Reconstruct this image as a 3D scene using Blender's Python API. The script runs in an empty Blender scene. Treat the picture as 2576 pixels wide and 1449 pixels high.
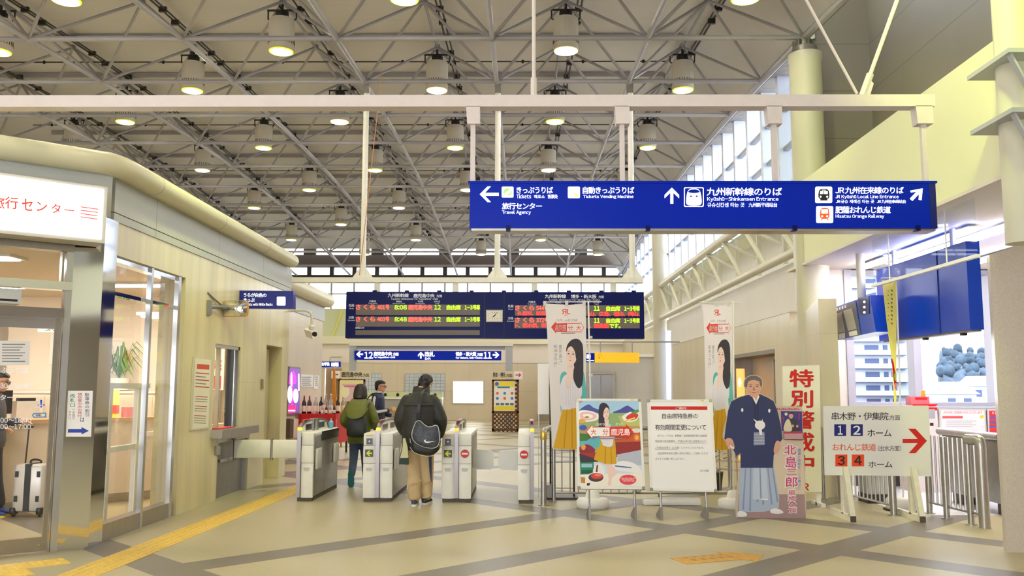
import bpy, math, random
from mathutils import Vector, Matrix
random.seed(7)
sc = bpy.context.scene
COL = sc.collection
V = Vector

# ------------------------------------------------------------------ camera, sky, exposure
FPX, PITCH, YAW, ROLL, EYE = 2224.0, 0.1122, 0.0105, 0.0024, 1.55
cam_d = bpy.data.cameras.new('camera')
cam = bpy.data.objects.new('camera', cam_d)
COL.objects.link(cam)
cam_d.sensor_width = 36.0
cam_d.lens = 36.0 * FPX / 2576.0
cam_d.clip_end = 600
cam.matrix_world = (Matrix.Translation((0, 0, EYE)) @ Matrix.Rotation(YAW, 4, 'Z') @
                    Matrix.Rotation(math.pi / 2 + PITCH, 4, 'X') @ Matrix.Rotation(ROLL, 4, 'Z'))
sc.camera = cam
sc.view_settings.view_transform = 'Standard'
sc.view_settings.look = 'None'
sc.view_settings.gamma = 1
sc.view_settings.use_curve_mapping = False
sc.view_settings.exposure = 0.64
sc.cycles.max_bounces = 7
sc.cycles.diffuse_bounces = 4
sc.cycles.glossy_bounces = 4
sc.cycles.transmission_bounces = 4
sc.cycles.transparent_max_bounces = 10
sc.cycles.sample_clamp_indirect = 6
sc.cycles.caustics_reflective = False
sc.cycles.caustics_refractive = False
sc.cycles.use_adaptive_sampling = True
sc.cycles.adaptive_threshold = 0.02
w = bpy.data.worlds.new('sky')
sc.world = w
w.use_nodes = True
nt = w.node_tree
bg = nt.nodes['Background']
SKY = 4.2
tc = nt.nodes.new('ShaderNodeTexCoord')
sep = nt.nodes.new('ShaderNodeSeparateXYZ')
rp = nt.nodes.new('ShaderNodeValToRGB')
rp.color_ramp.elements[0].position = 0.0
rp.color_ramp.elements[0].color = (0.90, 0.94, 1.0, 1)
rp.color_ramp.elements[1].position = 0.6
rp.color_ramp.elements[1].color = (0.72, 0.83, 1.0, 1)
nt.links.new(tc.outputs['Generated'], sep.inputs[0])
nt.links.new(sep.outputs['Z'], rp.inputs[0])
nt.links.new(rp.outputs[0], bg.inputs['Color'])
bg.inputs['Strength'].default_value = SKY
LAMP = 88.0          # radiance of the ceiling drum lamps

# yellow-green wall floodlights fixed to the roof frame (their housings are built with the ceiling lamps)
FLOODS = (((3.3, 6.0, 6.6), (4.6, 8.6, 4.6), 380, 1.2), ((-2.2, 8.6, 6.8), (-4.6, 11.6, 3.4), 330, 1.0), ((2.0, 8.8, 7.2), (4.7, 14.4, 5.2), 240, 0.9))
for i_, (p_, a_, e_, c_) in enumerate(FLOODS):
    ld = bpy.data.lights.new('floodlight_beam', 'SPOT')
    ld.energy = e_
    ld.color = (0.82, 1.0, 0.16)
    ld.spot_size = c_
    ld.spot_blend = 0.9
    ld.shadow_soft_size = 0.12
    lo = bpy.data.objects.new('floodlight_beam', ld)
    COL.objects.link(lo)
    lo.location = p_
    lo.rotation_euler = (V(a_) - V(p_)).to_track_quat('-Z', 'Y').to_euler()

# ------------------------------------------------------------------ pixel -> place helpers (for measuring the photograph)
def ray(px, py):
    u, v = px - 1288.0, py - 724.5
    c, s = math.cos(-ROLL), math.sin(-ROLL)
    u, v = c * u - s * v, s * u + c * v
    x, yc = u / FPX, -v / FPX
    cp, sp = math.cos(PITCH), math.sin(PITCH)
    y = cp - yc * sp
    z = sp + yc * cp
    return V((x * math.cos(YAW) - y * math.sin(YAW), x * math.sin(YAW) + y * math.cos(YAW), z))
CAMP = V((0, 0, EYE))
def atY(px, py, Y): r = ray(px, py); return CAMP + r * (Y / r.y)
def atX(px, py, X): r = ray(px, py); return CAMP + r * (X / r.x)
def atZ(px, py, Z=0.0): r = ray(px, py); return CAMP + r * ((Z - EYE) / r.z)
class Plane:
    """a real plane in the hall: maps photo pixels onto it"""
    def __init__(s, O, N, crop=(0, 0, 1.0)):
        s.O, s.N = V(O), V(N).normalized()
        s.c = crop
    def crop(s, x, y, k): return Plane(s.O, s.N, (x, y, k))
    def __call__(s, p, d=0.0):
        r = ray(s.c[0] + p[0] / s.c[2], s.c[1] + p[1] / s.c[2])
        t = (s.O - CAMP).dot(s.N) / r.dot(s.N)
        return CAMP + r * t + s.N * d
def PY(Y, crop=(0, 0, 1.0)): return Plane((0, Y, 0), (0, -1, 0), crop)
def PXL(X, crop=(0, 0, 1.0)): return Plane((X, 0, 0), (1 if X < 0 else -1, 0, 0), crop)
class Fr:
    """flat frame: origin, right, up"""
    def __init__(s, O, U, W=(0, 0, 1)):
        s.O, s.U, s.V = V(O), V(U).normalized(), V(W).normalized()
        s.N = s.U.cross(s.V)
    def __call__(s, p, d=0.0): return s.O + s.U * p[0] + s.V * p[1] + s.N * d

# ------------------------------------------------------------------ materials
def lin(c): return tuple(((x / 255.0) / 12.92 if x / 255.0 <= 0.04045 else ((x / 255.0 + 0.055) / 1.055) ** 2.4) for x in c[:3])
MATS = {}
def mat(name, rgb, rough=0.5, metal=0.0, emit=0.0, noise=0.0, nscale=30.0, ergb=None, bump=0.0, spec=0.5, trans=0.0, sheen=0.0):
    if name in MATS: return MATS[name]
    m = bpy.data.materials.new(name)
    m.use_nodes = True
    t = m.node_tree
    b = t.nodes['Principled BSDF']
    c = lin(rgb)
    b.inputs['Base Color'].default_value = (*c, 1)
    b.inputs['Roughness'].default_value = rough
    b.inputs['Metallic'].default_value = metal
    b.inputs['Specular IOR Level'].default_value = spec
    if trans: b.inputs['Transmission Weight'].default_value = trans
    if emit:
        b.inputs['Emission Color'].default_value = (*(lin(ergb) if ergb else c), 1)
        b.inputs['Emission Strength'].default_value = emit
    if noise or bump:
        tcn = t.nodes.new('ShaderNodeTexCoord')
        nz = t.nodes.new('ShaderNodeTexNoise')
        nz.inputs['Scale'].default_value = nscale
        nz.inputs['Detail'].default_value = 4
        t.links.new(tcn.outputs['Object'], nz.inputs['Vector'])
        if noise:
            r = t.nodes.new('ShaderNodeValToRGB')
            r.color_ramp.elements[0].position = 0.3
            r.color_ramp.elements[1].position = 0.7
            r.color_ramp.elements[0].color = (*[max(0, x * (1 - noise)) for x in c], 1)
            r.color_ramp.elements[1].color = (*[min(1, x * (1 + noise)) for x in c], 1)
            t.links.new(nz.outputs['Fac'], r.inputs[0])
            t.links.new(r.outputs[0], b.inputs['Base Color'])
        if bump:
            bp = t.nodes.new('ShaderNodeBump')
            bp.inputs['Strength'].default_value = bump
            t.links.new(nz.outputs['Fac'], bp.inputs['Height'])
            t.links.new(bp.outputs[0], b.inputs['Normal'])
    MATS[name] = m
    return m
def glassmat(name, tint=(255, 255, 255), refl=0.12):
    if name in MATS: return MATS[name]
    m = bpy.data.materials.new(name)
    m.use_nodes = True
    t = m.node_tree
    t.nodes.clear()
    o = t.nodes.new('ShaderNodeOutputMaterial')
    mx = t.nodes.new('ShaderNodeMixShader')
    tr = t.nodes.new('ShaderNodeBsdfTransparent')
    gl = t.nodes.new('ShaderNodeBsdfGlossy')
    fr = t.nodes.new('ShaderNodeLayerWeight')
    fr.inputs['Blend'].default_value = 0.5
    pw = t.nodes.new('ShaderNodeMath'); pw.operation = 'POWER'; pw.inputs[1].default_value = 5
    t.links.new(fr.outputs['Facing'], pw.inputs[0])
    ma = t.nodes.new('ShaderNodeMath'); ma.operation = 'MULTIPLY_ADD'; ma.inputs[1].default_value = refl * 4; ma.inputs[2].default_value = refl * .4
    t.links.new(pw.outputs[0], ma.inputs[0])
    tr.inputs['Color'].default_value = (*lin(tint), 1)
    gl.inputs['Roughness'].default_value = 0.02
    t.links.new(ma.outputs[0], mx.inputs[0])
    t.links.new(tr.outputs[0], mx.inputs[1])
    t.links.new(gl.outputs[0], mx.inputs[2])
    t.links.new(mx.outputs[0], o.inputs[0])
    MATS[name] = m
    return m

def cloth(name, rgb, tr=0.45):
    if name in MATS: return MATS[name]
    m = bpy.data.materials.new(name)
    m.use_nodes = True
    t = m.node_tree
    t.nodes.clear()
    o, mx, d, q = [t.nodes.new(x) for x in ('ShaderNodeOutputMaterial', 'ShaderNodeMixShader', 'ShaderNodeBsdfDiffuse', 'ShaderNodeBsdfTranslucent')]
    for x in (d, q): x.inputs['Color'].default_value = (*lin(rgb), 1)
    mx.inputs[0].default_value = tr
    t.links.new(d.outputs[0], mx.inputs[1]); t.links.new(q.outputs[0], mx.inputs[2]); t.links.new(mx.outputs[0], o.inputs[0])
    MATS[name] = m
    return m
def node_math(t, op, a, b=None, c=None):
    n = t.nodes.new('ShaderNodeMath')
    n.operation = op
    for i, x in enumerate((a, b, c)):
        if x is None: continue
        if isinstance(x, (int, float)): n.inputs[i].default_value = x
        else: t.links.new(x, n.inputs[i])
    return n.outputs[0]
def mixrgb(t, fac, a, b):
    n = t.nodes.new('ShaderNodeMix')
    n.data_type = 'RGBA'
    if isinstance(fac, (int, float)): n.inputs[0].default_value = fac
    else: t.links.new(fac, n.inputs[0])
    for i, x in ((6, a), (7, b)):
        if isinstance(x, tuple): n.inputs[i].default_value = (*x, 1)
        else: t.links.new(x, n.inputs[i])
    return n.outputs[2]
def grooved(name, rgb, rough, axes, noise=0.06, nscale=6, dark=0.55, width=0.008, spec=0.5, streak=None):
    """cladding with thin joints; axes = list of (axis index, spacing, offset) on object = world coordinates"""
    if name in MATS: return MATS[name]
    m = bpy.data.materials.new(name)
    m.use_nodes = True
    t = m.node_tree
    b = t.nodes['Principled BSDF']
    b.inputs['Roughness'].default_value = rough
    b.inputs['Specular IOR Level'].default_value = spec
    g = t.nodes.new('ShaderNodeNewGeometry')
    s = t.nodes.new('ShaderNodeSeparateXYZ')
    t.links.new(g.outputs['Position'], s.inputs[0])
    mask = None
    for ax, sp_, off in axes:
        x = node_math(t, 'ADD', s.outputs[ax], off + 100 * sp_)
        x = node_math(t, 'MODULO', x, sp_)
        k = node_math(t, 'LESS_THAN', x, width)
        mask = k if mask is None else node_math(t, 'MAXIMUM', mask, k)
    nz = t.nodes.new('ShaderNodeTexNoise')
    nz.inputs['Scale'].default_value = nscale
    nz.inputs['Detail'].default_value = 6
    vec = g.outputs['Position']
    if streak:
        mp = t.nodes.new('ShaderNodeMapping')
        mp.inputs['Scale'].default_value = streak
        t.links.new(vec, mp.inputs['Vector'])
        vec = mp.outputs[0]
    t.links.new(vec, nz.inputs['Vector'])
    c = lin(rgb)
    r = t.nodes.new('ShaderNodeValToRGB')
    r.color_ramp.elements[0].position = 0.32
    r.color_ramp.elements[1].position = 0.68
    r.color_ramp.elements[0].color = (*[x * (1 - noise) for x in c], 1)
    r.color_ramp.elements[1].color = (*[min(1, x * (1 + noise)) for x in c], 1)
    t.links.new(nz.outputs['Fac'], r.inputs[0])
    if mask is not None:
        out = mixrgb(t, mask, r.outputs[0], tuple(x * dark for x in c))
    else: out = r.outputs[0]
    t.links.new(out, b.inputs['Base Color'])
    MATS[name] = m
    return m

# ------------------------------------------------------------------ mesh builder
def crv(pts, n=6, closed=True):
    """Catmull-Rom through points"""
    out = []
    L = len(pts)
    P = [V((*p, 0)) if len(p) == 2 else V(p) for p in pts]
    rng = range(L) if closed else range(L - 1)
    for i in rng:
        if closed: a, b, c, d = P[i - 1], P[i], P[(i + 1) % L], P[(i + 2) % L]
        else: a, b, c, d = P[max(i - 1, 0)], P[i], P[i + 1], P[min(i + 2, L - 1)]
        for k in range(n):
            t = k / n
            q = 0.5 * ((2 * b) + (c - a) * t + (2 * a - 5 * b + 4 * c - d) * t * t + (3 * b - a - 3 * c + d) * t ** 3)
            out.append(q if len(pts[0]) == 3 else (q.x, q.y))
    if not closed: out.append(P[-1] if len(pts[0]) == 3 else (P[-1].x, P[-1].y))
    return out
_TX = {}
def glyph1(ch):
    if ch not in _TX:
        c = bpy.data.curves.new('t', 'FONT')
        c.body = ch
        c.size = 1
        c.resolution_u = 2
        o = bpy.data.objects.new('t', c)
        m = bpy.data.meshes.new_from_object(o)
        _TX[ch] = ([tuple(v.co[:2]) for v in m.vertices], [tuple(p.vertices) for p in m.polygons])
        bpy.data.objects.remove(o)
        bpy.data.curves.remove(c)
        bpy.data.meshes.remove(m)
    return _TX[ch]
def glyphs(s):
    """one line, set glyph by glyph so that Latin letters and digits match the kanji"""
    key = '@' + s
    if key in _TX: return _TX[key]
    V_, F_, x = [], [], 0.0
    for ch in s:
        if ch == ' ': x += .3; continue
        if ch == '\u3000': x += .92; continue
        base, mac = {'ū': ('u', 1), 'ō': ('o', 1), 'Ō': ('O', 1)}.get(ch, (ch, 0))
        narrow = 33 <= ord(base) <= 126
        vs, fs = glyph1(chr(ord(base) + 0xFEE0) if narrow else base)
        o = len(V_)
        if narrow:
            a0, a1 = min(v[0] for v in vs), max(v[0] for v in vs)
            V_ += [(v[0] - a0 + x, v[1]) for v in vs]
            F_ += [tuple(o + i for i in f) for f in fs]
            if mac:
                k = len(V_)
                y = max(v[1] for v in vs) + .07
                V_ += [(x + .04, y), (x + a1 - a0 - .04, y), (x + a1 - a0 - .04, y + .07), (x + .04, y + .07)]
                F_.append((k, k + 1, k + 2, k + 3))
            x += a1 - a0 + .085
        else:
            V_ += [(v[0] + x, v[1]) for v in vs]
            F_ += [tuple(o + i for i in f) for f in fs]
            x += .92
    _TX[key] = (V_, F_)
    return _TX[key]
class MB:
    def __init__(s): s.v, s.f, s.mi, s.mats, s.seq, s.grp, s.fg, s.gname = [], [], [], [], 0, 0, [], ['pictogram']
    def newgrp(s, nm):
        if s.fg and s.fg[-1] == s.grp or s.gname[-1] != nm: s.gname.append(nm); s.grp = len(s.gname) - 1
    def _m(s, m):
        if m not in s.mats: s.mats.append(m)
        return s.mats.index(m)
    def add(s, vs, fs, m):
        o = len(s.v)
        k = s._m(m)
        s.v += [V(x) for x in vs]
        for f in fs:
            s.f.append(tuple(o + i for i in f))
            s.mi.append(k)
            s.fg.append(s.grp)
    def hexa(s, b, t, m):
        s.add(list(b) + list(t), [(3, 2, 1, 0), (4, 5, 6, 7), (0, 1, 5, 4), (1, 2, 6, 5), (2, 3, 7, 6), (3, 0, 4, 7)], m)
    def box(s, x0, x1, y0, y1, z0, z1, m):
        s.hexa([(x0, y0, z0), (x1, y0, z0), (x1, y1, z0), (x0, y1, z0)], [(x0, y0, z1), (x1, y0, z1), (x1, y1, z1), (x0, y1, z1)], m)
    def obox(s, c, a, b, h, m):
        """box: centre, three half-axis vectors"""
        c, a, b, h = V(c), V(a), V(b), V(h)
        s.hexa([c - a - b - h, c + a - b - h, c + a + b - h, c - a + b - h], [c - a - b + h, c + a - b + h, c + a + b + h, c - a + b + h], m)
    def rbox(s, x0, x1, y0, y1, z0, z1, m, r=0.02, n=3):
        """box with rounded vertical edges and softened rims"""
        r = min(r, (x1 - x0) / 2.01, (y1 - y0) / 2.01, (z1 - z0) / 2.01)
        def ring(ins, z):
            pts = []
            for cx, cy, a0 in ((x1 - r, y1 - r, 0), (x0 + r, y1 - r, 90), (x0 + r, y0 + r, 180), (x1 - r, y0 + r, 270)):
                for k in range(n + 1):
                    a = math.radians(a0 + 90 * k / n)
                    pts.append((cx + (r - ins) * math.cos(a), cy + (r - ins) * math.sin(a), z))
            return pts
        e = r * 0.6
        s.loft([ring(e, z0), ring(e * .3, z0 + e * .3), ring(0, z0 + e), ring(0, z1 - e), ring(e * .3, z1 - e * .3), ring(e, z1)], m)
    def loft(s, rings, m, cap=True, close=True):
        n = len(rings[0])
        vs = [p for r in rings for p in r]
        fs = []
        for i in range(len(rings) - 1):
            for j in range(n if close else n - 1):
                k = (j + 1) % n
                fs.append((i * n + j, i * n + k, (i + 1) * n + k, (i + 1) * n + j))
        if cap and close:
            fs.append(tuple(range(n - 1, -1, -1)))
            fs.append(tuple((len(rings) - 1) * n + j for j in range(n)))
        s.add(vs, fs, m)
    def tube(s, pts, r, m, n=8, cap=True):
        P = [V(p) for p in pts]
        R = r if isinstance(r, (list, tuple)) else [r] * len(P)
        rings = []
        up = V((0, 0, 1))
        d0 = (P[1] - P[0]).normalized()
        if abs(d0.dot(up)) > 0.95: up = V((1, 0, 0))
        u = d0.cross(up).normalized()
        for i, p in enumerate(P):
            a = P[max(i - 1, 0)]
            b = P[min(i + 1, len(P) - 1)]
            d = (b - a).normalized()
            u = (u - d * u.dot(d))
            if u.length < 1e-6: u = d.orthogonal()
            u.normalize()
            w_ = d.cross(u)
            rings.append([p + (u * math.cos(2 * math.pi * k / n) + w_ * math.sin(2 * math.pi * k / n)) * R[i] for k in range(n)])
        s.loft(rings, m, cap)
    def cyl(s, p0, p1, r, m, n=16, r1=None): s.tube([p0, p1], [r, r if r1 is None else r1], m, n)
    def limb(s, pts, radii, m, n=12, k=4):
        """tapered smooth limb with rounded ends"""
        P = crv([tuple(p) for p in pts], k, closed=False)
        R = []
        L = len(pts) - 1
        for i in range(len(P)):
            t = i / k
            a = min(int(t), L - 1)
            R.append(radii[a] + (radii[a + 1] - radii[a]) * (t - a))
        d0 = (P[0] - P[1]).normalized()
        d1 = (P[-1] - P[-2]).normalized()
        a, b = R[0], R[-1]
        P = [P[0] + d0 * a * .9, P[0] + d0 * a * .6] + P + [P[-1] + d1 * b * .6, P[-1] + d1 * b * .9]
        R = [a * .35, a * .8] + R + [b * .8, b * .35]
        s.tube(P, R, m, n)
    def lathe(s, c, prof, m, n=24, ax=None):
        """prof: (radius, height)"""
        c = V(c)
        A = V(ax) if ax else V((0, 0, 1))
        A.normalize()
        u = A.orthogonal().normalized()
        w_ = A.cross(u)
        s.loft([[c + A * z + (u * math.cos(2 * math.pi * k / n) + w_ * math.sin(2 * math.pi * k / n)) * max(r, 1e-4) for k in range(n)] for r, z in prof], m)
    def blob(s, c, rx, ry, rz, m, n=12, rows=7):
        c = V(c)
        s.loft([[c + V((rx * math.cos(a) * math.cos(2 * math.pi * k / n), ry * math.cos(a) * math.sin(2 * math.pi * k / n), rz * math.sin(a))) for k in range(n)]
                for a in [math.radians(-88 + 176 * i / (rows - 1)) for i in range(rows)]], m)
    def prism(s, pts, vec, m):
        """polygon (3-D points) given thickness along vec"""
        n = len(pts)
        P = [V(p) for p in pts]
        vec = V(vec)
        fs = [tuple(range(n)), tuple(range(2 * n - 1, n - 1, -1))] + [((j + 1) % n, j, n + j, n + (j + 1) % n) for j in range(n)]
        s.add(P + [p + vec for p in P], fs, m)
    def poly(s, pts, m): s.add(pts, [tuple(range(len(pts)))], m)
    def shape(s, pl, pts, m, d=0.001):
        if s.gname[s.grp] != 'pictogram' and not s.gname[s.grp].startswith('!'): s.newgrp('pictogram')
        s.seq += 1
        s.poly([pl(p, d + s.seq * 2e-5) for p in pts], m)
    def rect(s, pl, x0, y0, x1, y1, m, d=0.001): s.shape(pl, [(x0, y0), (x1, y0), (x1, y1), (x0, y1)], m, d)
    def oval(s, pl, cx, cy, rx, ry, m, d=0.001, n=20): s.shape(pl, [(cx + rx * math.cos(2 * math.pi * k / n), cy + ry * math.sin(2 * math.pi * k / n)) for k in range(n)], m, d)
    def rrect(s, pl, x0, y0, x1, y1, r, m, d=0.001):
        pts = []
        for cx, cy, a0 in ((x1 - r, y1 - r, 0), (x0 + r, y1 - r, 90), (x0 + r, y0 + r, 180), (x1 - r, y0 + r, 270)):
            for k in range(5):
                a = math.radians(a0 + 22.5 * k)
                pts.append((cx + r * math.cos(a), cy + r * math.sin(a)))
        s.shape(pl, pts, m, d)
    def text(s, pl, t, box, m, bold=0.0, d=0.0015, mirror=False, sh=0.0, vertical=False):
        """lettering fitted into box (x0,y0 = first-line top-left, x1,y1 = bottom-right) on plane pl; sh = drop of baseline towards the end"""
        x0, y0, x1, y1 = box
        if vertical:
            n = len(t)
            s.newgrp('lettering')
            ch_h, cw = (y1 - y0) / n, x1 - x0
            for i, ch in enumerate(t):
                if ch == ' ': continue
                vs, fs = glyph1(ch)
                off = .5 if ch in '、。' else 0
                wt = bold * .5
                for q, (ex, ey) in enumerate(((0, 0),) + (((wt, 0), (-wt, 0)) if bold > 0 else ())):
                    s.add([pl((x0 + cw * (1 - u if mirror else u), y0 + ch_h * (i + 1 - (gy + off + .12 + ey) / 1.02)), d + .00008 * q) for u, gy in [((v[0] + off + ex) / .93, v[1]) for v in vs]], fs, m)
            return
        vs, fs = glyphs(t)
        if not vs: return
        s.newgrp('lettering')
        a0, a1 = min(v[0] for v in vs), max(v[0] for v in vs)
        b0, b1 = min(v[1] for v in vs), max(v[1] for v in vs)
        out = []
        for a, b in vs:
            u = (a - a0) / (a1 - a0 or 1)
            if mirror: u = 1 - u
            q = (b - b0) / (b1 - b0 or 1)
            out.append(pl((x0 + (x1 - x0) * u, y1 + (y0 - y1) * q + sh * u), d))
        s.add(out, fs, m)
        if bold > 0:                       # heavier weight: the same strokes laid again, shifted a little
            w_ = bold * .5 * abs(x1 - x0) / (a1 - a0 or 1)
            h_ = bold * .5 * abs(y1 - y0) / (b1 - b0 or 1)
            for i, (ex, ey) in enumerate(((w_, 0), (-w_, 0), (0, h_), (0, -h_))):
                o2 = []
                for a, b in vs:
                    u = (a - a0) / (a1 - a0 or 1)
                    if mirror: u = 1 - u
                    q = (b - b0) / (b1 - b0 or 1)
                    o2.append(pl((x0 + (x1 - x0) * u + ex, y1 + (y0 - y1) * q + sh * u + ey), d + .00008 * (i + 1)))
                s.add(o2, fs, m)
    def arrow(s, pl, cx, cy, L, W, t, ang, m, d=0.0015):
        """open-head arrow (stroke t) pointing along ang degrees (picture sense, y down)"""
        s.newgrp('!arrow')
        ca, sa = math.cos(math.radians(ang)), math.sin(math.radians(ang))
        def R(p): return (cx + p[0] * ca - p[1] * sa, cy + p[0] * sa + p[1] * ca)
        h, w2 = L / 2, W / 2
        k = t * 1.25
        s.shape(pl, [R(p) for p in [(-h, -t / 2), (h - k, -t / 2), (h - k, t / 2), (-h, t / 2)]], m, d)
        s.shape(pl, [R(p) for p in [(h, 0), (h - w2, -w2), (h - w2 - k * .9, -w2), (h - k * 1.0, 0), (h - w2 - k * .9, w2), (h - w2, w2)]], m, d)
        s.newgrp('pictogram')

ORG = {}
def wpos(o): return ORG.get(o.name, V((0, 0, 0)))
def meta(o, label=None, cat=None, group=None, kind=None):
    if label: o['label'] = label
    if cat: o['category'] = cat
    if group: o['group'] = group
    if kind: o['kind'] = kind
    return o
def thing(name, label, cat, loc, group=None, rz=0.0, kind=None):
    o = bpy.data.objects.new(name, None)
    o.empty_display_size = 0.1
    COL.objects.link(o)
    o.location = loc
    o.rotation_euler = (0, 0, rz)
    ORG[o.name] = V(loc)
    return meta(o, label, cat, group, kind)
def build(m, name, parent=None, local=False, label=None, smooth=True, ang=0.7, remesh=0, sm=0, flatpoly=False):
    me = bpy.data.meshes.new(name)
    if parent is not None: org = V((0, 0, 0)) if local else wpos(parent)
    elif local: org = V((0, 0, 0))
    else:
        xs = [p.x for p in m.v]; ys = [p.y for p in m.v]; zs = [p.z for p in m.v]
        org = V(((min(xs) + max(xs)) / 2, (min(ys) + max(ys)) / 2, min(zs)))
    me.from_pydata([p - org for p in m.v], [], m.f)
    for x in m.mats: me.materials.append(x)
    me.polygons.foreach_set('material_index', m.mi)
    me.update()
    if smooth:
        me.polygons.foreach_set('use_smooth', [True] * len(me.polygons))
        me.set_sharp_from_angle(angle=ang)
    o = bpy.data.objects.new(name, me)
    COL.objects.link(o)
    if parent is None:
        o.location = org
        ORG[o.name] = org
    else:
        o.parent = parent
        ORG[o.name] = wpos(parent) if not local else V((0, 0, 0))
    if remesh:
        md = o.modifiers.new('remesh', 'REMESH')
        md.mode = 'VOXEL'
        md.voxel_size = remesh
        md.use_smooth_shade = True
        if sm:
            s2 = o.modifiers.new('smooth', 'SMOOTH')
            s2.iterations = sm
            s2.factor = 0.5
    if label: o['label'] = label
    return o
def build_split(m, parent):
    """every line of lettering, arrow and pictogram becomes a part of its own"""
    for g in range(len(m.gname)):
        fi = [i for i, q in enumerate(m.fg) if q == g]
        if not fi: continue
        q = MB()
        used = sorted({v for i in fi for v in m.f[i]})
        ix = {v: k for k, v in enumerate(used)}
        q.v = [m.v[v] for v in used]
        for i in fi:
            q.f.append(tuple(ix[v] for v in m.f[i])); q.mi.append(q._m(m.mats[m.mi[i]])); q.fg.append(0)
        build(q, m.gname[g].strip('!'), parent, smooth=False)
def struct(m, name, label=None, **k): return meta(build(m, name, **k), label, None, None, 'structure')
def copy_tree(o, parent=None):
    c = o.copy()
    COL.objects.link(c)
    if parent is not None: c.parent = parent
    for ch in list(o.children): copy_tree(ch, c)
    return c

# ------------------------------------------------------------------ palette
WHITE = mat('white_paint', (236, 234, 226), 0.45, noise=0.03, nscale=8)
CREAM = mat('cream_enamel', (242, 239, 228), 0.35, noise=0.03, nscale=9)
STEEL = mat('brushed_steel', (176, 172, 166), 0.32, 0.9, noise=0.06, nscale=14)
CHROME = mat('polished_chrome', (220, 220, 222), 0.06, 1.0)
FRAMEM = mat('polished_frame', (206, 206, 208), 0.2, 0.75)
DSTEEL = mat('dull_steel', (150, 146, 140), 0.42, 0.7, noise=0.07, nscale=12)
BLUE = mat('sign_blue', (0, 36, 160), 0.3, emit=0.14, ergb=(0, 16, 160), spec=0.15)
NAVY = mat('board_navy', (10, 20, 88), 0.35, spec=0.15)
BLUEP = mat('blue_panel', (16, 74, 214), 0.25)
LETTER = mat('lit_white_lettering', (255, 255, 255), 0.4, emit=0.9)
LETTERD = mat('pale_lettering', (214, 216, 222), 0.5, emit=0.25)
BLACK = mat('black_plastic', (26, 25, 26), 0.4)
DARK = mat('dark_metal', (58, 52, 46), 0.45, 0.3)
RED = mat('sign_red', (206, 22, 24), 0.4)
REDL = mat('red_diode', (255, 60, 50), 0.5, emit=1.5, ergb=(255, 40, 40))
REDC = mat('red_diode_core', (255, 110, 100), 0.5, emit=1.3, ergb=(255, 70, 62))
GREENL = mat('green_diode', (190, 255, 40), 0.5, emit=0.9, ergb=(170, 255, 10))
LEDBACK = mat('diode_panel_grey', (112, 102, 96), 0.5)
PAPER = mat('paper_white', (244, 240, 238), 0.6)
INK = mat('ink_black', (36, 34, 34), 0.6)
GREYTX = mat('ink_grey', (140, 136, 134), 0.6)
ORANGE = mat('sign_orange', (238, 84, 24), 0.45)
YELLOW = mat('tactile_yellow', (236, 200, 92), 0.55, noise=0.1, nscale=30)
GREYP = mat('grey_paint', (176, 178, 184), 0.4, noise=0.03, nscale=6)
STEELP = mat('truss_grey_paint', (156, 152, 156), 0.45, noise=0.05, nscale=5)
GLASS = glassmat('window_glass')

# ================================================================== THE SETTING
M_ = 2.6
def Yk(k): return 5.47 * M_ + M_ * k
def Xj(j): return (-3.189 + j) * M_
def Zk(k): return EYE + M_ * (2.415 - (0.0082 if k < 4.7 else 0.0098) * (k - 4.7) ** 2)
RISE = 0.44 * M_
def proj(p):
    x, y, z = p[0], p[1], p[2] - EYE
    a = x * math.cos(YAW) + y * math.sin(YAW)
    b = -x * math.sin(YAW) + y * math.cos(YAW)
    cp, sp = math.cos(PITCH), math.sin(PITCH)
    zc = b * cp + z * sp
    yc = -b * sp + z * cp
    return (1288 + FPX * a / zc, 724.5 - FPX * yc / zc) if zc > 0.05 else (1e6, 1e6)
def seen(p, mx=160, my=160):
    x, y = proj(p)
    return -mx < x < 2576 + mx and -my < y < 1449 + my

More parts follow.
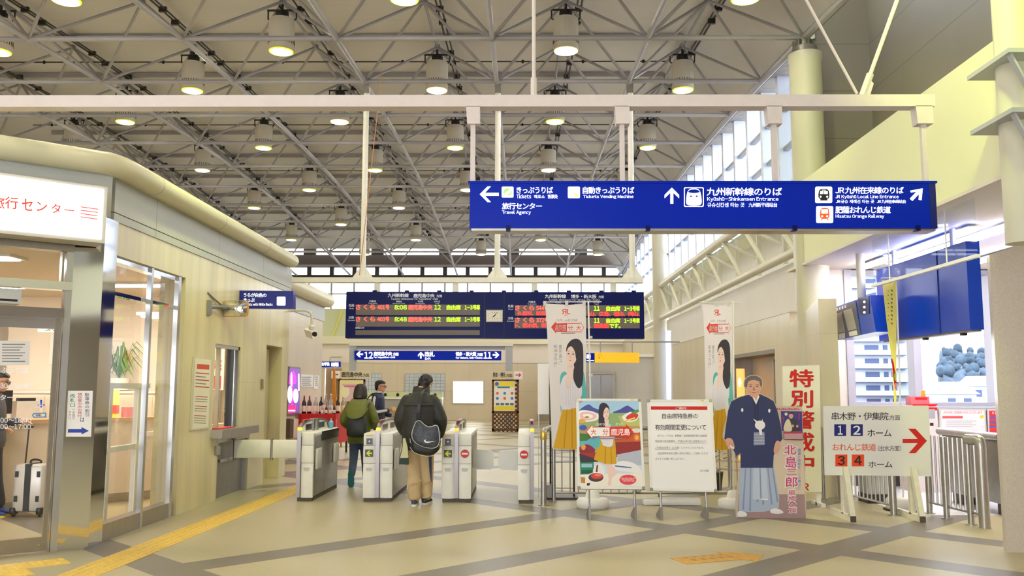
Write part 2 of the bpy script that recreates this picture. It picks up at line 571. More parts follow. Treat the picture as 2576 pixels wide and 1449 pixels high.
# floor: pale speckled terrazzo with darker diagonal bands
def floor_mat():
    m = bpy.data.materials.new('terrazzo_floor')
    m.use_nodes = True
    t = m.node_tree
    b = t.nodes['Principled BSDF']
    g = t.nodes.new('ShaderNodeNewGeometry')
    s = t.nodes.new('ShaderNodeSeparateXYZ')
    t.links.new(g.outputs['Position'], s.inputs[0])
    X, Y = s.outputs[0], s.outputs[1]
    k = 0.70711
    S = node_math(t, 'MULTIPLY', node_math(t, 'SUBTRACT', Y, X), k)
    T = node_math(t, 'MULTIPLY', node_math(t, 'ADD', Y, X), k)
    def bands(x, cs, hw):
        out = None
        for c in cs:
            q = node_math(t, 'COMPARE', x, c, hw)
            out = q if out is None else node_math(t, 'MAXIMUM', out, q)
        return out
    bs = bands(S, (4.1, 5.84, 7.58, 12.8, 14.55, 16.3, 19.8, 21.5, 25.0, 26.8, 30.2, 32.0), 0.2)
    right = node_math(t, 'GREATER_THAN', T, 3.35)
    bs = node_math(t, 'MULTIPLY', bs, right)
    bt = bands(T, (3.35, 8.32, 9.92, 15.0, 16.7, 20.1, 21.8, 25.2, 27.0, 30.4), 0.2)
    band = node_math(t, 'MAXIMUM', bs, bt)
    # joints
    j1 = node_math(t, 'LESS_THAN', node_math(t, 'MODULO', node_math(t, 'ADD', S, 100.13), 1.74), 0.006)
    j2 = node_math(t, 'LESS_THAN', node_math(t, 'MODULO', node_math(t, 'ADD', T, 100.61), 1.66), 0.006)
    jt = node_math(t, 'MAXIMUM', j1, j2)
    nz = t.nodes.new('ShaderNodeTexNoise')
    nz.inputs['Scale'].default_value = 90
    nz.inputs['Detail'].default_value = 3
    t.links.new(g.outputs['Position'], nz.inputs['Vector'])
    n2 = t.nodes.new('ShaderNodeTexNoise')
    n2.inputs['Scale'].default_value = 0.9
    n2.inputs['Detail'].default_value = 3
    t.links.new(g.outputs['Position'], n2.inputs['Vector'])
    def ramp(src, a, b_, lo=.3, hi=.7):
        r = t.nodes.new('ShaderNodeValToRGB')
        r.color_ramp.elements[0].position, r.color_ramp.elements[1].position = lo, hi
        r.color_ramp.elements[0].color, r.color_ramp.elements[1].color = (*lin(a), 1), (*lin(b_), 1)
        t.links.new(src, r.inputs[0])
        return r.outputs[0]
    pale = ramp(nz.outputs['Fac'], (176, 165, 130), (198, 187, 150))
    dark = ramp(nz.outputs['Fac'], (114, 106, 94), (130, 122, 110))
    col = mixrgb(t, band, pale, dark)
    col = mixrgb(t, node_math(t, 'MULTIPLY', jt, 0.35), col, lin((110, 104, 92)))
    wear = node_math(t, 'MULTIPLY', node_math(t, 'SUBTRACT', n2.outputs['Fac'], 0.45), 0.35)
    col = mixrgb(t, node_math(t, 'MAXIMUM', wear, 0.0), col, lin((188, 178, 150)))
    t.links.new(col, b.inputs['Base Color'])
    b.inputs['Roughness'].default_value = 0.38
    b.inputs['Specular IOR Level'].default_value = 0.4
    return m
FLOORM = floor_mat()
WTILE = grooved('white_floor_tile', (228, 230, 236), 0.3, [(0, .3, 0), (1, .3, 0)], 0.02, 4, 0.72, 0.008)
m = MB()
m.box(-16, 4.35, -9, 43, -0.2, 0, FLOORM)
m.box(4.35, 16, -9, 11.2, -0.2, 0, FLOORM)
m.box(4.35, 4.8, 11.2, 43, -0.2, 0, FLOORM)
m.box(4.8, 16, 11.2, 15, -0.2, 0, WTILE)
m.box(4.8, 16, 15, 43, -0.2, 0, FLOORM)
struct(m, 'floor', smooth=False)

# roof deck (gently vaulted) ending in an eave along the window wall
DECK = grooved('roof_deck', (208, 203, 202), 0.55, [(1, M_ / 2, 0)], 0.03, 1.2, 0.86, 0.02)
m = MB()
rings = []
for i in range(0, 46):
    k = -9.5 + 0.45 * i
    y = Yk(k)
    if y > 43: y = 43.0
    kk = max(min((y - Yk(0)) / M_, 11), -3)
    z = Zk(kk) + RISE + 0.16
    rings.append([(-15.5, y, z), (Xj(4.45), y, z), (Xj(4.72), y, z - .28), (Xj(4.9), y, z - .72), (4.8, y, Zk(kk) + .06), (4.86, y, Zk(kk) + .1), (Xj(4.92), y, z - .4), (Xj(4.74), y, z + .1), (-15.5, y, z + .3)])
    if y >= 43: break
m.loft(rings, DECK)
struct(m, 'ceiling', ang=0.9)
m = MB()
m.box(4.86, 10, -9, 15.3, 9.6, 9.8, mat('upper_soffit', (170, 160, 140), .6))
struct(m, 'ceiling_side')

# long right-hand walls
YWALL = mat('matt_cream_wall', (226, 226, 192), 0.6, noise=0.015, nscale=1.5)
SOFF = mat('soffit_white', (226, 218, 210), 0.6, noise=0.015, nscale=1.5)
m = MB()
m.box(4.5, 10.5, -9, 13.95, 3.54, 4.85, YWALL)
m.box(4.5, 10.5, -9, 14.9, 3.5, 3.54, SOFF)
m.box(4.46, 4.5, -9, 13.95, 3.49, 3.53, SOFF)
m.box(4.9, 10.5, 13.95, 14.9, 3.54, 4.85, YWALL)
struct(m, 'wall_right')
PANEL = grooved('upper_wall_panel', (122, 112, 90), 0.5, [(2, 0.85, 0.1)], 0.02, 2, 0.6, 0.014)
m = MB()
m.box(6.1, 6.3, -9, 15.3, 4.85, 9.7, PANEL)
m.box(5.12, 6.1, 15.0, 15.3, 4.85, 9.7, PANEL)
m.box(4.98, 5.12, 14.9, 15.3, 4.0, 8.9, mat('corner_post', (196, 192, 160), .5))
struct(m, 'wall_panel_upper')
GRAN = mat('pink_granite', (206, 194, 180), 0.3, noise=0.09, nscale=70)
TILEW = grooved('concourse_stone', (206, 194, 168), 0.28, [(1, 1.6, 0.3), (2, 1.3, 0.25)], 0.05, 3, 0.8, 0.006, streak=(1, 1, .15))
WBAND = mat('white_wall_band', (226, 222, 214), 0.55, noise=0.02, nscale=2)
m = MB()                       # concourse wall below the lattice girder
m.box(4.85, 5.1, 20.4, 29.4, 0, 2.92, TILEW)
m.box(4.85, 5.1, 17.0, 20.4, 2.3, 2.92, TILEW)
m.box(4.85, 5.1, 16.0, 17.0, 0, 2.92, TILEW)
m.box(4.84, 5.1, 14.92, 29.4, 2.92, 3.78, WBAND)
m.box(4.85, 5.1, 30.4, 43, 0, 3.78, TILEW)
struct(m, 'wall_concourse')
m = MB()
m.box(5.6, 5.8, 14.9, 43, 3.9, 5.2, WBAND)
m.box(5.1, 5.75, 15.0, 43, 4.98, 5.1, mat('girder_soffit', (206, 204, 170), .55))
struct(m, 'wall_girder_recess')
m = MB()                       # low wall slab with a sloping top
a, b_ = V((4.37, 13.0, 0)), V((4.74, 16.0, 0))
dv = (b_ - a).normalized()
nn = V((dv.y, -dv.x, 0)) * .26
zs = (2.86, 3.0)
m.hexa([a, a + nn, b_ + nn, b_], [a + V((0, 0, zs[0])), a + nn + V((0, 0, zs[0])), b_ + nn + V((0, 0, 2.55)), b_ + V((0, 0, 2.55))], TILEW)
struct(m, 'wall_slab')
m = MB()                       # solid part of the window wall in the side entrance
PINK = mat('lit_plaster', (238, 228, 222), 0.55, noise=0.02, nscale=2)
m.box(4.9, 5.36, 14.5, 14.8, 0, 3.5, PINK)
m.box(5.36, 10.3, 14.5, 14.8, 0, 1.22, mat('sill_wall', (206, 200, 192), .5, noise=.03, nscale=3))
m.box(5.36, 10.3, 14.46, 14.5, 0, .2, mat('skirting_dark', (74, 70, 68), .5))
m.box(5.36, 10.3, 14.42, 14.8, 1.2, 1.25, GREYP)
m.box(10.3, 10.5, -9, 14.8, 0, 3.5, PINK)
struct(m, 'wall_side_entrance')
# windows of the side entrance
FRAMEP = mat('pale_window_frame', (176, 178, 194), .4)
m = MB()
for x in (5.36, 6.44, 7.72, 9.0, 10.24):
    m.box(x - .06, x + .06, 14.46, 14.72, 1.26, 3.49, FRAMEP)
for z in (1.26, 3.41): m.box(5.31, 10.29, 14.47, 14.7, z, z + .07, FRAMEP)
m.box(7.72, 10.3, 14.47, 14.7, 2.06, 2.14, FRAMEP)
o = struct(m, 'window_1')
g = MB(); g.poly([(5.4, 14.6, 1.3), (10.2, 14.6, 1.3), (10.2, 14.6, 3.45), (5.4, 14.6, 3.45)], GLASS)
build(g, 'pane', o)

# clerestory along the right of the hall
m = MB()
PALEB = mat('pale_blue_mullion', (206, 214, 236), 0.45)
y = 15.35
while y < 42.4:
    kk = min((y - Yk(0)) / M_, 10.6)
    m.box(4.9, 5.2, y - .07, y + .07, 5.1, Zk(kk) + .02, PALEB)
    y += 1.15
for z in (5.12, 6.02, 6.78):
    m.box(4.97, 5.07, 15.3, 42.5, z, z + .07, mat('transom_grey', (150, 156, 176), .5))
rr = []
for i in range(29):
    k = 0.3 + i * .37
    rr.append([(4.8, Yk(k), Zk(k) - .02), (5.25, Yk(k), Zk(k) - .02), (5.25, Yk(k), Zk(k) + .16), (4.8, Yk(k), Zk(k) + .16)])
m.loft(rr, mat('eave_flashing', (150, 146, 148), .6, noise=.2, nscale=9))
o = struct(m, 'window_2')
g = MB(); g.poly([(5.0, 15.3, 5.12), (5.0, 42.5, 5.12), (5.0, 42.5, 7.2), (5.0, 15.3, 7.2)], GLASS)
build(g, 'pane', o)

# far end of the hall
m = MB()
FARW = grooved('far_wall_tile', (222, 206, 178), 0.35, [(0, 1.15, 0.2), (2, 1.35, 0)], 0.03, 1.5, 0.86, 0.02)
YF = 42.5
m.box(-14, -9.45, YF, YF + .3, 0, 2.72, FARW)
m.box(-8.6, .8, YF, YF + .3, 0, 2.72, FARW)
m.box(-9.45, -8.6, YF, YF + .3, 2.45, 2.72, FARW)
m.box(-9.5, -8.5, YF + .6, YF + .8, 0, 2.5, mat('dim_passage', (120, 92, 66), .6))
m.box(.8, 2.1, YF + .25, YF + .3, 0, 2.72, FARW)
m.box(2.1, 5, YF, YF + .3, 0, 2.72, FARW)
m.box(-14, 5.5, YF - .02, YF + .3, 2.72, 3.62, mat('far_white_band', (240, 228, 214), .5))
m.box(-14, 5.5, YF - .25, YF + .3, 3.62, 3.98, mat('far_cream_beam', (236, 228, 200), .5))
m.box(-14, 5.5, YF - .02, YF + .3, 3.98, 5.32, mat('far_green_panel', (212, 216, 178), .5))
m.box(-14, 5.5, YF - .1, YF + .3, 6.68, 6.96, DARK)
m.box(-14, 5.5, YF - .02, YF + .3, 7.36, 7.95, mat('far_brown_header', (96, 82, 74), .6))
m.box(-14, 5.5, YF - .02, YF + .3, 8.42, 9.2, mat('far_brown_header', (96, 82, 74), .6))
for i in range(18):
    x = -13.6 + 1.1 * i
    m.box(x - .1, x + .1, YF - .05, YF + .2, 6.96, 7.36, DARK)
    m.box(x - .04, x + .04, YF - .02, YF + .2, 5.32, 6.68, GREYP)
    if i % 3 == 0: m.box(x - .3, x + .3, YF - .02, YF + .2, 7.95, 8.42, DARK)
m.box(-14, 5.5, YF, YF + .1, 6.02, 6.07, GREYP)
for x in (-11.4, -9.05, -6.7):
    m.prism([(x - .05, YF - .05, 3.98), (x + .05, YF - .05, 3.98), (x + .5, YF - .05, 5.3), (x + .38, YF - .05, 5.3)], (0, -.1, 0), mat('brace_yellow', (224, 220, 120), .5))
struct(m, 'wall_far')
m = MB()
m.poly([(-14, YF + .1, 5.32), (5.5, YF + .1, 5.32), (5.5, YF + .1, 8.42), (-14, YF + .1, 8.42)], GLASS)
struct(m, 'window_3')
# glass-block windows in the far wall
for i, (x0, x1, nm) in enumerate(((-8.05, -6.7, 'window_4'), (-5.55, -3.65, 'window_5'))):
    m = MB()
    z0, z1 = (.9, 2.2) if i == 0 else (1.1, 2.2)
    m.box(x0, x1, YF - .03, YF, z0, z1, mat('glass_block', (206, 214, 220), .15, noise=.08, nscale=6))
    n = 9
    for k in range(n + 1):
        x = x0 + (x1 - x0) * k / n
        m.box(x - .012, x + .012, YF - .04, YF, z0, z1, GREYP)
    for k in range(8):
        z = z0 + (z1 - z0) * k / 7
        m.box(x0, x1, YF - .04, YF, z - .012, z + .012, GREYP)
    struct(m, nm)
# service door with its recess
m = MB()
m.box(.82, 2.08, YF + .16, YF + .22, 0, 2.45, mat('door_beige', (196, 184, 164), .5))
for z in (0.02,): m.box(.8, 2.1, YF + .1, YF + .25, 2.42, 2.72, mat('door_head', (150, 138, 120), .5))
o = struct(m, 'door_1')
g = MB(); g.box(.95, 1.0, YF + .1, YF + .16, .95, 1.15, STEEL); build(g, 'door_handle', o)
# other closing walls
m = MB(); m.box(-15.7, -15.5, -9, 43, 0, 9.5, mat('plain_wall', (214, 208, 192), .6)); struct(m, 'wall_left')
m = MB()
PW = MATS['plain_wall']
m.box(1.5, 10.5, -9.2, -9, 0, .8, PW); m.box(1.5, 10.5, -9.2, -9, 2.5, 10, PW)
for x0, x1 in ((1.5, 3.3), (3.7, 4.3), (4.6, 10.5)): m.box(x0, x1, -9.2, -9, .8, 2.5, PW)
m.box(-15.7, 1.5, -9.2, -9, 5.2, 10, PW)
struct(m, 'wall_back')
# lift lobby block
LOB = grooved('lobby_wall', (190, 184, 176), 0.4, [(0, .9, 0), (2, .7, 0)], 0.03, 2, 0.88, 0.012)
m = MB()
m.box(1.55, 4.85, 31.0, 31.2, 0, 2.62, LOB)
m.box(1.5, 4.85, 30.9, 43, 2.62, 2.72, WBAND)
m.box(1.45, 1.6, 31.0, 42.5, 0, 2.62, LOB)
struct(m, 'wall_lift_lobby')

# ------------------------------------------------------------------ roof space frame
tr = thing('roof_space_frame', 'grey tubular lattice frame carrying the vaulted hall roof', 'roof frame', (0, Yk(0), Zk(0)))
R1, R2 = 0.047, 0.030
JS = list(range(-2, 6))
for k in range(-2, 11):
    m = MB(); m.tube([(Xj(JS[0]), Yk(k), Zk(k)), (Xj(5), Yk(k), Zk(k))], R1, STEELP, 8)
    for j in JS: m.blob((Xj(j), Yk(k), Zk(k)), .08, .08, .075, STEELP, 8, 5)
    build(m, 'cross_chord', tr)
for j in JS:
    m = MB(); m.tube([(Xj(j), Yk(k), Zk(k) ) for k in range(-3, 11)] + [(Xj(j), YF, Zk(10.6))], R1 * (1.5 if j == 5 else 1.0), STEELP, 8)
    build(m, 'long_chord', tr)
for c in range(-2, 5):
    m = MB(); m.tube([(Xj(c + .5), Yk(r + .5), Zk(r + .5) + RISE) for r in range(-3, 10)], R2, STEELP, 8)
    build(m, 'upper_chord', tr)
for r in range(-2, 10):
    for q in (.35,):
        m = MB(); zz = Zk(r + q) + RISE + .1
        m.box(-14, Xj(4.5), Yk(r + q) - .03, Yk(r + q) + .03, zz - .06, zz + .04, STEELP)
        build(m, 'purlin', tr)
for r in range(-1, 10):
    for c in range(-2, 5):
        ap = V((Xj(c + .5), Yk(r + .5), Zk(r + .5) + RISE))
        nd = [V((Xj(c + a), Yk(r + b), Zk(r + b))) for a in (0, 1) for b in (0, 1)]
        if not any(seen(p) for p in nd + [ap]): continue
        m = MB()
        for p in nd: m.tube([p, ap], R2, STEELP, 6, False)
        m.blob(ap, .07, .07, .07, STEELP, 8, 5)
        build(m, 'pyramid_brace', tr)
m = MB()                       # last half bay leaning on the far wall
for j in JS[:-1]:
    ap = V((Xj(j + .5), YF, Zk(11) + .6))
    for a in (0, 1): m.tube([(Xj(j + a), Yk(10), Zk(10)), ap], R2, STEELP, 6, False)
build(m, 'end_brace', tr)
# dark conduits and sprinkler pipes under the deck
for c in range(-2, 5):
    m = MB()
    for dx in (.22, .30):
        m.tube([(Xj(c + .5) + dx, Yk(r + .5), Zk(r + .5) + RISE - .02) for r in range(-2, 10)], .018, DARK, 6)
    for r in range(-1, 10):
        for q in (.3, .62, .85): m.box(Xj(c + .5) + .19, Xj(c + .5) + .33, Yk(r + q) - .03, Yk(r + q) + .03, Zk(r + .5) + RISE - .06, Zk(r + .5) + RISE + .04, DARK)
    o = build(m, 'cable_run')
    meta(o, f'dark cable run with clamps under the roof, {("leftmost", "second from left", "third from left", "fourth from left", "fifth from left", "sixth from left", "nearest the window wall")[c + 2]}', 'cable run', 'cable runs under the roof')
for i, k in enumerate((1.62, 3.62, 5.62, 7.62)):
    m = MB()
    zz = Zk(k) + RISE - .22
    m.tube([(Xj(-2), Yk(k), zz), (Xj(4.4), Yk(k), zz)], .014, DARK, 6)
    for q in range(13): m.blob((Xj(-1.8 + .5 * q), Yk(k), zz), .035, .035, .045, BLACK, 6, 5)
    o = build(m, 'sprinkler_pipe')
    meta(o, f'thin dark sprinkler pipe with heads across the roof, {("nearest", "second nearest", "third nearest", "farthest")[i]} of four', 'pipe', 'sprinkler pipes')

# ------------------------------------------------------------------ ceiling drum lamps
GLOWG = mat('lamp_glow_green', (245, 255, 150), 0.5, emit=LAMP, ergb=(255, 249, 218))
GLOWW = mat('lamp_glow_warm', (255, 232, 200), 0.5, emit=LAMP, ergb=(255, 240, 234))
HALOG = mat('lamp_halo_green', (220, 250, 60), 0.5, emit=1.1, ergb=(220, 250, 40))  # emissive ring colours imitate the tinted glow around the bright lens
HALOW = mat('lamp_halo_warm', (250, 226, 190), 0.5, emit=1.4, ergb=(255, 210, 150))
DRUM = mat('lamp_drum', (206, 198, 184), 0.5, noise=.02, nscale=5)
def drum(green):
    root = thing('drum_lamp', None, 'ceiling lamp', (0, 0, 0))
    m = MB(); m.lathe((0, 0, 0), [(.205, 0.0), (.225, .004), (.232, .02), (.232, .56), (.22, .60), (.10, .61)], DRUM, 28)
    for k in range(28):
        a = 2 * math.pi * k / 28
        m.obox((.234 * math.cos(a), .234 * math.sin(a), .16), (-.006 * math.sin(a), .006 * math.cos(a), 0), (.003 * math.cos(a), .003 * math.sin(a), 0), (0, 0, .045), DARK)
    build(m, 'shade', root, local=True)
    m = MB(); m.lathe((0, 0, 0), [(.19, .001), (.165, -.018), (.1, -.03), (.002, -.033)], GLOWG if green else GLOWW, 20)
    build(m, 'lens', root, local=True)
    m = MB(); m.lathe((0, 0, 0), [(.188, -.004), (.192, -.016), (.215, -.012), (.216, .006)], HALOG if green else HALOW, 24)  # ring added as the lens halo, glowing on its own
    build(m, 'rim', root, local=True)
    m = MB(); m.lathe((0, 0, 0), [(.12, .60), (.12, .74), (.06, .76)], BLACK, 14); build(m, 'ballast', root, local=True)
    m = MB()
    for a, b_ in (((-.28, .0), (.28, 0)), ((0, -.2), (0, .2))):
        m.tube([(a[0], a[1], .78), (b_[0], b_[1], .78)], .02, DARK, 6)
    for x in (-.26, .26): m.tube([(x, 0, .62), (x, 0, .78)], .014, DARK, 6); m.tube([(x, 0, .62), (x * .8, 0, .58)], .014, DARK, 6)
    m.tube([(0, 0, .76), (0, 0, 1.02)], .025, DARK, 6)
    build(m, 'bracket', root, local=True)
    return root
protoG, protoW = drum(True), drum(False)
WARM = {(0, 3), (1, 2), (2, 1), (4, -1), (4, 3), (5, 2), (6, 1), (7, 4), (8, 1), (9, 2)}
ORD = ('nearest', 'second', 'third', 'fourth', 'fifth', 'sixth', 'seventh', 'eighth', 'ninth', 'tenth', 'eleventh', 'twelfth', 'thirteenth', 'fourteenth')
uG = uW = False
nrow = 0
for r in range(-4, 10):
    cs = [c for c in range(-2, 5) if (r + c) % 2]
    vis = False
    for q, c in enumerate(reversed(cs)):
        z = Zk(r + .5) + 0.19
        p = (Xj(c + .5), Yk(r + .5), z)
        if r > 0 and not seen(p, 250, 250): continue
        warm = (r, c) in WARM
        if warm: o = protoW if not uW else copy_tree(protoW); uW = True
        else: o = protoG if not uG else copy_tree(protoG); uG = True
        o.location = p
        meta(o, f'{"warm-white" if warm else "yellow-green"} drum lamp, {ORD[q].replace("nearest", "closest")} from the window wall in {ORD[r + 4]} roof row', 'ceiling lamp', 'drum lamps under the roof')

# ------------------------------------------------------------------ round columns
COLM = mat('column_paint', (206, 202, 184), 0.4, noise=.02, nscale=2)
def column(y, nm, lab):
    root = thing('column', lab, 'column', (4.71, y, 0), kind='structure')
    z = Zk((y - Yk(0)) / M_)
    m = MB(); m.lathe((4.71, y, 0), [(.26, 0), (.26, z - .42), (.275, z - .40), (.275, z - .3), (.2, z - .28)], COLM, 32); build(m, 'shaft', root)
    m = MB(); m.lathe((4.71, y, z - .28), [(.2, 0), (.2, .1), (.11, .14), (.11, .24)], DSTEEL, 24)
    for k in range(8):
        a = k * math.pi / 4
        m.obox((4.71 + .15 * math.cos(a), y + .15 * math.sin(a), z - .13), (.05 * math.cos(a), .05 * math.sin(a), 0), (-.01 * math.sin(a), .01 * math.cos(a), 0), (0, 0, .06), DSTEEL)
    build(m, 'bearing_cap', root)
column(14.22, 'a', 'tall round column carrying the roof edge, beside the white soffit')
column(29.8, 'b', 'round column at the far end of the lattice girder')

# ------------------------------------------------------------------ lattice girder between the two columns
gr = thing('lattice_girder', 'pale tubular lattice girder running below the clerestory windows', 'girder', (4.7, 22, 3.9))
GIR = mat('girder_paint', (208, 204, 186), .4, noise=.02, nscale=3)
for z, nm, rad in ((4.98, 'top_chord', .1), (3.88, 'bottom_chord', .085)):
    m = MB(); m.tube([(4.7, 14.3, z), (4.7, 34, z)], rad, GIR, 14); build(m, nm, gr)
n = 10
bay = (33.5 - 14.9) / n
for i in range(n + 1):
    y = 14.9 + bay * i
    m = MB(); m.box(5.0, 5.08, y - .05, y + .05, 3.9, 5.0, GIR); build(m, 'post', gr)
    if i < n:
        m = MB(); m.tube([(4.7, y + bay * .95, 4.94), (4.7, y + .12, 3.9)], .05, GIR, 8); build(m, 'diagonal', gr)
        m = MB(); m.tube([(4.7, y + bay * .95, 4.94), (5.05, y + .1, 4.3)], .045, GIR, 8); build(m, 'tie', gr)
m = MB(); m.box(4.62, 4.8, 14.75, 14.9, 2.95, 5.1, GIR); build(m, 'end_post', gr)

# ------------------------------------------------------------------ granite pier at the right edge and the round duct above it
m = MB()
pv, qv = V((4.64, 8.72, 0)), V((5.6, 8.5, 0))
nn = V((.3, .8, 0)).normalized() * .2
m.hexa([pv, qv, qv + nn, pv + nn], [pv + V((0, 0, 2.87)), qv + V((0, 0, 3.2)), qv + nn + V((0, 0, 3.2)), pv + nn + V((0, 0, 2.87))], GRAN)
o = struct(m, 'wall_pier', 'speckled pinkish granite pier')
root = thing('round_duct', 'pale round duct with two flared collars fixed to the wall', 'duct', (4.35, 7.6, 2.86))
m = MB(); m.lathe((4.35, 7.6, 2.8), [(.145, 0), (.145, 2.6)], COLM, 28); build(m, 'pipe', root)
for z in (3.86, 4.38):
    m = MB(); m.prism([(4.12, 7.25, z), (4.12, 7.95, z), (4.49, 7.95, z), (4.49, 7.25, z)], (0, 0, .04), GREYP)
    m.prism([(4.15, 7.28, z), (4.15, 7.34, z), (4.28, 7.34, z - .28), (4.28, 7.28, z - .28)], (.02, 0, 0), GREYP)
    build(m, 'collar', root)

# ------------------------------------------------------------------ outside, seen through the side windows
m = MB(); m.box(-60, 200, 46, 300, -7.2, -7, mat('town_ground', (120, 124, 122), .8)); struct(m, 'ground_outside')
ap = thing('apartment_block', 'pale high apartment block outside the side windows', 'building', (74, 195, -7))
APW = mat('apartment_wall', (186, 190, 200), .7)
APG = mat('apartment_glass', (66, 80, 118), .5)
m = MB(); m.box(62, 84.5, 190, 202, -7, 40, APW); build(m, 'wall', ap)
for f in range(12):
    z = -5.6 + 2.85 * f
    m = MB(); m.box(62.2, 82.0, 188.6, 190, z, z + 1.0, APW); m.box(62.2, 82.0, 188.6, 190, z - .1, z, APG); build(m, 'balcony', ap)
    for x, w_ in ((63, 2.8), (68.3, .9), (69.8, .9), (73.4, 2.9), (77.3, .9), (78.9, .9), (82.6, 1.2)):
        m = MB(); m.box(x, x + w_, 189.8, 189.99, z + 1.0, z + 2.1, APG); build(m, 'window', ap)
rng = random.Random(3)
HILLM = mat('hazy_tree_hill', (66, 82, 96), .9, noise=.55, nscale=.5)  # blue haze of the distance is mixed into the tree colour
hill = MB()
g_ = []
for i in range(30):
    row = []
    for j in range(12):
        y = 150 + j * 5; x = .462 * y + i * 1.7 + rng.uniform(-.5, .5)
        h = -7 if i == 0 else 0.2 + 9.2 * (j / 11.0) ** .7 + rng.uniform(-.8, 1.0)
        row.append((x, y, h))
    g_.append(row)
hill.loft(g_, HILLM, False, False)
for k in range(460):
    p = g_[rng.randrange(1, 30)][rng.randrange(12)]
    q = rng.uniform(.5, 1.15)
    hill.blob((p[0] + rng.uniform(-1, 1), p[1] - 1, p[2] + q * .3), q, q, q * 1.15, HILLM, 9, 6)
meta(build(hill, 'wooded_hill', ang=3), 'wooded hill with blue haze in its colour, beyond the roofs outside the side windows', 'hill', kind='structure')
for i, (x, y, s_, lab) in enumerate(((52.9, 110, .85, 'pale gabled house outside, closest to the apartment block'), (66.4, 130, .62, 'middle pale gabled house below the wooded hill'), (74.6, 142, .62, 'pale gabled house farthest along below the wooded hill'))):
    h = thing('house', lab, 'building', (x, y, -7), 'houses outside the windows')
    z = (.9, 1.9, 1.6)[i]
    m = MB(); m.box(x - 2.4 * s_, x + 2.4 * s_, y - 2, y + 3, -7, z, APW); build(m, 'wall', h)
    m = MB(); m.prism([(x - 2.8 * s_, y - 2.4, z), (x + 2.8 * s_, y - 2.4, z), (x, y - 2.4, z + 1.5)], (0, 5.8, 0), mat('house_roof', (150, 146, 152), .6)); build(m, 'roof', h)
    for q in (-1.4, .5): m = MB(); m.box(x + q, x + q + .9, y - 2.06, y - 2, z - 1.5, z - .5, APG); build(m, 'window', h)

# floodlight housings
for i, (p_, a_, e_, c_) in enumerate(FLOODS):
    d_ = (V(a_) - V(p_)).normalized()
    t = thing('floodlight', ('floodlight high on the roof frame aimed at the cream wall', 'floodlight high on the roof frame aimed at the office block', 'floodlight high on the roof frame aimed at the round column')[i], 'floodlight', p_)
    u_ = d_.orthogonal().normalized(); w2 = d_.cross(u_)
    m = MB(); m.lathe(V(p_) - d_ * .32, [(.08, 0), (.12, .05), (.17, .2), (.19, .26), (.18, .26), (.1, .12), (.002, .1)], DRUM, 20, ax=d_); build(m, 'housing', t)
    m = MB(); b_ = V(p_) - d_ * .28; m.tube([b_, b_ + V((0, 0, .25)), V((b_.x, b_.y, 7.72))], .015, DARK, 6); build(m, 'stem', t)

# ================================================================== STATION OFFICE BLOCK ON THE LEFT
STONE = grooved('cream_stone_cladding', (220, 208, 168), 0.26, [(1, 0.9, 0.2), (2, 1.62, 0)], 0.11, 3.5, 0.82, 0.005, streak=(1, 1, .1))
FASC = grooved('grey_fascia', (186, 188, 184), 0.45, [(1, 2.1, 0.6)], 0.02, 3, 0.45, 0.012)
PIPE = mat('gutter_paint', (214, 208, 176), 0.38, noise=.02, nscale=2)
XW = -4.18
m = MB()
m.box(-4.5, XW, 8.95, 10.9, 2.9, 3.24, STONE)
m.box(-4.5, XW, 10.9, 12.06, 0, 3.24, STONE)
m.box(-4.5, XW, 12.06, 13.17, 2.14, 3.24, STONE)
m.box(-4.5, XW, 12.06, 12.3, 0, .95, STONE)
m.box(-4.5, -4.3, 12.3, 13.7, 0, .95, STONE)
m.box(-4.27, XW, 13.17, 13.7, .84, 3.24, STONE)
m.box(-4.5, XW, 13.7, 14.5, 0, 3.24, STONE)
m.box(-4.5, XW, 14.5, 15.45, 2.24, 3.24, STONE)
m.box(-4.9, -4.78, 14.4, 15.5, 0, 2.3, STONE)
m.box(-4.9, -4.5, 15.45, 15.55, 0, 2.3, STONE)
m.box(-5.2, XW, 15.45, 15.86, 0, 3.24, STONE)
m.box(-9.2, -5.0, 15.6, 15.86, 0, 3.24, STONE)
struct(m, 'wall_office')
OD, UD = V((-4.4, 8.55, 0)), V((math.cos(math.radians(40)), math.sin(math.radians(40)), 0))
ND = UD.cross(V((0, 0, 1)))
FD = Fr(OD, UD)
def slab(m, fr, u0, u1, z0, z1, d0, d1, mt):
    P = lambda u, z, d: fr((u, z), d)
    m.hexa([P(u0, z0, d0), P(u1, z0, d0), P(u1, z0, d1), P(u0, z0, d1)], [P(u0, z1, d0), P(u1, z1, d0), P(u1, z1, d1), P(u0, z1, d1)], mt)
def pane(m, fr, u0, u1, z0, z1, d, mt): m.poly([fr(p, d) for p in ((u0, z0), (u1, z0), (u1, z1), (u0, z1))], mt)
m = MB()
m.box(-4.5, -4.165, 8.86, 15.88, 3.24, 3.32, FASC)
m.box(-4.5, -4.165, 8.86, 15.88, 3.33, 3.68, FASC)
slab(m, FD, -4.5, .32, 3.24, 3.68, -.2, .02, FASC)
m.box(-9.2, -4.2, 15.5, 15.88, 3.24, 3.68, FASC)
struct(m, 'trim_1', 'grey fascia band around the office block')
m = MB()
pp = [FD((-5, 3.78), .08), FD((.1, 3.78), .08), FD((.26, 3.78), .08), V((-4.09, 8.86, 3.78)), V((-4.08, 9.1, 3.78)), V((-4.08, 15.55, 3.78))]
m.tube(pp, .115, PIPE, 20)
m.lathe((-4.08, 15.55, 3.78), [(.115, 0), (.11, .04), (.085, .08), (.04, .105), (.002, .11)], PIPE, 20, ax=(0, 1, 0))
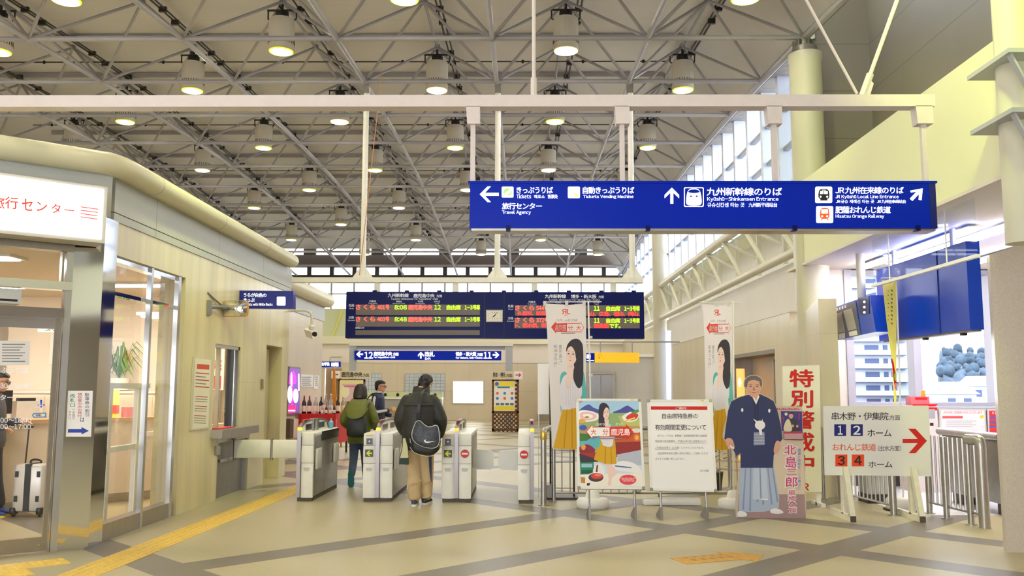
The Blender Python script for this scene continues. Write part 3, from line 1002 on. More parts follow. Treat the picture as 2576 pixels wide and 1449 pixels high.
for y in (9.6, 11.7, 13.8): m.lathe((-4.08, y, 3.78), [(.116, 0), (.117, .004), (.116, .008)], DSTEEL, 20, ax=(0, 1, 0))
m.box(-4.5, -4.1, 8.9, 15.6, 3.68, 3.78, PIPE)
meta(build(m, 'roof_edge_pipe'), 'fat cream half-round edge pipe along the top of the office block', 'edge pipe')

# chromed corner column
m = MB()
c0, c1, c2, c3 = V((-4.4, 8.55, 0)), V((-4.16, 8.68, 0)), V((-4.16, 8.96, 0)), V((-4.5, 9.1, 0))
m.prism([c0, c1, c2, c3], (0, 0, 3.24), CHROME)
o = build(m, 'corner_column', smooth=False)
meta(o, 'mirror-polished metal corner column beside the glass door', 'column')
PCH = Plane(c0, V((c1 - c0)).cross(V((0, 0, 1))), (0, 860, 3.083))
# paper notice taped to it
t = thing('paper_notice', 'white paper notice with blue arrow taped to the chromed column', 'notice', PCH((610, 735)))
m = MB(); q = [PCH(p, .002) for p in ((527, 380), (720, 380), (707, 735), (510, 735))]; m.prism(q, PCH.N * -.0015, PAPER); build(m, 'sheet', t)
m = MB()
m.text(PCH, '駐車券の割引', (657, 395, 692, 580), mat('navy_ink', (40, 44, 110), .6), .01, .003, vertical=True)
m.text(PCH, 'は', (622, 585, 655, 620), MATS['navy_ink'], .01, .003)
m.text(PCH, '領収書のみの発行', (600, 395, 634, 585), mat('red_ink', (196, 60, 70), .6), .012, .003, vertical=True)
m.text(PCH, '改札口', (540, 400, 582, 506), mat('green_ink', (40, 130, 90), .6), .02, .003, vertical=True)
m.text(PCH, 'へお回り', (560, 512, 580, 605), INK, .004, .003, vertical=True)
m.text(PCH, '下さい。', (530, 535, 552, 618), INK, .004, .003, vertical=True)
m.shape(PCH, [(528, 676), (632, 676), (632, 660), (690, 690), (632, 718), (632, 704), (526, 704)], mat('arrow_blue', (44, 72, 170), .6), .003)
build(m, 'lettering', t)

# glazed entrance of the travel office (angled front)
m = MB()
slab(m, FD, -.06, 0.0, 0, 2.9, -.1, .03, FRAMEM)
slab(m, FD, -.078, -.066, 0, 2.3, -.06, .02, CHROME)
slab(m, FD, -4.5, 0, 2.48, 2.56, -.1, .05, CHROME)
slab(m, FD, -4.5, 0, 2.86, 2.98, -.1, .05, STEEL)
slab(m, FD, -4.5, -.06, 2.2, 2.3, -.06, .04, CHROME)
slab(m, FD, -.1, -.08, 2.5, 2.9, -.08, .02, STEEL)
o = struct(m, 'window_6')
g = MB(); pane(g, FD, -4.5, -.06, 2.56, 2.86, -.02, GLASS); pane(g, FD, -4.5, -.06, 2.3, 2.48, -.02, GLASS); build(g, 'pane', o)
m = MB()
slab(m, FD, -.125, -.085, .02, 2.2, -.03, .01, STEEL)
slab(m, FD, -1.9, -.125, .02, .15, -.03, .02, STEEL)
slab(m, FD, -1.9, -.125, 2.1, 2.2, -.03, .02, CHROME)
slab(m, FD, -1.95, -1.85, .02, 2.2, -.03, .02, STEEL)
o = struct(m, 'door_2')
g = MB(); pane(g, FD, -1.85, -.12, .15, 2.1, -.005, GLASS); build(g, 'pane', o)
PDR = Plane(OD, ND, (0, 860, 3.083))
m = MB()
m.text(PDR, 'ぷうりば', (2, 195, 220, 243), LETTERD, .012, .004)
m.text(PDR, '30〜18:40', (2, 322, 238, 360), LETTERD, .008, .004)
m.text(PDR, 'ター', (2, 410, 100, 450), LETTERD, .012, .004)
m.text(PDR, '00〜18:00', (2, 588, 240, 626), LETTERD, .008, .004)
m.text(PDR, '00〜17:00', (2, 638, 238, 676), LETTERD, .008, .004)
build_split(m, o)
m = MB(); m.oval(PDR.crop(0, 1180, 2.862), 275, 545, 9, 9, CHROME, .022); build(m, 'lock', o)
t = thing('door_sticker', 'triangular white caution sticker with blue exclamation mark on the glass door', 'sticker', PDR((315, 510)))
m = MB(); m.shape(PDR, [(318, 432), (362, 512), (268, 512)], PAPER, .003); m.shape(PDR, [(310, 450), (326, 450), (321, 492), (315, 492)], BLUEP, .004); m.oval(PDR, 318, 503, 6, 6, BLUEP, .004)
m.text(PDR, '注', (286, 480, 306, 500), RED, .01, .004); m.text(PDR, '意', (330, 480, 350, 500), RED, .01, .004); build(m, 'print', t)
t = thing('arrow_sticker', 'white arrow-shaped sticker with blue rim on the glass door', 'sticker', PDR((300, 590)))
m = MB(); m.shape(PDR, [(246, 568), (262, 552), (358, 548), (358, 586), (262, 588)], mat('sticker_blue', (40, 130, 190), .5), .003); m.shape(PDR, [(254, 569), (266, 559), (350, 556), (350, 579), (266, 581)], PAPER, .004); m.text(PDR, '自動', (276, 560, 318, 577), INK, .01, .005); build(m, 'print', t)
t = thing('paper_poster', 'white paper notice hung above the lettering inside the glass door', 'notice', PDR((100, 180)))
m = MB(); m.prism([PDR(p, -.03) for p in ((0, -10), (240, -8), (232, 178), (0, 182))], PDR.N * -.002, PAPER)
for r in range(7): m.rect(PDR, 20, 15 + 22 * r, 200 - (r % 3) * 20, 22 + 22 * r, GREYTX, -.028)
build(m, 'sheet', t)
# air-curtain box above the door
m = MB(); slab(m, FD, -1.6, -.42, 2.33, 2.47, -.5, -.06, WHITE); slab(m, FD, -1.55, -.45, 2.35, 2.37, -.06, -.055, BLACK); meta(build(m, 'air_curtain'), 'white air-curtain box over the glass door', 'air curtain')
# green/white small sign inside the door head
PSM = Plane(OD - ND * .5, ND)
m = MB(); m.prism([PSM(p) for p in ((96, 806), (141, 808), (141, 836), (96, 834))], ND * -.02, mat('lit_sign_white', (240, 250, 225), .5, emit=.8)); m.text(PSM, 'みどり', (99, 810, 137, 818), mat('jr_green', (150, 170, 20), .5), .01); m.text(PSM, 'JR', (112, 822, 137, 833), MATS['jr_green'], .01)
meta(build(m, 'counter_sign'), 'small lit white sign with green letters inside the travel office', 'sign')

# lightbox over the entrance
PLB = Plane(OD + ND * .38, ND)
FLB = Fr(OD + ND * .38, UD)
ur = (PLB((268, 545)) - FLB.O).dot(UD)
zt, zb = PLB((270, 470)).z, PLB((266, 612)).z
t = thing('lightbox_sign', 'large glowing white lightbox sign with thin red letters over the glass door', 'sign', FLB((ur - 1, zb)))
m = MB(); slab(m, FLB, ur - 3.6, ur, zb, zt, -.3, -.01, mat('lightbox_case', (206, 202, 190), .4)); build(m, 'case', t)
m = MB(); slab(m, FLB, ur - 3.57, ur - .035, zb + .035, zt - .03, -.012, 0.0, mat('lightbox_face', (255, 255, 255), .5, emit=2.2)); build(m, 'face', t)
m = MB(); PL4 = PLB.crop(0, 400, 4.025)
RT = mat('thin_red_letter', (220, 60, 40), .5, emit=.25, ergb=(236, 60, 40))
for ch, bx in (('旅', (-78, 376, 46, 498)), ('行', (52, 380, 185, 500)), ('セ', (222, 400, 330, 518)), ('ン', (370, 430, 475, 525)), ('タ', (522, 450, 612, 545))):
    m.text(PL4, ch, bx, RT, .035, .003, sh=10)
m.shape(PL4, [(650, 509), (750, 519), (750, 530), (650, 520)], RT, .003)
for k in range(4):
    y = 480 + 33.5 * k
    m.shape(PL4, [(818 - k * 2, y), (993 - k * 2, y + 24), (993 - k * 2, y + 34), (818 - k * 2, y + 10)], RT, .003)
build_split(m, t)

# shop windows in the side wall
m = MB()
m.box(-4.34, -4.205, 8.97, 10.84, 0, .17, STEEL)
for y0, y1 in ((9.92, 9.98), (10.72, 10.8)):
    m.box(-4.25, -4.195, y0, y1, 0, 2.92, FRAMEM)
m.box(-4.34, -4.22, 8.95, 10.8, 2.84, 2.92, CHROME)
m.box(-4.33, -4.25, 8.95, 10.8, 2.5, 2.54, CHROME)
o = struct(m, 'window_7')
g = MB(); SG = glassmat('shop_glass', (250, 250, 250), .16)
for y0, y1 in ((8.95, 9.9), (9.98, 10.68)): g.poly([(-4.28, y0, .17), (-4.28, y1, .17), (-4.28, y1, 2.84), (-4.28, y0, 2.84)], SG)
build(g, 'pane', o)
m = MB()
WOODW = mat('white_lacquer', (240, 236, 222), .4)
for z in (1.53, .82): m.box(-4.625, -4.555, 8.98, 10.88, z, z + .06, WOODW)
for y in (9.84, 10.58): m.box(-4.62, -4.56, y, y + .07, 0.0, 1.55, WOODW)
m.box(-4.62, -4.56, 9.0, 9.06, 0, 1.55, WOODW)
meta(build(m, 'window_rail'), 'white lacquered rail frame standing behind the side shop window', 'rail')

# shop interior
SHOPW = mat('shop_wall', (240, 226, 204), .55, noise=.02, nscale=2)
m = MB()
m.box(-11, -10.8, 3, 15.6, 0, 3.2, SHOPW)
m.box(-10.8, -4.5, 15.3, 15.6, 0, 3.2, SHOPW)
m.box(-8.2, -4.5, 14.05, 14.2, 0, 3.2, SHOPW)
m.box(-4.62, -4.5, 10.95, 14.1, .95, 1.0, SHOPW)
struct(m, 'wall_shop')
m = MB(); m.prism([(-10.8, 3.3, 2.98), FD((-.12, 2.98), -.1), V((-4.4, 9.1, 2.98)), V((-4.5, 15.3, 2.98)), V((-10.8, 15.3, 2.98))], (0, 0, .1), mat('shop_ceiling', (222, 204, 178), .6))
struct(m, 'ceiling_shop', smooth=False)
TUBE = mat('shop_tube_light', (255, 244, 220), .5, emit=20, ergb=(255, 244, 232))
for i, (x, y) in enumerate(((-6.2, 9.6), (-5.6, 12.2), (-7.6, 12.4), (-8.4, 9.2))):
    t = thing('ceiling_panel_light', ('recessed panel light over the traveller in the travel office', 'recessed panel light over the counter near the side window', 'recessed panel light at the back of the travel office', 'recessed panel light deepest to the side in the travel office')[i], 'ceiling light', (x, y, 2.93), 'travel office ceiling lights')
    m = MB(); m.box(x - .66, x + .66, y - .18, y + .18, 2.95, 2.978, WHITE); build(m, 'frame', t)
    m = MB(); m.box(x - .6, x + .6, y - .13, y + .13, 2.94, 2.951, TUBE); build(m, 'diffuser', t)
# service counter
CU = V((.666, .746, 0)); CN = V((.746, -.666, 0))
FC = Fr((-7.6, 9.75, 0), CU)
t = thing('service_counter', 'long cream service counter inside the travel office', 'counter', (-6.2, 11.3, 0))
m = MB(); slab(m, FC, -1, 3.75, .12, 1.08, -.62, 0, mat('counter_front', (236, 218, 194), .4, noise=.02, nscale=2)); build(m, 'front', t)
m = MB(); slab(m, FC, -1, 3.8, 1.08, 1.13, -.66, .05, mat('counter_top', (214, 178, 134), .35)); build(m, 'worktop', t)
m = MB(); slab(m, FC, -1, 3.75, 0, .12, -.6, -.02, STEEL); build(m, 'plinth', t)
def onC(u, d=-.3, z=1.13): return FC((u, z), d)
t = thing('monitor', 'black computer monitor standing on the service counter', 'monitor', onC(1.75))
m = MB(); slab(m, FC, 1.55, 1.95, 1.2, 1.5, -.42, -.36, BLACK); build(m, 'screen', t)
m = MB(); slab(m, FC, 1.7, 1.8, 1.13, 1.25, -.42, -.39, BLACK); slab(m, FC, 1.62, 1.88, 1.13, 1.15, -.48, -.3, BLACK); build(m, 'stand', t)
t = thing('leaflet_stand', 'yellow leaflet stand leaning on the counter near the side window', 'leaflet stand', onC(3.15))
m = MB(); p = [FC((3.03, 1.13), -.12), FC((3.23, 1.13), -.12), FC((3.3, 1.5), -.3), FC((3.1, 1.5), -.3)]; m.prism(p, CN * -.015, mat('leaflet_yellow', (244, 206, 60), .5)); build(m, 'board', t)
m = MB(); m.prism([a + CN * .004 for a in (p[0].lerp(p[3], .15), p[1].lerp(p[2], .15), p[1].lerp(p[2], .45), p[0].lerp(p[3], .45))], CN * .001, mat('leaflet_red', (220, 70, 50), .5)); build(m, 'print', t)
for i, (u, c_, lab) in enumerate(((2.55, (90, 150, 150), 'teal'), (2.63, (100, 130, 180), 'blue'), (2.71, (110, 170, 120), 'green'), (2.79, (70, 120, 170), 'dark blue'), (2.87, (200, 206, 190), 'pale'))):
    m = MB(); slab(m, FC, u, u + .07, 1.13, 1.48, -.55, -.3, mat('file_' + lab.replace(' ', '_'), c_, .5)); meta(build(m, 'file_box'), f'{lab} file box standing in the row on the counter', 'file', 'file boxes on the counter')
m = MB(); slab(m, FC, 2.45, 2.85, 1.13, 1.28, -.2, -.19, PAPER); slab(m, FC, 2.5, 2.8, 1.2, 1.22, -.19, -.188, RED); meta(build(m, 'price_card'), 'white folded card with red line on the counter edge', 'card')
m = MB(); slab(m, FC, 3.32, 3.5, 1.13, 1.27, -.25, -.08, mat('pink_box', (232, 150, 160), .5)); meta(build(m, 'leaflet_box'), 'pink leaflet box beside the yellow stand', 'box')
t = thing('counter_printer', 'pale ticket printer on the back shelf behind the monitor', 'printer', onC(2.15, -.5))
m = MB(); slab(m, FC, 2.02, 2.3, 1.13, 1.36, -.6, -.4, WHITE); build(m, 'body', t)
m = MB(); slab(m, FC, 2.06, 2.26, 1.36, 1.4, -.56, -.44, BLACK); build(m, 'tray', t)
# back shelf with potted plant, cabinet, pictures
t = thing('back_cabinet', 'long pale cabinet along the back of the travel office', 'cabinet', (-6.6, 13.8, 0))
m = MB(); m.box(-8.1, -4.75, 13.55, 14.03, 0, 1.45, mat('cabinet_pale', (232, 220, 200), .45)); build(m, 'body', t)
m = MB(); m.box(-8.1, -4.75, 13.53, 14.03, 1.45, 1.48, WOODW); build(m, 'top', t)
for i in range(4):
    m = MB(); m.box(-8.05 + .83 * i, -7.28 + .83 * i, 13.52, 13.55, .1, 1.4, mat('cabinet_door', (234, 216, 188), .4)); o = build(m, 'door', t)
    m = MB(); m.box(-7.4 + .83 * i, -7.36 + .83 * i, 13.5, 13.52, .75, .9, STEEL); build(m, 'handle', o)
t = thing('potted_palm', 'leafy green potted plant on the back cabinet of the travel office', 'plant', (-6.25, 13.75, 1.48))
m = MB(); m.lathe((-6.25, 13.75, 1.48), [(.1, 0), (.14, .02), (.16, .2), (.14, .2)], mat('pot_white', (230, 226, 214), .4), 16); build(m, 'pot', t)
m = MB(); LEAF = mat('leaf_green', (96, 140, 48), .5, noise=.25, nscale=8)
for k in range(60):
    a = rng.uniform(0, 6.28); r_ = rng.uniform(.2, .55); h = rng.uniform(.05, .5)
    b0 = V((-6.25, 13.75, 1.66)); mid = b0 + V((math.cos(a) * r_ * .5, math.sin(a) * r_ * .3, h + .12)); tip = b0 + V((math.cos(a) * r_, math.sin(a) * r_ * .5, h - .1))
    s_ = V((-math.sin(a), math.cos(a), .4)) * .012
    m.add([b0, mid - s_, mid + s_, tip], [(0, 1, 2), (1, 3, 2)], LEAF)
build(m, 'leaves', t)
for i, (x, z, w_, h_) in enumerate(((-5.35, 1.75, .32, .4), (-7.2, 1.9, .6, .5))):
    t = thing('framed_picture', ('black framed picture on the back wall near the plant', 'pale framed picture deep in the travel office')[i], 'picture', (x, 14.03, z))
    m = MB(); m.box(x - w_ / 2, x + w_ / 2, 14.01, 14.05, z, z + h_, BLACK if i == 0 else WOODW); build(m, 'frame', t)
    m = MB(); m.box(x - w_ / 2 + .05, x + w_ / 2 - .05, 14.0, 14.01, z + .05, z + h_ - .05, PAPER); build(m, 'sheet', t)

# ticket window, shelf, steel panel, side door
m = MB()
m.box(-4.28, -4.2, 12.06, 12.12, .97, 2.14, FRAMEM); m.box(-4.28, -4.22, 12.38, 12.42, .97, 2.14, FRAMEM)
m.box(-4.29, -4.23, 12.86, 13.02, .97, 2.14, BLACK); m.box(-4.28, -4.2, 13.12, 13.17, .97, 2.14, FRAMEM); m.box(-4.28, -4.2, 12.06, 13.17, 2.09, 2.14, FRAMEM)
o = struct(m, 'window_8')
g = MB(); g.poly([(-4.25, 12.12, .97), (-4.25, 12.86, .97), (-4.25, 12.86, 2.09), (-4.25, 12.12, 2.09)], SG); build(g, 'pane', o)
t = thing('booth_fill_light', 'added fill light brightening the inside of the ticket booth', 'ceiling light', (-4.9, 12.9, 2.6))  # added lamp, put in to brighten the booth behind the ticket window
m = MB(); m.box(-5.5, -4.58, 12.7, 13.0, 2.55, 2.58, TUBE); build(m, 'diffuser', t); m = MB(); m.box(-5.55, -4.54, 12.65, 13.05, 2.58, 2.62, WHITE); build(m, 'housing', t)
t = thing('ticket_shelf', 'steel shelf below the ticket window', 'shelf', (-4.1, 12.7, .84))
m = MB(); m.box(-4.4, -4.02, 12.0, 13.68, .86, .97, STEEL); build(m, 'slab', t)
m = MB(); m.box(-4.3, -4.14, 12.2, 12.9, .97, .985, mat('red_mat', (200, 60, 50), .6)); build(m, 'mat', t)
t = thing('steel_panel_unit', 'grey steel panel set into the wall under the ticket shelf', 'panel', (-4.25, 13.0, 0))
m = MB(); m.box(-4.3, -4.26, 12.3, 13.7, .0, .86, DSTEEL); build(m, 'back', t)
m = MB(); m.box(-4.3, -4.19, 12.3, 12.36, .0, .86, STEEL); m.box(-4.3, -4.19, 13.64, 13.7, .0, .86, STEEL); m.box(-4.3, -4.17, 12.3, 13.7, .78, .86, STEEL); m.box(-4.27, -4.2, 12.5, 13.7, .5, .54, STEEL); build(m, 'frame', t)
m = MB(); m.box(-4.45, -4.39, 14.6, 15.4, 0, 2.2, mat('recess_door', (198, 186, 150), .5)); o = struct(m, 'door_3')
g = MB(); g.box(-4.39, -4.36, 14.68, 14.72, .9, 1.1, STEEL); build(g, 'door_handle', o)
# pale poster with yellow and red patches inside ticket booth
fb = Fr((-5.6, 13.88, 0), (1, 0, 0))
m = MB(); m.box(-5.6, -4.66, 13.88, 13.9, 1.5, 2.5, mat('booth_sheet', (244, 236, 220), .5)); m.text(fb, '売', (.74, 1.98, .9, 1.8), mat('red_ink', (196, 60, 70), .6), .03, .003)
m.rect(fb, .55, 1.7, .7, 2.1, mat('booth_yellow', (250, 210, 60), .5), .002); m.rect(fb, .78, 1.52, .9, 1.72, RED, .002)
meta(build(m, 'booth_poster'), 'pale poster with red characters behind the ticket window', 'poster')
# framed notice on the stone wall
PW1 = PXL(-4.18, (400, 680, 2.338))
t = thing('wall_notice', 'tall framed paper notice with red heading on the stone wall', 'notice', PW1((240, 940)))
m = MB(); m.prism([PW1(p, .02) for p in ((196, 508), (303, 520), (285, 930), (177, 942))], (-.018, 0, 0), mat('notice_frame', (214, 208, 190), .4)); build(m, 'frame', t)
m = MB(); m.shape(PW1, [(203, 517), (296, 528), (279, 922), (185, 933)], mat('notice_paper', (238, 232, 206), .5), .022)
m.shape(PW1, [(214, 550), (286, 556), (285, 584), (212, 580)], mat('notice_red', (214, 80, 40), .5), .023)
for k in range(5): m.shape(PW1, [(207 - k * 1, 600 + 20 * k), (285 - (k % 2) * 18, 606 + 20 * k), (284 - (k % 2) * 18, 612 + 20 * k), (206 - k * 1, 606 + 20 * k)], (GREYTX if k % 2 else mat('red_ink', (196, 60, 70), .6)), .023)
for k in range(12):
    y = 740 + 14 * k
    if k in (3, 7): continue
    m.shape(PW1, [(204 - k, y), (276 - k, y + 4), (276 - k, y + 8), (204 - k, y + 4)], MATS['red_ink'] if k in (0, 4, 8) else GREYTX, .023)
build(m, 'print', t)
for nm, lab, p in (('wall_switch', 'small dark switch strip on the stone wall beside the side door', [(598, 640), (606, 640), (606, 698), (598, 698)]), ('wall_outlet', 'square grey box on the stone wall near the steel panel', [(326, 1032), (348, 1034), (348, 1086), (326, 1084)])):
    m = MB(); m.prism([PW1(a, .03) for a in p], (-.03, 0, 0), STEEL if nm == 'wall_outlet' else mat('switch_olive', (150, 140, 90), .4)); meta(build(m, nm), lab, 'wall box')
# convex mirror on its bracket
t = thing('traffic_mirror', 'rectangular convex mirror with orange rim on a wall bracket', 'mirror', (-4.0, 12.3, 2.5))
PM = PY(12.3, (400, 680, 2.338))
m = MB()
rim = [(372, 196), (378, 182), (392, 178), (508, 177), (520, 184), (524, 200), (519, 252), (512, 266), (498, 272), (384, 272), (370, 266), (366, 252)]
m.prism([PM(p) for p in rim], (0, .05, 0), mat('mirror_rim', (222, 150, 40), .4)); build(m, 'rim', t)
m = MB(); cx, cy = 445, 225
rings = [[PM((cx + (p[0] - cx) * s_, cy + (p[1] - cy) * s_), d) for p in rim] for s_, d in ((.94, .003), (.7, .025), (.4, .04), (.05, .045))]
m.loft(rings, CHROME, True); build(m, 'glass', t)
m = MB()
w0 = PXL(-4.18, (400, 680, 2.338))((290, 212)); w1 = PXL(-4.18, (400, 680, 2.338))((284, 130))
pm = PM((400, 215), -.06)
m.tube([w0, pm], .03, DSTEEL, 8); m.tube([w1, w0.lerp(pm, .75)], .012, DSTEEL, 6); m.box(-4.18, -4.15, w0.y - .06, w0.y + .06, w0.z - .12, w0.z + .08, DSTEEL); m.tube([pm, pm + V((.2, 0.02, 0))], .035, DSTEEL, 8)
build(m, 'bracket', t)
# projecting blue sign
PB = PY(13.0, (400, 680, 2.338))
t = thing('projecting_sign', 'dark blue projecting sign with white lettering on the stone wall', 'sign', PB((625, 225)))
m = MB(); m.prism([PB(p) for p in ((461, 118), (790, 122), (790, 226), (461, 222))], (0, .14, 0), mat('blue_sign_dark', (8, 22, 112), .3, emit=.25, ergb=(0, 14, 110))); build(m, 'case', t)
m = MB(); m.prism([PB(p, -.02) for p in ((448, 112), (462, 112), (462, 232), (448, 232))], (0, .1, 0), NAVY); build(m, 'mount', t)
m = MB(); m.text(PB, 'うらが白色の', (498, 134, 632, 158), LETTER, .02); m.text(PB, 'きっぷ', (498, 164, 562, 186), LETTER, .02); m.text(PB, 'Tickets with White Backs', (498, 192, 668, 208), LETTER, .01)
m.rrect(PB, 693, 155, 744, 207, 6, LETTER); m.text(PB, 'ご', (706, 166, 730, 196), mat('faint_print', (214, 214, 226), .5), 0, .003); build_split(m, t)
# surveillance camera on its curved arm
PC = PY(16.4, (400, 680, 2.338))
t = thing('surveillance_camera', 'pale surveillance camera hanging from a curved arm', 'camera', PC((895, 395)))
m = MB(); m.tube(crv([tuple(PC(p)) for p in ((745, 240), (820, 236), (872, 240), (896, 262), (898, 340))], 6, False), .025, CREAM, 8)
m.tube([PC((745, 240)), V((-4.3, 15.9, PC((745, 240)).z))], .025, CREAM, 8)
build(m, 'arm', t)
m = MB(); m.obox(PC((892, 368)), (.09, -.10, -.03), (.03, .045, .03), (-.02, -.0, .07), CREAM); m.lathe(PC((898, 340), .0) , [(.05, -.02), (.06, .03), (.04, .06)], CREAM, 12); build(m, 'body', t)
m = MB(); m.lathe(PC((892, 368)) + V((.09, -.1, -.03)), [(.05, 0), (.05, .02), (.03, .02)], BLACK, 12, ax=(.09, -.1, -.03)); build(m, 'lens', t)

# second block behind, with gutter pipe
m = MB()
S2 = grooved('second_block_stone', (212, 198, 176), 0.3, [(1, 1.1, 0.2), (2, 1.5, 0)], 0.04, 2.5, 0.85, 0.006, streak=(1, 1, .15))
m.box(-9.4, -5.0, 15.9, 22.2, 0, 3.2, S2)
struct(m, 'wall_second_block')
m = MB(); m.box(-9.4, -4.98, 15.9, 22.3, 3.2, 3.56, FASC); struct(m, 'trim_2')
m = MB(); m.tube([(-4.9, 15.95, 3.72), (-4.9, 22.3, 3.72)], .165, PIPE, 18); m.lathe((-4.9, 22.3, 3.72), [(.165, 0), (.14, .08), (.06, .14), (.002, .15)], PIPE, 18, ax=(0, 1, 0)); m.box(-9.4, -4.95, 15.9, 22.3, 3.56, 3.68, PIPE)
meta(build(m, 'roof_edge_pipe'), 'cream edge pipe of the farther block, ending in a rounded cap', 'edge pipe')
PS = PXL(-5.0, (700, 840, 5.575))
t = thing('poster_lightbox', 'glowing magenta and violet poster lightbox on the farther block', 'poster', PS((190, 1130)))
m = MB(); m.prism([PS(p, .05) for p in ((128, 458), (282, 470), (264, 1128), (98, 1142))], (-.05, 0, 0), DSTEEL); build(m, 'frame', t)
m = MB()
m.shape(PS, [(122, 486), (272, 492), (258, 1104), (104, 1118)], mat('poster_violet', (120, 70, 170), .4, emit=.6), .052)
PK = mat('poster_pink', (255, 40, 190), .4, emit=1.2); PWH = mat('poster_white', (255, 240, 250), .4, emit=1.4)
m.shape(PS, [(112, 700), (118, 600), (150, 530), (190, 520), (215, 600), (210, 700)], PK, .054)
m.rect(PS, 154, 700, 172, 1010, PK, .054); m.oval(PS, 128, 850, 34, 120, PWH, .055); m.oval(PS, 210, 870, 38, 100, PWH, .055); m.oval(PS, 150, 640, 14, 100, PWH, .055)
m.shape(PS, [(104, 1000), (212, 996), (206, 1100), (100, 1108)], mat('poster_magenta', (255, 30, 110), .4, emit=1.0), .054); m.rect(PS, 104, 1068, 200, 1086, PWH, .056); m.rect(PS, 245, 560, 262, 800, PWH, .055)
build(m, 'print', t)
for i, (p, lab) in enumerate(([(((312, 566), (490, 575), (480, 745), (305, 738))), 'wide sheet of small print pinned above the bottle table'], [(((500, 580), (575, 584), (548, 780), (490, 770))), 'narrow paper with a picture pinned beside the wide sheet'])):
    m = MB(); m.prism([PS(a, .012) for a in p], (-.01, 0, 0), PAPER)
    x0, x1 = p[0][0], p[1][0] - 20
    for k in range(5): m.rect(PS, x0 + 8, 600 + 28 * k, x0 + (x1 - x0) * (.9 - .1 * (k % 2)), 612 + 28 * k, GREYTX if k % 2 else mat('teal_print', (90, 150, 150), .5), .014)
    meta(build(m, 'pinned_paper'), lab, 'notice', 'papers pinned above the bottle table')
m = MB(); m.prism([PS(a, .1) for a in ((130, 1185), (222, 1190), (216, 1450), (120, 1470))], (-.1, 0, 0), mat('cabinet_pale', (232, 220, 200), .45)); m.prism([PS(a, .105) for a in ((98, 1190), (150, 1195), (142, 1460), (90, 1460))], (-.1, 0, 0), mat('painted_shade', (90, 76, 64), .6))  # second slab is solid, painted dark as the shade of an open side
meta(build(m, 'side_cabinet'), 'pale cabinet with side painted dark as shade below the magenta poster', 'cabinet')

# ================================================================== OVERHEAD DIRECTION SIGN
PS8 = PY(8.0, (1160, 420, 2.0774))
t = thing('overhead_sign', 'long blue overhead direction sign with white lettering, hung close to the viewer', 'sign', (1.66, 8.1, 3.0))
m = MB(); m.box(-.475, 3.80, 8.0, 8.22, 3.005, 3.435, BLUE); m.box(-.49, 3.815, 7.99, 8.23, 3.425, 3.445, BLUE)
m.box(3.74, 3.80, 7.996, 8.0, 3.01, 3.425, mat('sign_blue_deep', (4, 24, 110), .3)); build(m, 'case', t)
m = MB(); m.box(-.46, 3.79, 8.02, 8.2, 2.985, 3.006, STEEL)
for x in (-.12, 1.16, 2.5, 3.62): m.box(x - .02, x + .02, 7.985, 8.06, 2.98, 3.03, NAVY)
build(m, 'bottom_tray', t)
m = MB()
m.arrow(PS8, 147, 143, 100, 82, 16, 180, LETTER)
m.rrect(PS8, 212, 103, 274, 160, 6, LETTER)
m.oval(PS8, 243, 131, 22, 20, mat('icon_green', (130, 200, 90), .5, emit=.9), .003); m.shape(PS8, [(226, 138), (250, 122), (262, 112), (258, 134), (240, 148)], LETTER, .004)
m.text(PS8, 'きっぷうりば', (290, 104, 480, 138), LETTER, .03); m.text(PS8, 'Tickets', (290, 143, 365, 164), LETTER, .015); m.text(PS8, '매표소', (382, 146, 437, 164), LETTER, .01); m.text(PS8, '售票处', (452, 144, 506, 165), LETTER, .01)
m.text(PS8, '旅行センター', (214, 188, 422, 221), LETTER, .03); m.text(PS8, 'Travel Agency', (214, 227, 364, 251), LETTER, .015)
m.rrect(PS8, 558, 103, 621, 163, 6, LETTER)
m.shape(PS8, [(592, 128), (596, 126), (598, 138), (610, 140), (612, 156), (596, 156), (590, 146)], mat('icon_hand', (230, 190, 120), .5, emit=.8), .003)
m.text(PS8, '自動きっぷうりば', (636, 104, 904, 140), LETTER, .03); m.text(PS8, 'Tickets Vending Machine', (638, 146, 900, 167), LETTER, .015)
m.arrow(PS8, 1101, 150, 84, 76, 16, -90, LETTER)
m.rrect(PS8, 1164, 106, 1268, 209, 8, LETTER); m.rrect(PS8, 1169, 111, 1263, 204, 6, BLUE, .003)
m.shape(PS8, crv([(1176, 190), (1180, 140), (1192, 118), (1216, 113), (1240, 118), (1252, 140), (1256, 190), (1236, 201), (1196, 201)], 4), LETTER, .004)
m.shape(PS8, crv([(1186, 132), (1196, 121), (1216, 118), (1236, 121), (1246, 132), (1216, 137)], 4), BLUE, .005); m.rect(PS8, 1196, 150, 1206, 158, BLUE, .005); m.rect(PS8, 1226, 150, 1236, 158, BLUE, .005)
m.text(PS8, '九州新幹線のりば', (1284, 108, 1676, 150), LETTER, .025); m.text(PS8, 'Kyūshū-Shinkansen Entrance', (1286, 157, 1658, 182), LETTER, .015); m.text(PS8, '규슈신칸센 타는 곳', (1287, 187, 1480, 210), LETTER, .01); m.text(PS8, '九州新干线站台', (1502, 187, 1652, 210), LETTER, .01)
m.rrect(PS8, 1850, 103, 1939, 189, 8, LETTER); BK = mat('icon_black', (30, 28, 30), .5)
m.shape(PS8, crv([(1870, 165), (1868, 130), (1876, 118), (1895, 114), (1914, 118), (1922, 130), (1920, 165)], 3), BK, .003)
for x in (1875, 1897): m.rect(PS8, x, 126, x + 18, 142, LETTER, .004)
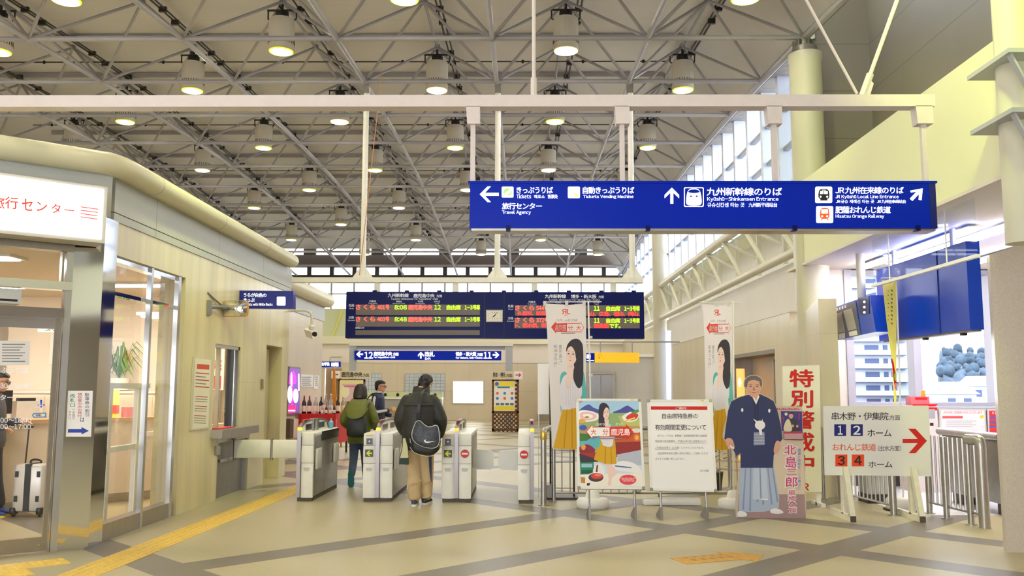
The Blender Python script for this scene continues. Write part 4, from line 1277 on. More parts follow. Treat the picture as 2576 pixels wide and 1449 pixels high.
m.rect(PS8, 1886, 120, 1904, 123, LETTER, .004); m.oval(PS8, 1878, 156, 5, 5, LETTER, .004); m.oval(PS8, 1912, 156, 5, 5, LETTER, .004); m.rect(PS8, 1876, 166, 1914, 176, BK, .003)
m.text(PS8, 'JR九州在来線のりば', (1956, 104, 2312, 140), LETTER, .03); m.text(PS8, 'JR Kyūshū Local Line Entrance', (1956, 146, 2286, 168), LETTER, .015); m.text(PS8, 'JR규슈 재래선 타는 곳', (1958, 171, 2158, 190), LETTER, .01); m.text(PS8, 'JR九州在来线站台', (2172, 171, 2324, 190), LETTER, .01)
m.rrect(PS8, 1855, 205, 1944, 293, 8, LETTER); OE = mat('icon_orange', (240, 80, 30), .5, emit=.5)
m.shape(PS8, crv([(1878, 268), (1876, 232), (1882, 218), (1900, 214), (1918, 218), (1922, 232), (1920, 268)], 3), OE, .003); m.rect(PS8, 1882, 222, 1916, 244, LETTER, .004); m.oval(PS8, 1886, 258, 5, 5, LETTER, .004); m.oval(PS8, 1912, 258, 5, 5, LETTER, .004)
m.shape(PS8, [(1886, 268), (1892, 268), (1884, 280), (1877, 280)], OE, .003); m.shape(PS8, [(1907, 268), (1913, 268), (1922, 280), (1915, 280)], OE, .003)
m.text(PS8, '肥薩おれんじ鉄道', (1956, 206, 2244, 242), LETTER, .03); m.text(PS8, 'Hisatsu Orange Railway', (1957, 248, 2210, 271), LETTER, .015)
ar = [(2346, 124), (2412, 112), (2406, 174), (2390, 172), (2392, 142), (2358, 178), (2344, 166), (2378, 130), (2350, 134)]
m.newgrp('!arrow'); m.shape(PS8, ar, LETTER, .0015)
build_split(m, t)
for i, (x0, x1) in enumerate(((1172, 1207), (1547, 1584), (1930, 1968), (2305, 2348))):
    xa, xb = PY(8)((x0, 290)).x, PY(8)((x1, 290)).x
    m = MB(); m.hexa([(xa + .012, 8.0, 3.99), (xb - .0, 8.0, 3.99), (xb - .0, 8.12, 3.99), (xa + .012, 8.12, 3.99)], [(xa, 8.0, 4.16), (xb, 8.0, 4.16), (xb, 8.12, 4.16), (xa, 8.12, 4.16)], mat('beam_paint', (218, 206, 204), .45, noise=.03, nscale=12))
    xc = (xa + xb) / 2
    m.box(xc - .022, xc + .022, 8.03, 8.08, 3.43, 4.0, MATS['beam_paint']); build(m, 'hanger', t)
t = thing('suspension_beam', 'pale horizontal steel beam spanning the hall overhead, carrying the blue sign', 'beam', (-1, 8.06, 4.16))
BP = MATS['beam_paint']
m = MB(); m.box(-6.5, 3.84, 8.0, 8.14, 4.155, 4.268, BP); build(m, 'girder', t)
def rod(m, p0, p1, r): m.tube([p0, p1], r, BP, 8)
P8 = PY(8.07)
m = MB(); a0, a1 = P8((2170, 240)), P8((2257, 0)); rod(m, a0.lerp(a1, .2), a0.lerp(a1, 2.9), .02); rod(m, a0.lerp(a1, -.06), a0.lerp(a1, .22), .034); m.prism([P8((2158, 242)), P8((2190, 205)), P8((2196, 212)), P8((2180, 262))], (0, -.02, 0), BP); build(m, 'tie_rod', t)
m = MB(); a0, a1 = P8((2156, 236)), P8((2028, 0)); rod(m, a0, a0.lerp(a1, 2.9), .014); build(m, 'tie_rod', t)
m = MB(); a0, a1 = P8((1343, 246)), P8((1343, 0)); rod(m, a0.lerp(a1, .15), a0.lerp(a1, 2.8), .018); rod(m, a0, a0.lerp(a1, .2), .03); build(m, 'tie_rod', t)
m = MB(); a0, a1 = P8((-700, 240)), P8((-700, 0)); rod(m, a0, a0.lerp(a1, 2.8), .018); build(m, 'tie_rod', t)

# ================================================================== DEPARTURE BOARD
YB = 16.8
PBD = PY(YB, (860, 640, 3.22))
t = thing('departure_board', 'wide navy train departure board with red and green lit characters and a clock', 'departure board', (-.5, YB, 2.47))
xl, xr, zt, zb = PBD((36, 300)).x, PBD((2446, 310)).x, PBD((1240, 303)).z, PBD((1240, 680)).z
m = MB(); m.box(xl, xr, YB, YB + .25, zb, zt, NAVY)
for k in range(9): m.box(xl + .5 + k * .62, xl + .58 + k * .62, YB, YB + .05, zt, zt + .03, NAVY)
m.box((PBD((1155, 500))).x - .004, (PBD((1155, 500))).x + .004, YB - .004, YB, zb, zt, BLACK); m.box((PBD((1314, 500))).x - .004, (PBD((1314, 500))).x + .004, YB - .004, YB, zb, zt, BLACK)
build(m, 'case', t)
for q in ((113, 407, 1118, 490), (113, 505, 1118, 585), (110, 613, 1117, 653), (1402, 412, 2412, 496), (1398, 514, 2412, 599)):
    m = MB(); m.rect(PBD, *q, LEDBACK, .004); build(m, 'display_strip', t)
m = MB()
T_ = lambda s, b, k=.0: m.text(PBD, s, b, LETTERD, k, .005)
T_('九州新幹線', (372, 316, 541, 348), .02); T_('鹿児島中央', (580, 318, 751, 350), .02); T_('方面', (766, 326, 812, 348), .01); T_('Kyūshū-Shinkansen for Kagoshima-chūō', (402, 352, 778, 372))
T_('九州新幹線', (1645, 323, 1815, 355), .02); T_('博多・新大阪', (1856, 325, 2063, 357), .02); T_('方面', (2078, 333, 2122, 355), .01); T_('Kyūshū-Shinkansen for Hakata, Shin-Ōsaka', (1678, 360, 2088, 379))
for dx, dy in ((0, 0), (1290, 6)):
    for s, b in (('列車名', (222, 371, 277, 388)), ('Train Name', (214, 391, 286, 401)), ('時刻', (440, 374, 483, 390)), ('Departure Time', (412, 393, 511, 403)), ('行先', (615, 374, 660, 390)), ('Destination', (598, 393, 672, 403)), ('のりば', (748, 374, 796, 390)), ('Track', (757, 393, 789, 402)),
                 ('先発', (55, 402, 101, 425)), ('First', (60, 432, 97, 444)), ('次発', (55, 500, 99, 523)), ('Second', (48, 528, 104, 540))):
        T_(s, (b[0] + dx, b[1] + dy, b[2] + dx, b[3] + dy))
T_('お知らせ', (110, 586, 182, 604), .01)
build_split(m, t)
m = MB()
L_ = lambda s, b, c: m.text(PBD, s, b, c, .05, .008)
for y, no in ((0, '401号'), (97, '403号')):
    for ch, x0, x1 in (('さ', 114, 150), ('く', 178, 206), ('ら', 232, 270)): L_(ch, (x0, 407 + y, x1, 446 + y), REDC)
    L_(no, (288, 409 + y, 384, 447 + y), REDC); L_('8:08' if y == 0 else '8:48', (428, 411 + y, 526, 446 + y), GREENL); L_('鹿児島中央', (538, 409 + y, 733, 449 + y), REDC); L_('12', (750, 411 + y, 800, 446 + y), GREENL); L_('自由席', (850, 410 + y, 962, 449 + y), GREENL); L_('1-3号車', (996, 410 + y, 1119, 449 + y), GREENL)
for y, no in ((0, '544号'), (98, '372号')):
    for ch, x0, x1 in (('さ', 1405, 1440), ('く', 1470, 1496), ('ら', 1520, 1558)): L_(ch, (x0, 414 + y, x1, 453 + y), REDC)
    L_(no, (1576, 416 + y, 1672, 454 + y), REDC); L_('11', (2042, 420 + y, 2088, 455 + y), GREENL); L_('自由席', (2142, 420 + y, 2254, 458 + y), GREENL); L_('1-3号車', (2288, 420 + y, 2412, 458 + y), GREENL)
L_('久留米、新鳥栖', (1422, 460, 1690, 494), REDL); L_('山、広島、福山、岡山、', (2008, 464, 2412, 501), REDL)
L_('ト、新水俣、新', (1402, 557, 1655, 592), REDL); L_('、新鳥栖', (2006, 560, 2160, 596), REDL); L_('です。', (2166, 562, 2255, 597), GREENL)
build_split(m, t)
m = MB(); m.prism([PBD(p, .03) for p in ((1168, 450), (1304, 450), (1302, 548), (1168, 548))], (0, .03, 0), mat('clock_case', (180, 176, 168), .4)); m.rect(PBD, 1176, 457, 1296, 541, mat('clock_face', (232, 228, 214), .5), .031)
o = build(m, 'clock', t)
m = MB(); c_ = (1238, 498)
for k in range(12):
    a = k * math.pi / 6; q = 1.0 / max(abs(math.cos(a)), abs(math.sin(a)) * 1.45)
    m.oval(PBD, c_[0] + 50 * math.cos(a) * min(q, 1.05), c_[1] + 36 * math.sin(a) * min(1.1, q * 1.0), 3, 3, INK, .033, 8)
def hand(a, l, wd):
    ca, sa = math.sin(math.radians(a)), -math.cos(math.radians(a))
    m.shape(PBD, [(c_[0] - sa * wd, c_[1] + ca * wd), (c_[0] + ca * l, c_[1] + sa * l), (c_[0] + sa * wd, c_[1] - ca * wd), (c_[0] - ca * 6, c_[1] - sa * 6)], INK, .034)
hand(32, 36, 4); hand(240, 30, 5)
build(m, 'clock_hands', o)
m = MB(); zb1, zb2 = PBD((1200, 185)).z, PBD((1200, 225)).z
m.box(-5.6, PBD((2442, 205)).x, YB + .02, YB + .2, zb2, zb1, CREAM); build(m, 'carrier_beam', t)
for x in (281, 918, 1560, 2202):
    m = MB(); xx = PBD((x, 250)).x; m.box(xx - .055, xx + .055, YB + .06, YB + .16, zt - .02, zb2 + .02, CREAM); build(m, 'hanger', t)
for j in (2, 3, 4):
    m = MB(); x = Xj(j) + .03
    m.tube([(x, YB + .11, zb1), (x, YB + .11, Zk(1) - .05)], .055, CREAM, 12)
    m.prism([(x - .2, YB + .1, zb1), (x + .2, YB + .1, zb1), (x + .06, YB + .1, zb1 + .2), (x - .06, YB + .1, zb1 + .2)], (0, .02, 0), CREAM)
    m.box(x - .06, x + .06, YB + .05, YB + .17, Zk(1) - .22, Zk(1) - .02, DSTEEL)
    build(m, 'pole', t)
m = MB(); m.tube([V((Xj(2) - .03, YB + .1, zb1 + .05)), V((Xj(2) + .42, Yk(.8), Zk(.8)))], .008, mat('rope_orange', (214, 150, 90), .6), 6); build(m, 'stay', t)

# ================================================================== TICKET GATES
GST = mat('gate_steel', (168, 164, 154), 0.3, 0.85, noise=.05, nscale=5)
GDK = mat('gate_dark_panel', (44, 40, 40), 0.25)
STRIP = mat('gate_strip', (158, 150, 150), 0.35, .6)
SGN = mat('gate_sign_dark', (92, 88, 80), .5)
LIME = mat('gate_lime', (182, 190, 40), .5, emit=.3, ergb=(170, 190, 20))
def gate(label, x, y, w0, w1, signs, dark=False, flaps=()):
    """gate body from x+w0 to x+w1; strip at x"""
    t = thing('ticket_gate', label, 'ticket gate', (x, y, 0), 'automatic ticket gates')
    L = 1.7
    B = lambda nm, mm, par=t: build(mm, nm, par, local=True)
    m = MB(); m.box(w0 + .01, w1 - .01, .02, L - .02, 0, .05, mat('gate_plinth', (86, 76, 66), .6, noise=.2, nscale=30)); B('plinth', m)
    m = MB(); m.rbox(w0 + .006, w1 - .006, .03, L, .05, .875, GST, .03); B('body', m)
    m = MB(); m.rbox(w0, w1, .0, L, .87, .925, CREAM, .03); B('top_plate', m)
    if dark: m = MB(); m.box(w1 - .008, w1 + .002, .5, L - .01, .79, .92, GDK); B('display_panel', m)
    sides = [(a, b) for a, b in ((w0, -.03), (.03, w1)) if b - a > .05]
    for a, b in sides:
        for z0, z1, dd in ((.05, .515, .0), (.52, .755, .012), (.762, .915, .0)):
            m = MB(); ins = .012 if (z0 < .1) else 0
            m.loft([[(a, .05, z0), (b, .05, z0), (b, -.0 - dd + ins, z0), ((a + b) / 2, -.022 - dd + ins, z0), (a, -.0 - dd + ins, z0)],
                    [(a, .05, z0 + .6 * (z1 - z0)), (b, .05, z0 + .6 * (z1 - z0)), (b, -.012 - dd, z0 + .6 * (z1 - z0)), ((a + b) / 2, -.036 - dd, z0 + .6 * (z1 - z0)), (a, -.012 - dd, z0 + .6 * (z1 - z0))],
                    [(a, .05, z1), (b, .05, z1), (b, .0 - dd, z1), ((a + b) / 2, -.02 - dd, z1), (a, .0 - dd, z1)]], CREAM)
            o = B('front_cover', m)
            if z0 < .1:
                m = MB(); f = Fr((0, 0, 0), (1, 0, 0)); cx = (a + b) / 2
                m.shape(f, [(cx - .045, .46), (cx + .045, .46), (cx + .04, .425), (cx + .03, .415), (cx - .03, .415), (cx - .04, .425)], mat('handle_grey', (196, 194, 184), .4), .036); build(m, 'handle', o, local=True)
    f = Fr((0, -.051, 0), (1, 0, 0))
    m = MB()
    for k, s in signs:
        a, b = (w0, -.03) if k == 'l' else (.03, w1)
        cx = (a + b) / 2
        if s == 'go':
            m.rect(f, cx - .055, .605, cx + .055, .705, SGN, .0)
            m.arrow(f, cx, .655, .08, .075, .02, 180, LIME, .002)
            m.rect(f, cx - .04, .772, cx + .04, .855, mat('ic_panel', (62, 66, 96), .3), -.002); m.arrow(f, cx, .815, .03, .03, .006, 90, LETTERD, 0); m.rect(f, cx - .045, .885, cx + .045, .9, mat('slot_yellow', (236, 200, 70), .5), -.012)
        if s == 'stop':
            m.oval(f, cx, .655, .056, .056, RED, .0, 28); m.rect(f, cx - .04, .643, cx + .04, .667, PAPER, .002)
    if m.f: build(m, 'sign_plate', t, local=True)
    # centre strip and arched reader rail
    m = MB(); prof = [(-.045, .06), (-.05, .5), (-.045, .93), (-.02, .99), (.12, 1.05), (.4, 1.085), (.8, 1.095), (1.3, 1.08), (1.62, 1.03), (1.7, .93)]
    pr = crv([(p[0], p[1]) for p in prof], 4, False)
    m.loft([[(-.026, q[0], q[1]), (.026, q[0], q[1]), (.026, q[0] + (.02 if q[1] < .95 else 0), q[1] - (0 if q[1] < .95 else .022)), (-.026, q[0] + (.02 if q[1] < .95 else 0), q[1] - (0 if q[1] < .95 else .022))] for q in pr], STRIP); B('rail', m)
    m = MB(); top = crv([(-.02, .985), (.12, 1.035), (.4, 1.07), (.8, 1.08), (1.3, 1.065), (1.6, 1.01)], 4, False)
    m.prism([(-.02, -.0, .92)] + [(-.02, q[0], q[1] - .012) for q in top] + [(-.02, 1.66, .92)], (.04, 0, 0), CREAM); B('reader_arch', m)
    m = MB()
    for s_ in (-.0212, .0212):
        for y0, y1 in ((.22, .72), (.95, 1.42)):
            m.poly([(s_, y0, .945), (s_, y1, .945), (s_, y1, 1.03), (s_, y0, 1.03)], GDK)
    B('sensor_window', m)
    if dark:
        m = MB()
        for y0 in (.62, .86): m.box(.02, .04, y0, y0 + .12, .92, 1.09, STEEL)
        B('bracket', m)
    m = MB(); m.rbox(-.03, .03, -.05, .02, .955, 1.0, mat('rail_lamp', (240, 220, 70), .4, emit=.4), .012); m.box(-.02, .02, .12, .5, 1.085, 1.096, RED); B('warning_lamp', m)
    for kind, sx in flaps:
        m = MB(); xe = w1 if sx > 0 else w0
        if kind == 'open':
            a0, a1 = (xe - .02, xe + .29) if sx > 0 else (xe - .28, xe + .02)
            pts = []
            r = .06
            q = [(a1 - r, .665 - r, 0), (a0 + r, .67 - r, 90), (a0 + r, .40 + r, 180), (a1 - r, .39 + r, 270)]
            for cx, cz, an in q:
                for k in range(5): pts.append((cx + r * math.cos(math.radians(an + 22.5 * k)), .55, cz + r * math.sin(math.radians(an + 22.5 * k))))
            m.prism(pts, (0, .035, 0), CREAM); B('flap', m)
        else:
            for y0 in (.12, 1.3):
                m = MB(); m.rbox(xe - .005, xe + .03, y0, y0 + .3, .42, .7, CREAM, .014); B('flap', m)
    return t
gate('single ticket gate beside the stone wall, dark display on its side', -3.04, 12.28, -.03, .19, (), True, (('folded', 1),))
gate('double ticket gate with green arrow, between the green-jacketed woman and the man with bag', -1.96, 12.28, -.2, .2, (('l', 'go'),), False, (('folded', 1),))
gate('double ticket gate with both green arrow and red no-entry sign', -.88, 12.24, -.2, .2, (('l', 'go'), ('r', 'stop')), False, (('open', 1),))
gate('narrow ticket gate with red no-entry sign beside the steel bollard', .15, 12.12, -.19, .03, (('l', 'stop'),), False, (('open', -1),))
# cream swing barrier between the wall and the first gate
t = thing('swing_barrier', 'cream two-leaf swing barrier between the stone wall and the first gate', 'barrier', (-3.65, 12.95, .5))
for x0, x1 in ((-4.17, -3.62), (-3.6, -3.12)):
    m = MB(); m.rbox(x0, x1, 12.93, 12.97, .53, .79, CREAM, .018); build(m, 'leaf', t)
m = MB()
for x in (-3.61, -4.15, -3.13): m.tube([(x, 12.95, .5), (x, 12.95, .81)], .022, DSTEEL, 10)
build(m, 'hinge', t)

# ================================================================== FENCES AND RAILS
t = thing('steel_bollard', 'round steel bollard with bent rail end beside the narrow gate', 'bollard', (.3, 11.95, 0))
m = MB(); m.tube(crv([(.3, 11.95, 0), (.3, 11.95, .5), (.3, 11.95, .9), (.31, 11.98, .97), (.36, 12.1, 1.0), (.42, 12.3, 1.0)], 5, False), .039, STEEL, 14); build(m, 'post', t)
m = MB(); m.lathe((.3, 11.95, 0), [(.07, 0), (.07, .01), (.04, .015)], STEEL, 16); m.lathe((.3, 11.95, .86), [(.041, 0), (.045, .01), (.045, .1), (.041, .11)], mat('brass_ring', (214, 186, 90), .3, .8), 14); build(m, 'collar', t)
def fence(label, pts, bars=.11, zt=1.0, zb=.12, barr=.008, postr=.025, railr=.03, round_end=False):
    p0, p1 = V((*pts[0], 0)), V((*pts[-1], 0))
    t = thing('railing', label, 'railing', (p0 + p1) / 2)
    m = MB(); P3 = [V((*p, zt)) for p in pts]
    if round_end: P3 = crv([tuple(V((*pts[0], 0))), tuple(V((*pts[0], zt - .25))), tuple(V((*pts[0], zt - .06))), tuple(V((*pts[0], zt)).lerp(V((*pts[1], zt)), .12)), tuple(V((*pts[0], zt)).lerp(V((*pts[1], zt)), .5)), tuple(V((*pts[1], zt)))], 5, False)
    m.tube(P3, railr, STEEL, 14); build(m, 'handrail', t)
    m = MB(); m.tube([V((*p, zb)) for p in pts], .014, STEEL, 8); build(m, 'bottom_rail', t)
    for a, b in zip(pts[:-1], pts[1:]):
        a, b = V((*a, 0)), V((*b, 0))
        L = (b - a).length
        n = max(1, int(L / bars))
        for k in range(1, n):
            p = a.lerp(b, k / n)
            m = MB(); m.tube([p + V((0, 0, zb)), p + V((0, 0, zt))], barr, STEEL, 6); build(m, 'bar', t)
    for p in pts:
        m = MB(); m.tube([(*p, 0), (*p, zt)], postr, STEEL, 12); m.lathe((*p, 0), [(postr * 1.9, 0), (postr * 1.9, .008), (postr, .012)], STEEL, 12); build(m, 'post', t)
    return t
fence('long steel railing with upright bars behind the poster boards', [(.45, 12.35), (1.9, 12.35), (3.3, 12.3)])
fence('short steel railing behind the red-lettered board', [(3.45, 12.9), (4.25, 12.7)])
fence('steel railing between the direction board feet, running away', [(4.58, 11.15), (4.42, 12.5)], .1, .95, .12, .011, .04, .045)
fence('steel railing with fat curved handrail in front of the granite pier', [(5.2, 10.2), (5.16, 10.42), (5.12, 10.92), (5.11, 11.35)], .1, .97, .14, .012, .035, .06, True)
t = thing('side_gate', 'dark steel gate cabinet with rounded top rail behind the granite pier', 'ticket gate', (6.0, 11.2, 0))
m = MB(); m.rbox(5.88, 6.2, 11.0, 12.6, .14, .92, DSTEEL, .04); build(m, 'body', t)
m = MB(); m.tube([(5.86, 11.02, .96), (5.86, 12.6, .96)], .05, STEEL, 12); m.tube([(5.86, 11.02, .96), (6.2, 11.02, .96)], .05, STEEL, 12); build(m, 'rail', t)
for y0 in (11.05, 12.2): m = MB(); m.box(5.95, 6.15, y0, y0 + .28, 0, .14, DARK); build(m, 'foot', t)
# wire rack and white panel near the bollard
t = thing('wire_rack', 'tall dark wire rack with rounded top behind the first banner', 'rack', (.6, 12.75, 0))
m = MB(); m.tube(crv([(.42, 12.75, 0), (.42, 12.75, 1.0), (.42, 12.75, 1.6), (.46, 12.75, 1.7), (.56, 12.75, 1.74), (.75, 12.75, 1.74)], 5, False), .014, DARK, 8); m.tube([(.75, 12.75, 1.74), (.75, 12.75, 0)], .014, DARK, 8); build(m, 'frame', t)
for z in (.14, .5, .66, 1.0, 1.2, 1.35, 1.5):
    m = MB(); m.tube([(.42, 12.75, z), (.75, 12.75, z)], .005, DARK, 6); build(m, 'wire', t)
m = MB(); m.box(.36, .8, 12.55, 12.95, 0, .03, DARK); m.box(.36, .46, 12.55, 12.95, .03, .2, DSTEEL); build(m, 'base', t)
m = MB(); m.box(.24, .40, 12.86, 12.88, 1.17, 1.9, PAPER); m.box(.25, .26, 12.88, 12.9, .0, 1.2, STEEL); meta(build(m, 'white_panel'), 'blank white upright panel beside the dark wire rack', 'panel')
t = thing('barrier_frame', 'low rounded tube barrier frame behind the notice board', 'barrier', (2.0, 12.1, 0))
for x0, x1 in ((1.55, 1.9), (1.5, 2.35)):
    m = MB(); yy = 12.0 if x0 > 1.52 else 12.06
    m.tube(crv([(x0, yy, .75), (x0, yy, .3), (x0 + .03, yy, .2), (x0 + .1, yy, .17), (x1 + .35, yy, .17), (x1 + .42, yy, .2), (x1 + .45, yy, .3), (x1 + .45, yy, .75)], 5, False), .02, STEEL, 10); build(m, 'tube', t)
m = MB(); m.rbox(1.62, 2.4, 12.0, 12.16, 0, .09, CREAM, .03); build(m, 'base', t)

# ================================================================== BANNERS
CLOTH = cloth('banner_cloth', (240, 234, 234))
HAIR = mat('print_hair', (56, 50, 58), .7); SKIN = mat('print_skin', (240, 208, 196), .7); BLOUSE = mat('print_blouse', (228, 222, 228), .7); TEAL = mat('print_teal', (96, 184, 180), .7)
MUST = mat('print_mustard', (216, 166, 34), .7); MUSTD = mat('print_mustard_dark', (190, 142, 26), .7); LIPS = mat('print_lips', (206, 110, 110), .7); PRED = mat('print_red', (224, 58, 40), .6); BLOUD = mat('print_blouse_line', (206, 200, 212), .7); SKIND = mat('print_skin_line', (222, 176, 160), .7)
class Sub:
    def __init__(s, pl, fn): s.pl, s.fn = pl, fn
    def __call__(s, p, d=0.0): return s.pl(s.fn(p), d)
def woman_print(m, pl, d0=.002, full=True):
    """poster figure, in the photo-crop units of the nearer banner"""
    S = lambda pts, mt, k, n=5: m.shape(pl, crv(pts, n), mt, d0 + .0004 * k)
    S([(168, 500), (196, 470), (210, 500), (190, 560), (172, 720), (168, 640)], TEAL, 0)
    S([(290, 455), (312, 480), (322, 560), (330, 640), (322, 700), (300, 700), (286, 600), (280, 520)], TEAL, 0)
    if full: m.shape(pl, [(183, 690), (262, 682), (282, 760), (292, 940), (250, 944), (124, 936), (150, 830), (172, 730)], MUST, d0 + .0006)
    if full:
        for a, b in (((206, 700), (186, 936)), ((236, 690), (236, 940))): m.shape(pl, [a, (a[0] + 5, a[1]), (b[0] + 8, b[1]), (b[0], b[1])], MUSTD, d0 + .001)
    S([(170, 545), (182, 510), (200, 490), (228, 480), (262, 480), (290, 500), (298, 560), (296, 620), (272, 660), (262, 690), (184, 700), (164, 640), (158, 590)], BLOUSE, 2)
    for k in range(5): m.shape(pl, [(200 + 14 * k, 520), (202 + 14 * k, 520), (206 + 13 * k, 680), (204 + 13 * k, 680)], BLOUD, d0 + .0012)
    S([(215, 300), (240, 276), (272, 272), (296, 292), (306, 330), (308, 430), (306, 520), (296, 560), (276, 570), (256, 540), (246, 500), (250, 430), (244, 370), (222, 340), (206, 350), (204, 330)], HAIR, 4)
    S([(206, 345), (214, 318), (236, 308), (258, 330), (266, 370), (262, 405), (244, 428), (226, 430), (212, 410), (204, 380)], SKIN, 5)
    S([(218, 424), (250, 410), (262, 440), (258, 490), (236, 520), (222, 490)], SKIN, 3)
    S([(205, 330), (222, 300), (250, 296), (268, 330), (276, 400), (264, 396), (256, 350), (236, 318), (216, 326), (206, 350)], HAIR, 6)
    for cx, cy in ((218, 362), (246, 364)):
        m.oval(pl, cx, cy, 7, 3.2, HAIR, d0 + .003, 10); m.shape(pl, [(cx - 9, cy - 12), (cx, cy - 15), (cx + 9, cy - 12), (cx, cy - 13)], HAIR, d0 + .003)
    m.shape(pl, [(228, 368), (224, 386), (231, 388)], SKIND, d0 + .003); m.oval(pl, 228, 402, 8, 3, LIPS, d0 + .003, 10)
    S([(208, 450), (214, 430), (232, 424), (248, 432), (252, 450), (240, 470), (232, 500), (226, 560), (206, 566), (204, 520), (208, 480)], SKIN, 8)
    for k in range(3): m.shape(pl, [(218 + 9 * k, 432), (220 + 9 * k, 431), (224 + 9 * k, 446), (222 + 9 * k, 447)], SKIND, d0 + .004)
def banner(label, pl, outline, xf, pole, base, Yp, arm):
    t = thing('nobori_banner', label, 'banner', (base[0], base[1], 0), 'white railway banners')
    sp = Sub(pl, xf)
    m = MB(); pts = [pl(p) for p in outline]
    m.poly(pts, CLOTH); o = build(m, 'cloth', t, smooth=False)
    m = MB()
    m.text(sp, 'JR', (178, 90, 229, 122), PRED, .03, .002, True); m.rect(sp, 190, 125, 216, 128, PRED, .002)
    m.text(sp, '決めなきゃ、ダメ?', (145, 150, 274, 167), GREYTX, .005, .002, True)
    m.shape(sp, [(112, 200), (142, 165), (142, 178), (208, 176), (208, 230), (142, 228), (142, 240)], PRED, .002)
    m.text(sp, '鹿児島', (136, 186, 204, 222), CLOTH, .015, .003, True); m.text(sp, '分', (214, 190, 245, 220), PRED, .012, .003, True); m.text(sp, '大', (264, 190, 295, 220), PRED, .012, .003, True)
    for q in ([(208, 176), (290, 176), (290, 180), (208, 180)], [(208, 227), (290, 227), (290, 231), (208, 231)], [(290, 165), (312, 203), (309, 203), (290, 170)], [(290, 240), (312, 203), (309, 203), (290, 235)]): m.shape(sp, q, PRED, .002)
    m.rect(sp, 172, 235, 258, 240, GREYTX, .002)
    m.text(sp, '鹿児島に、', (160, 305, 178, 445), GREYTX, .01, .002, True, vertical=True); m.text(sp, '決めたのね。', (128, 305, 152, 455), GREYTX, .01, .002, True, vertical=True)
    woman_print(m, sp)
    build(m, 'print', o)
    m = MB(); m.tube([(base[0], base[1], .12), pole], .011, WHITE, 10); m.tube([arm[0], arm[1]], .007, WHITE, 8); build(m, 'pole', t)
    e0, e1 = arm
    for k in (.02, .4, .7): m = MB(); p = e0.lerp(e1, k); m.box(p.x - .02, p.x + .02, p.y - .008, p.y + .008, p.z - .05, p.z + .012, CLOTH); build(m, 'loop', t)
    for z in (2.2, 1.7, 1.2): m = MB(); m.box(base[0] - .04, base[0] + .012, base[1] - .015, base[1] + .015, z, z + .035, CLOTH); build(m, 'loop', t)
    m = MB(); m.loft([[(base[0] + sx * math.cos(a), base[1] + sx * .8 * math.sin(a), z) for a in [2 * math.pi * k / 20 for k in range(20)]] for sx, z in ((.2, 0), (.215, .02), (.215, .09), (.19, .12), (.1, .13), (.085, .2), (.06, .225), (.02, .23))], CREAM); build(m, 'weight_base', t)
YN = 11.72
PN1 = PY(YN, (1340, 740, 2.4143))
banner('white banner with a mirrored printed woman, hanging beside the departure board, nearer the gates', PN1, [(68, 52), (82, 56), (210, 66), (310, 58), (322, 60), (326, 300), (322, 640), (318, 940), (128, 942), (116, 930), (104, 560), (88, 240), (80, 110)], lambda p: p, (PN1((338, 42))), (.935, YN + .05), YN, (PN1((66, 48)), PN1((418, 46))))
OO2 = V((2.75, 11.75, 0))
PN2 = Plane(OO2, (-.42, -.9, 0), (1340, 740, 2.4143))
banner('white banner with a mirrored printed woman, half hidden behind the kimono cutout', PN2, [(1018, 52), (1036, 58), (1120, 70), (1204, 62), (1210, 70), (1214, 400), (1204, 640), (1196, 940), (1080, 944), (1056, 900), (1048, 560), (1042, 240), (1036, 110)], lambda p: (1040 + (p[0] - 92) * .745, p[1] + 4), PN2((1218, 42)), (2.78, 11.79), 11.7, (PN2((1016, 50)), PN2((1268, 50))))
# yellow banner near the side entrance
PYB = PY(11.6, (1950, 520, 2.898))
t = thing('nobori_banner', 'narrow yellow banner with red lower end by the side entrance', 'banner', (4.9, 11.65, 0))
m = MB(); m.poly([PYB(p) for p in ((779, 535), (880, 540), (886, 800), (882, 1300), (886, 1440), (868, 1440), (850, 1120), (812, 840), (790, 640))], cloth('yellow_cloth', (255, 244, 130), .4)); o = build(m, 'cloth', t, smooth=False)
m = MB(); INKB = mat('ink_olive', (120, 104, 40), .7)
for k in range(9):
    m.shape(PYB, [(840, 604 + 30 * k), (856, 606 + 30 * k), (855 - 5 * (k % 2), 622 + 30 * k), (846, 614 + 30 * k)], INKB, .002)
    if k < 8: m.rect(PYB, 820, 612 + 30 * k, 830 - 3 * (k % 3), 618 + 30 * k, INKB, .002)
m.shape(PYB, crv([(848, 1110), (862, 1130), (870, 1180), (880, 1220), (884, 1300), (870, 1300), (858, 1210)], 4), RED, .002); m.oval(PYB, 876, 1240, 8, 30, mat('banner_green', (150, 200, 60), .6), .003); m.oval(PYB, 877, 1310, 8, 26, mat('banner_pink', (240, 130, 130), .6), .003)
build(m, 'print', o)
m = MB(); m.tube([(PYB((886, 1000)).x, 11.62, .1), PYB((884, 515))], .011, WHITE, 8); m.tube([PYB((772, 520)), PYB((892, 518))], .008, WHITE, 8); build(m, 'pole', t)
m = MB(); bx = PYB((886, 1000)).x; m.lathe((bx, 11.64, 0), [(.2, 0), (.21, .02), (.205, .13), (.18, .16), (.02, .165)], CREAM, 24); m.lathe((bx - .0, 11.64, 0), [(.24, 0), (.24, .02), (.2, .022)], DARK, 16); build(m, 'weight_base', t)
t = thing('grey_pedestal', 'slanted grey pedestal standing behind the direction board', 'pedestal', (4.9, 12.4, 0))
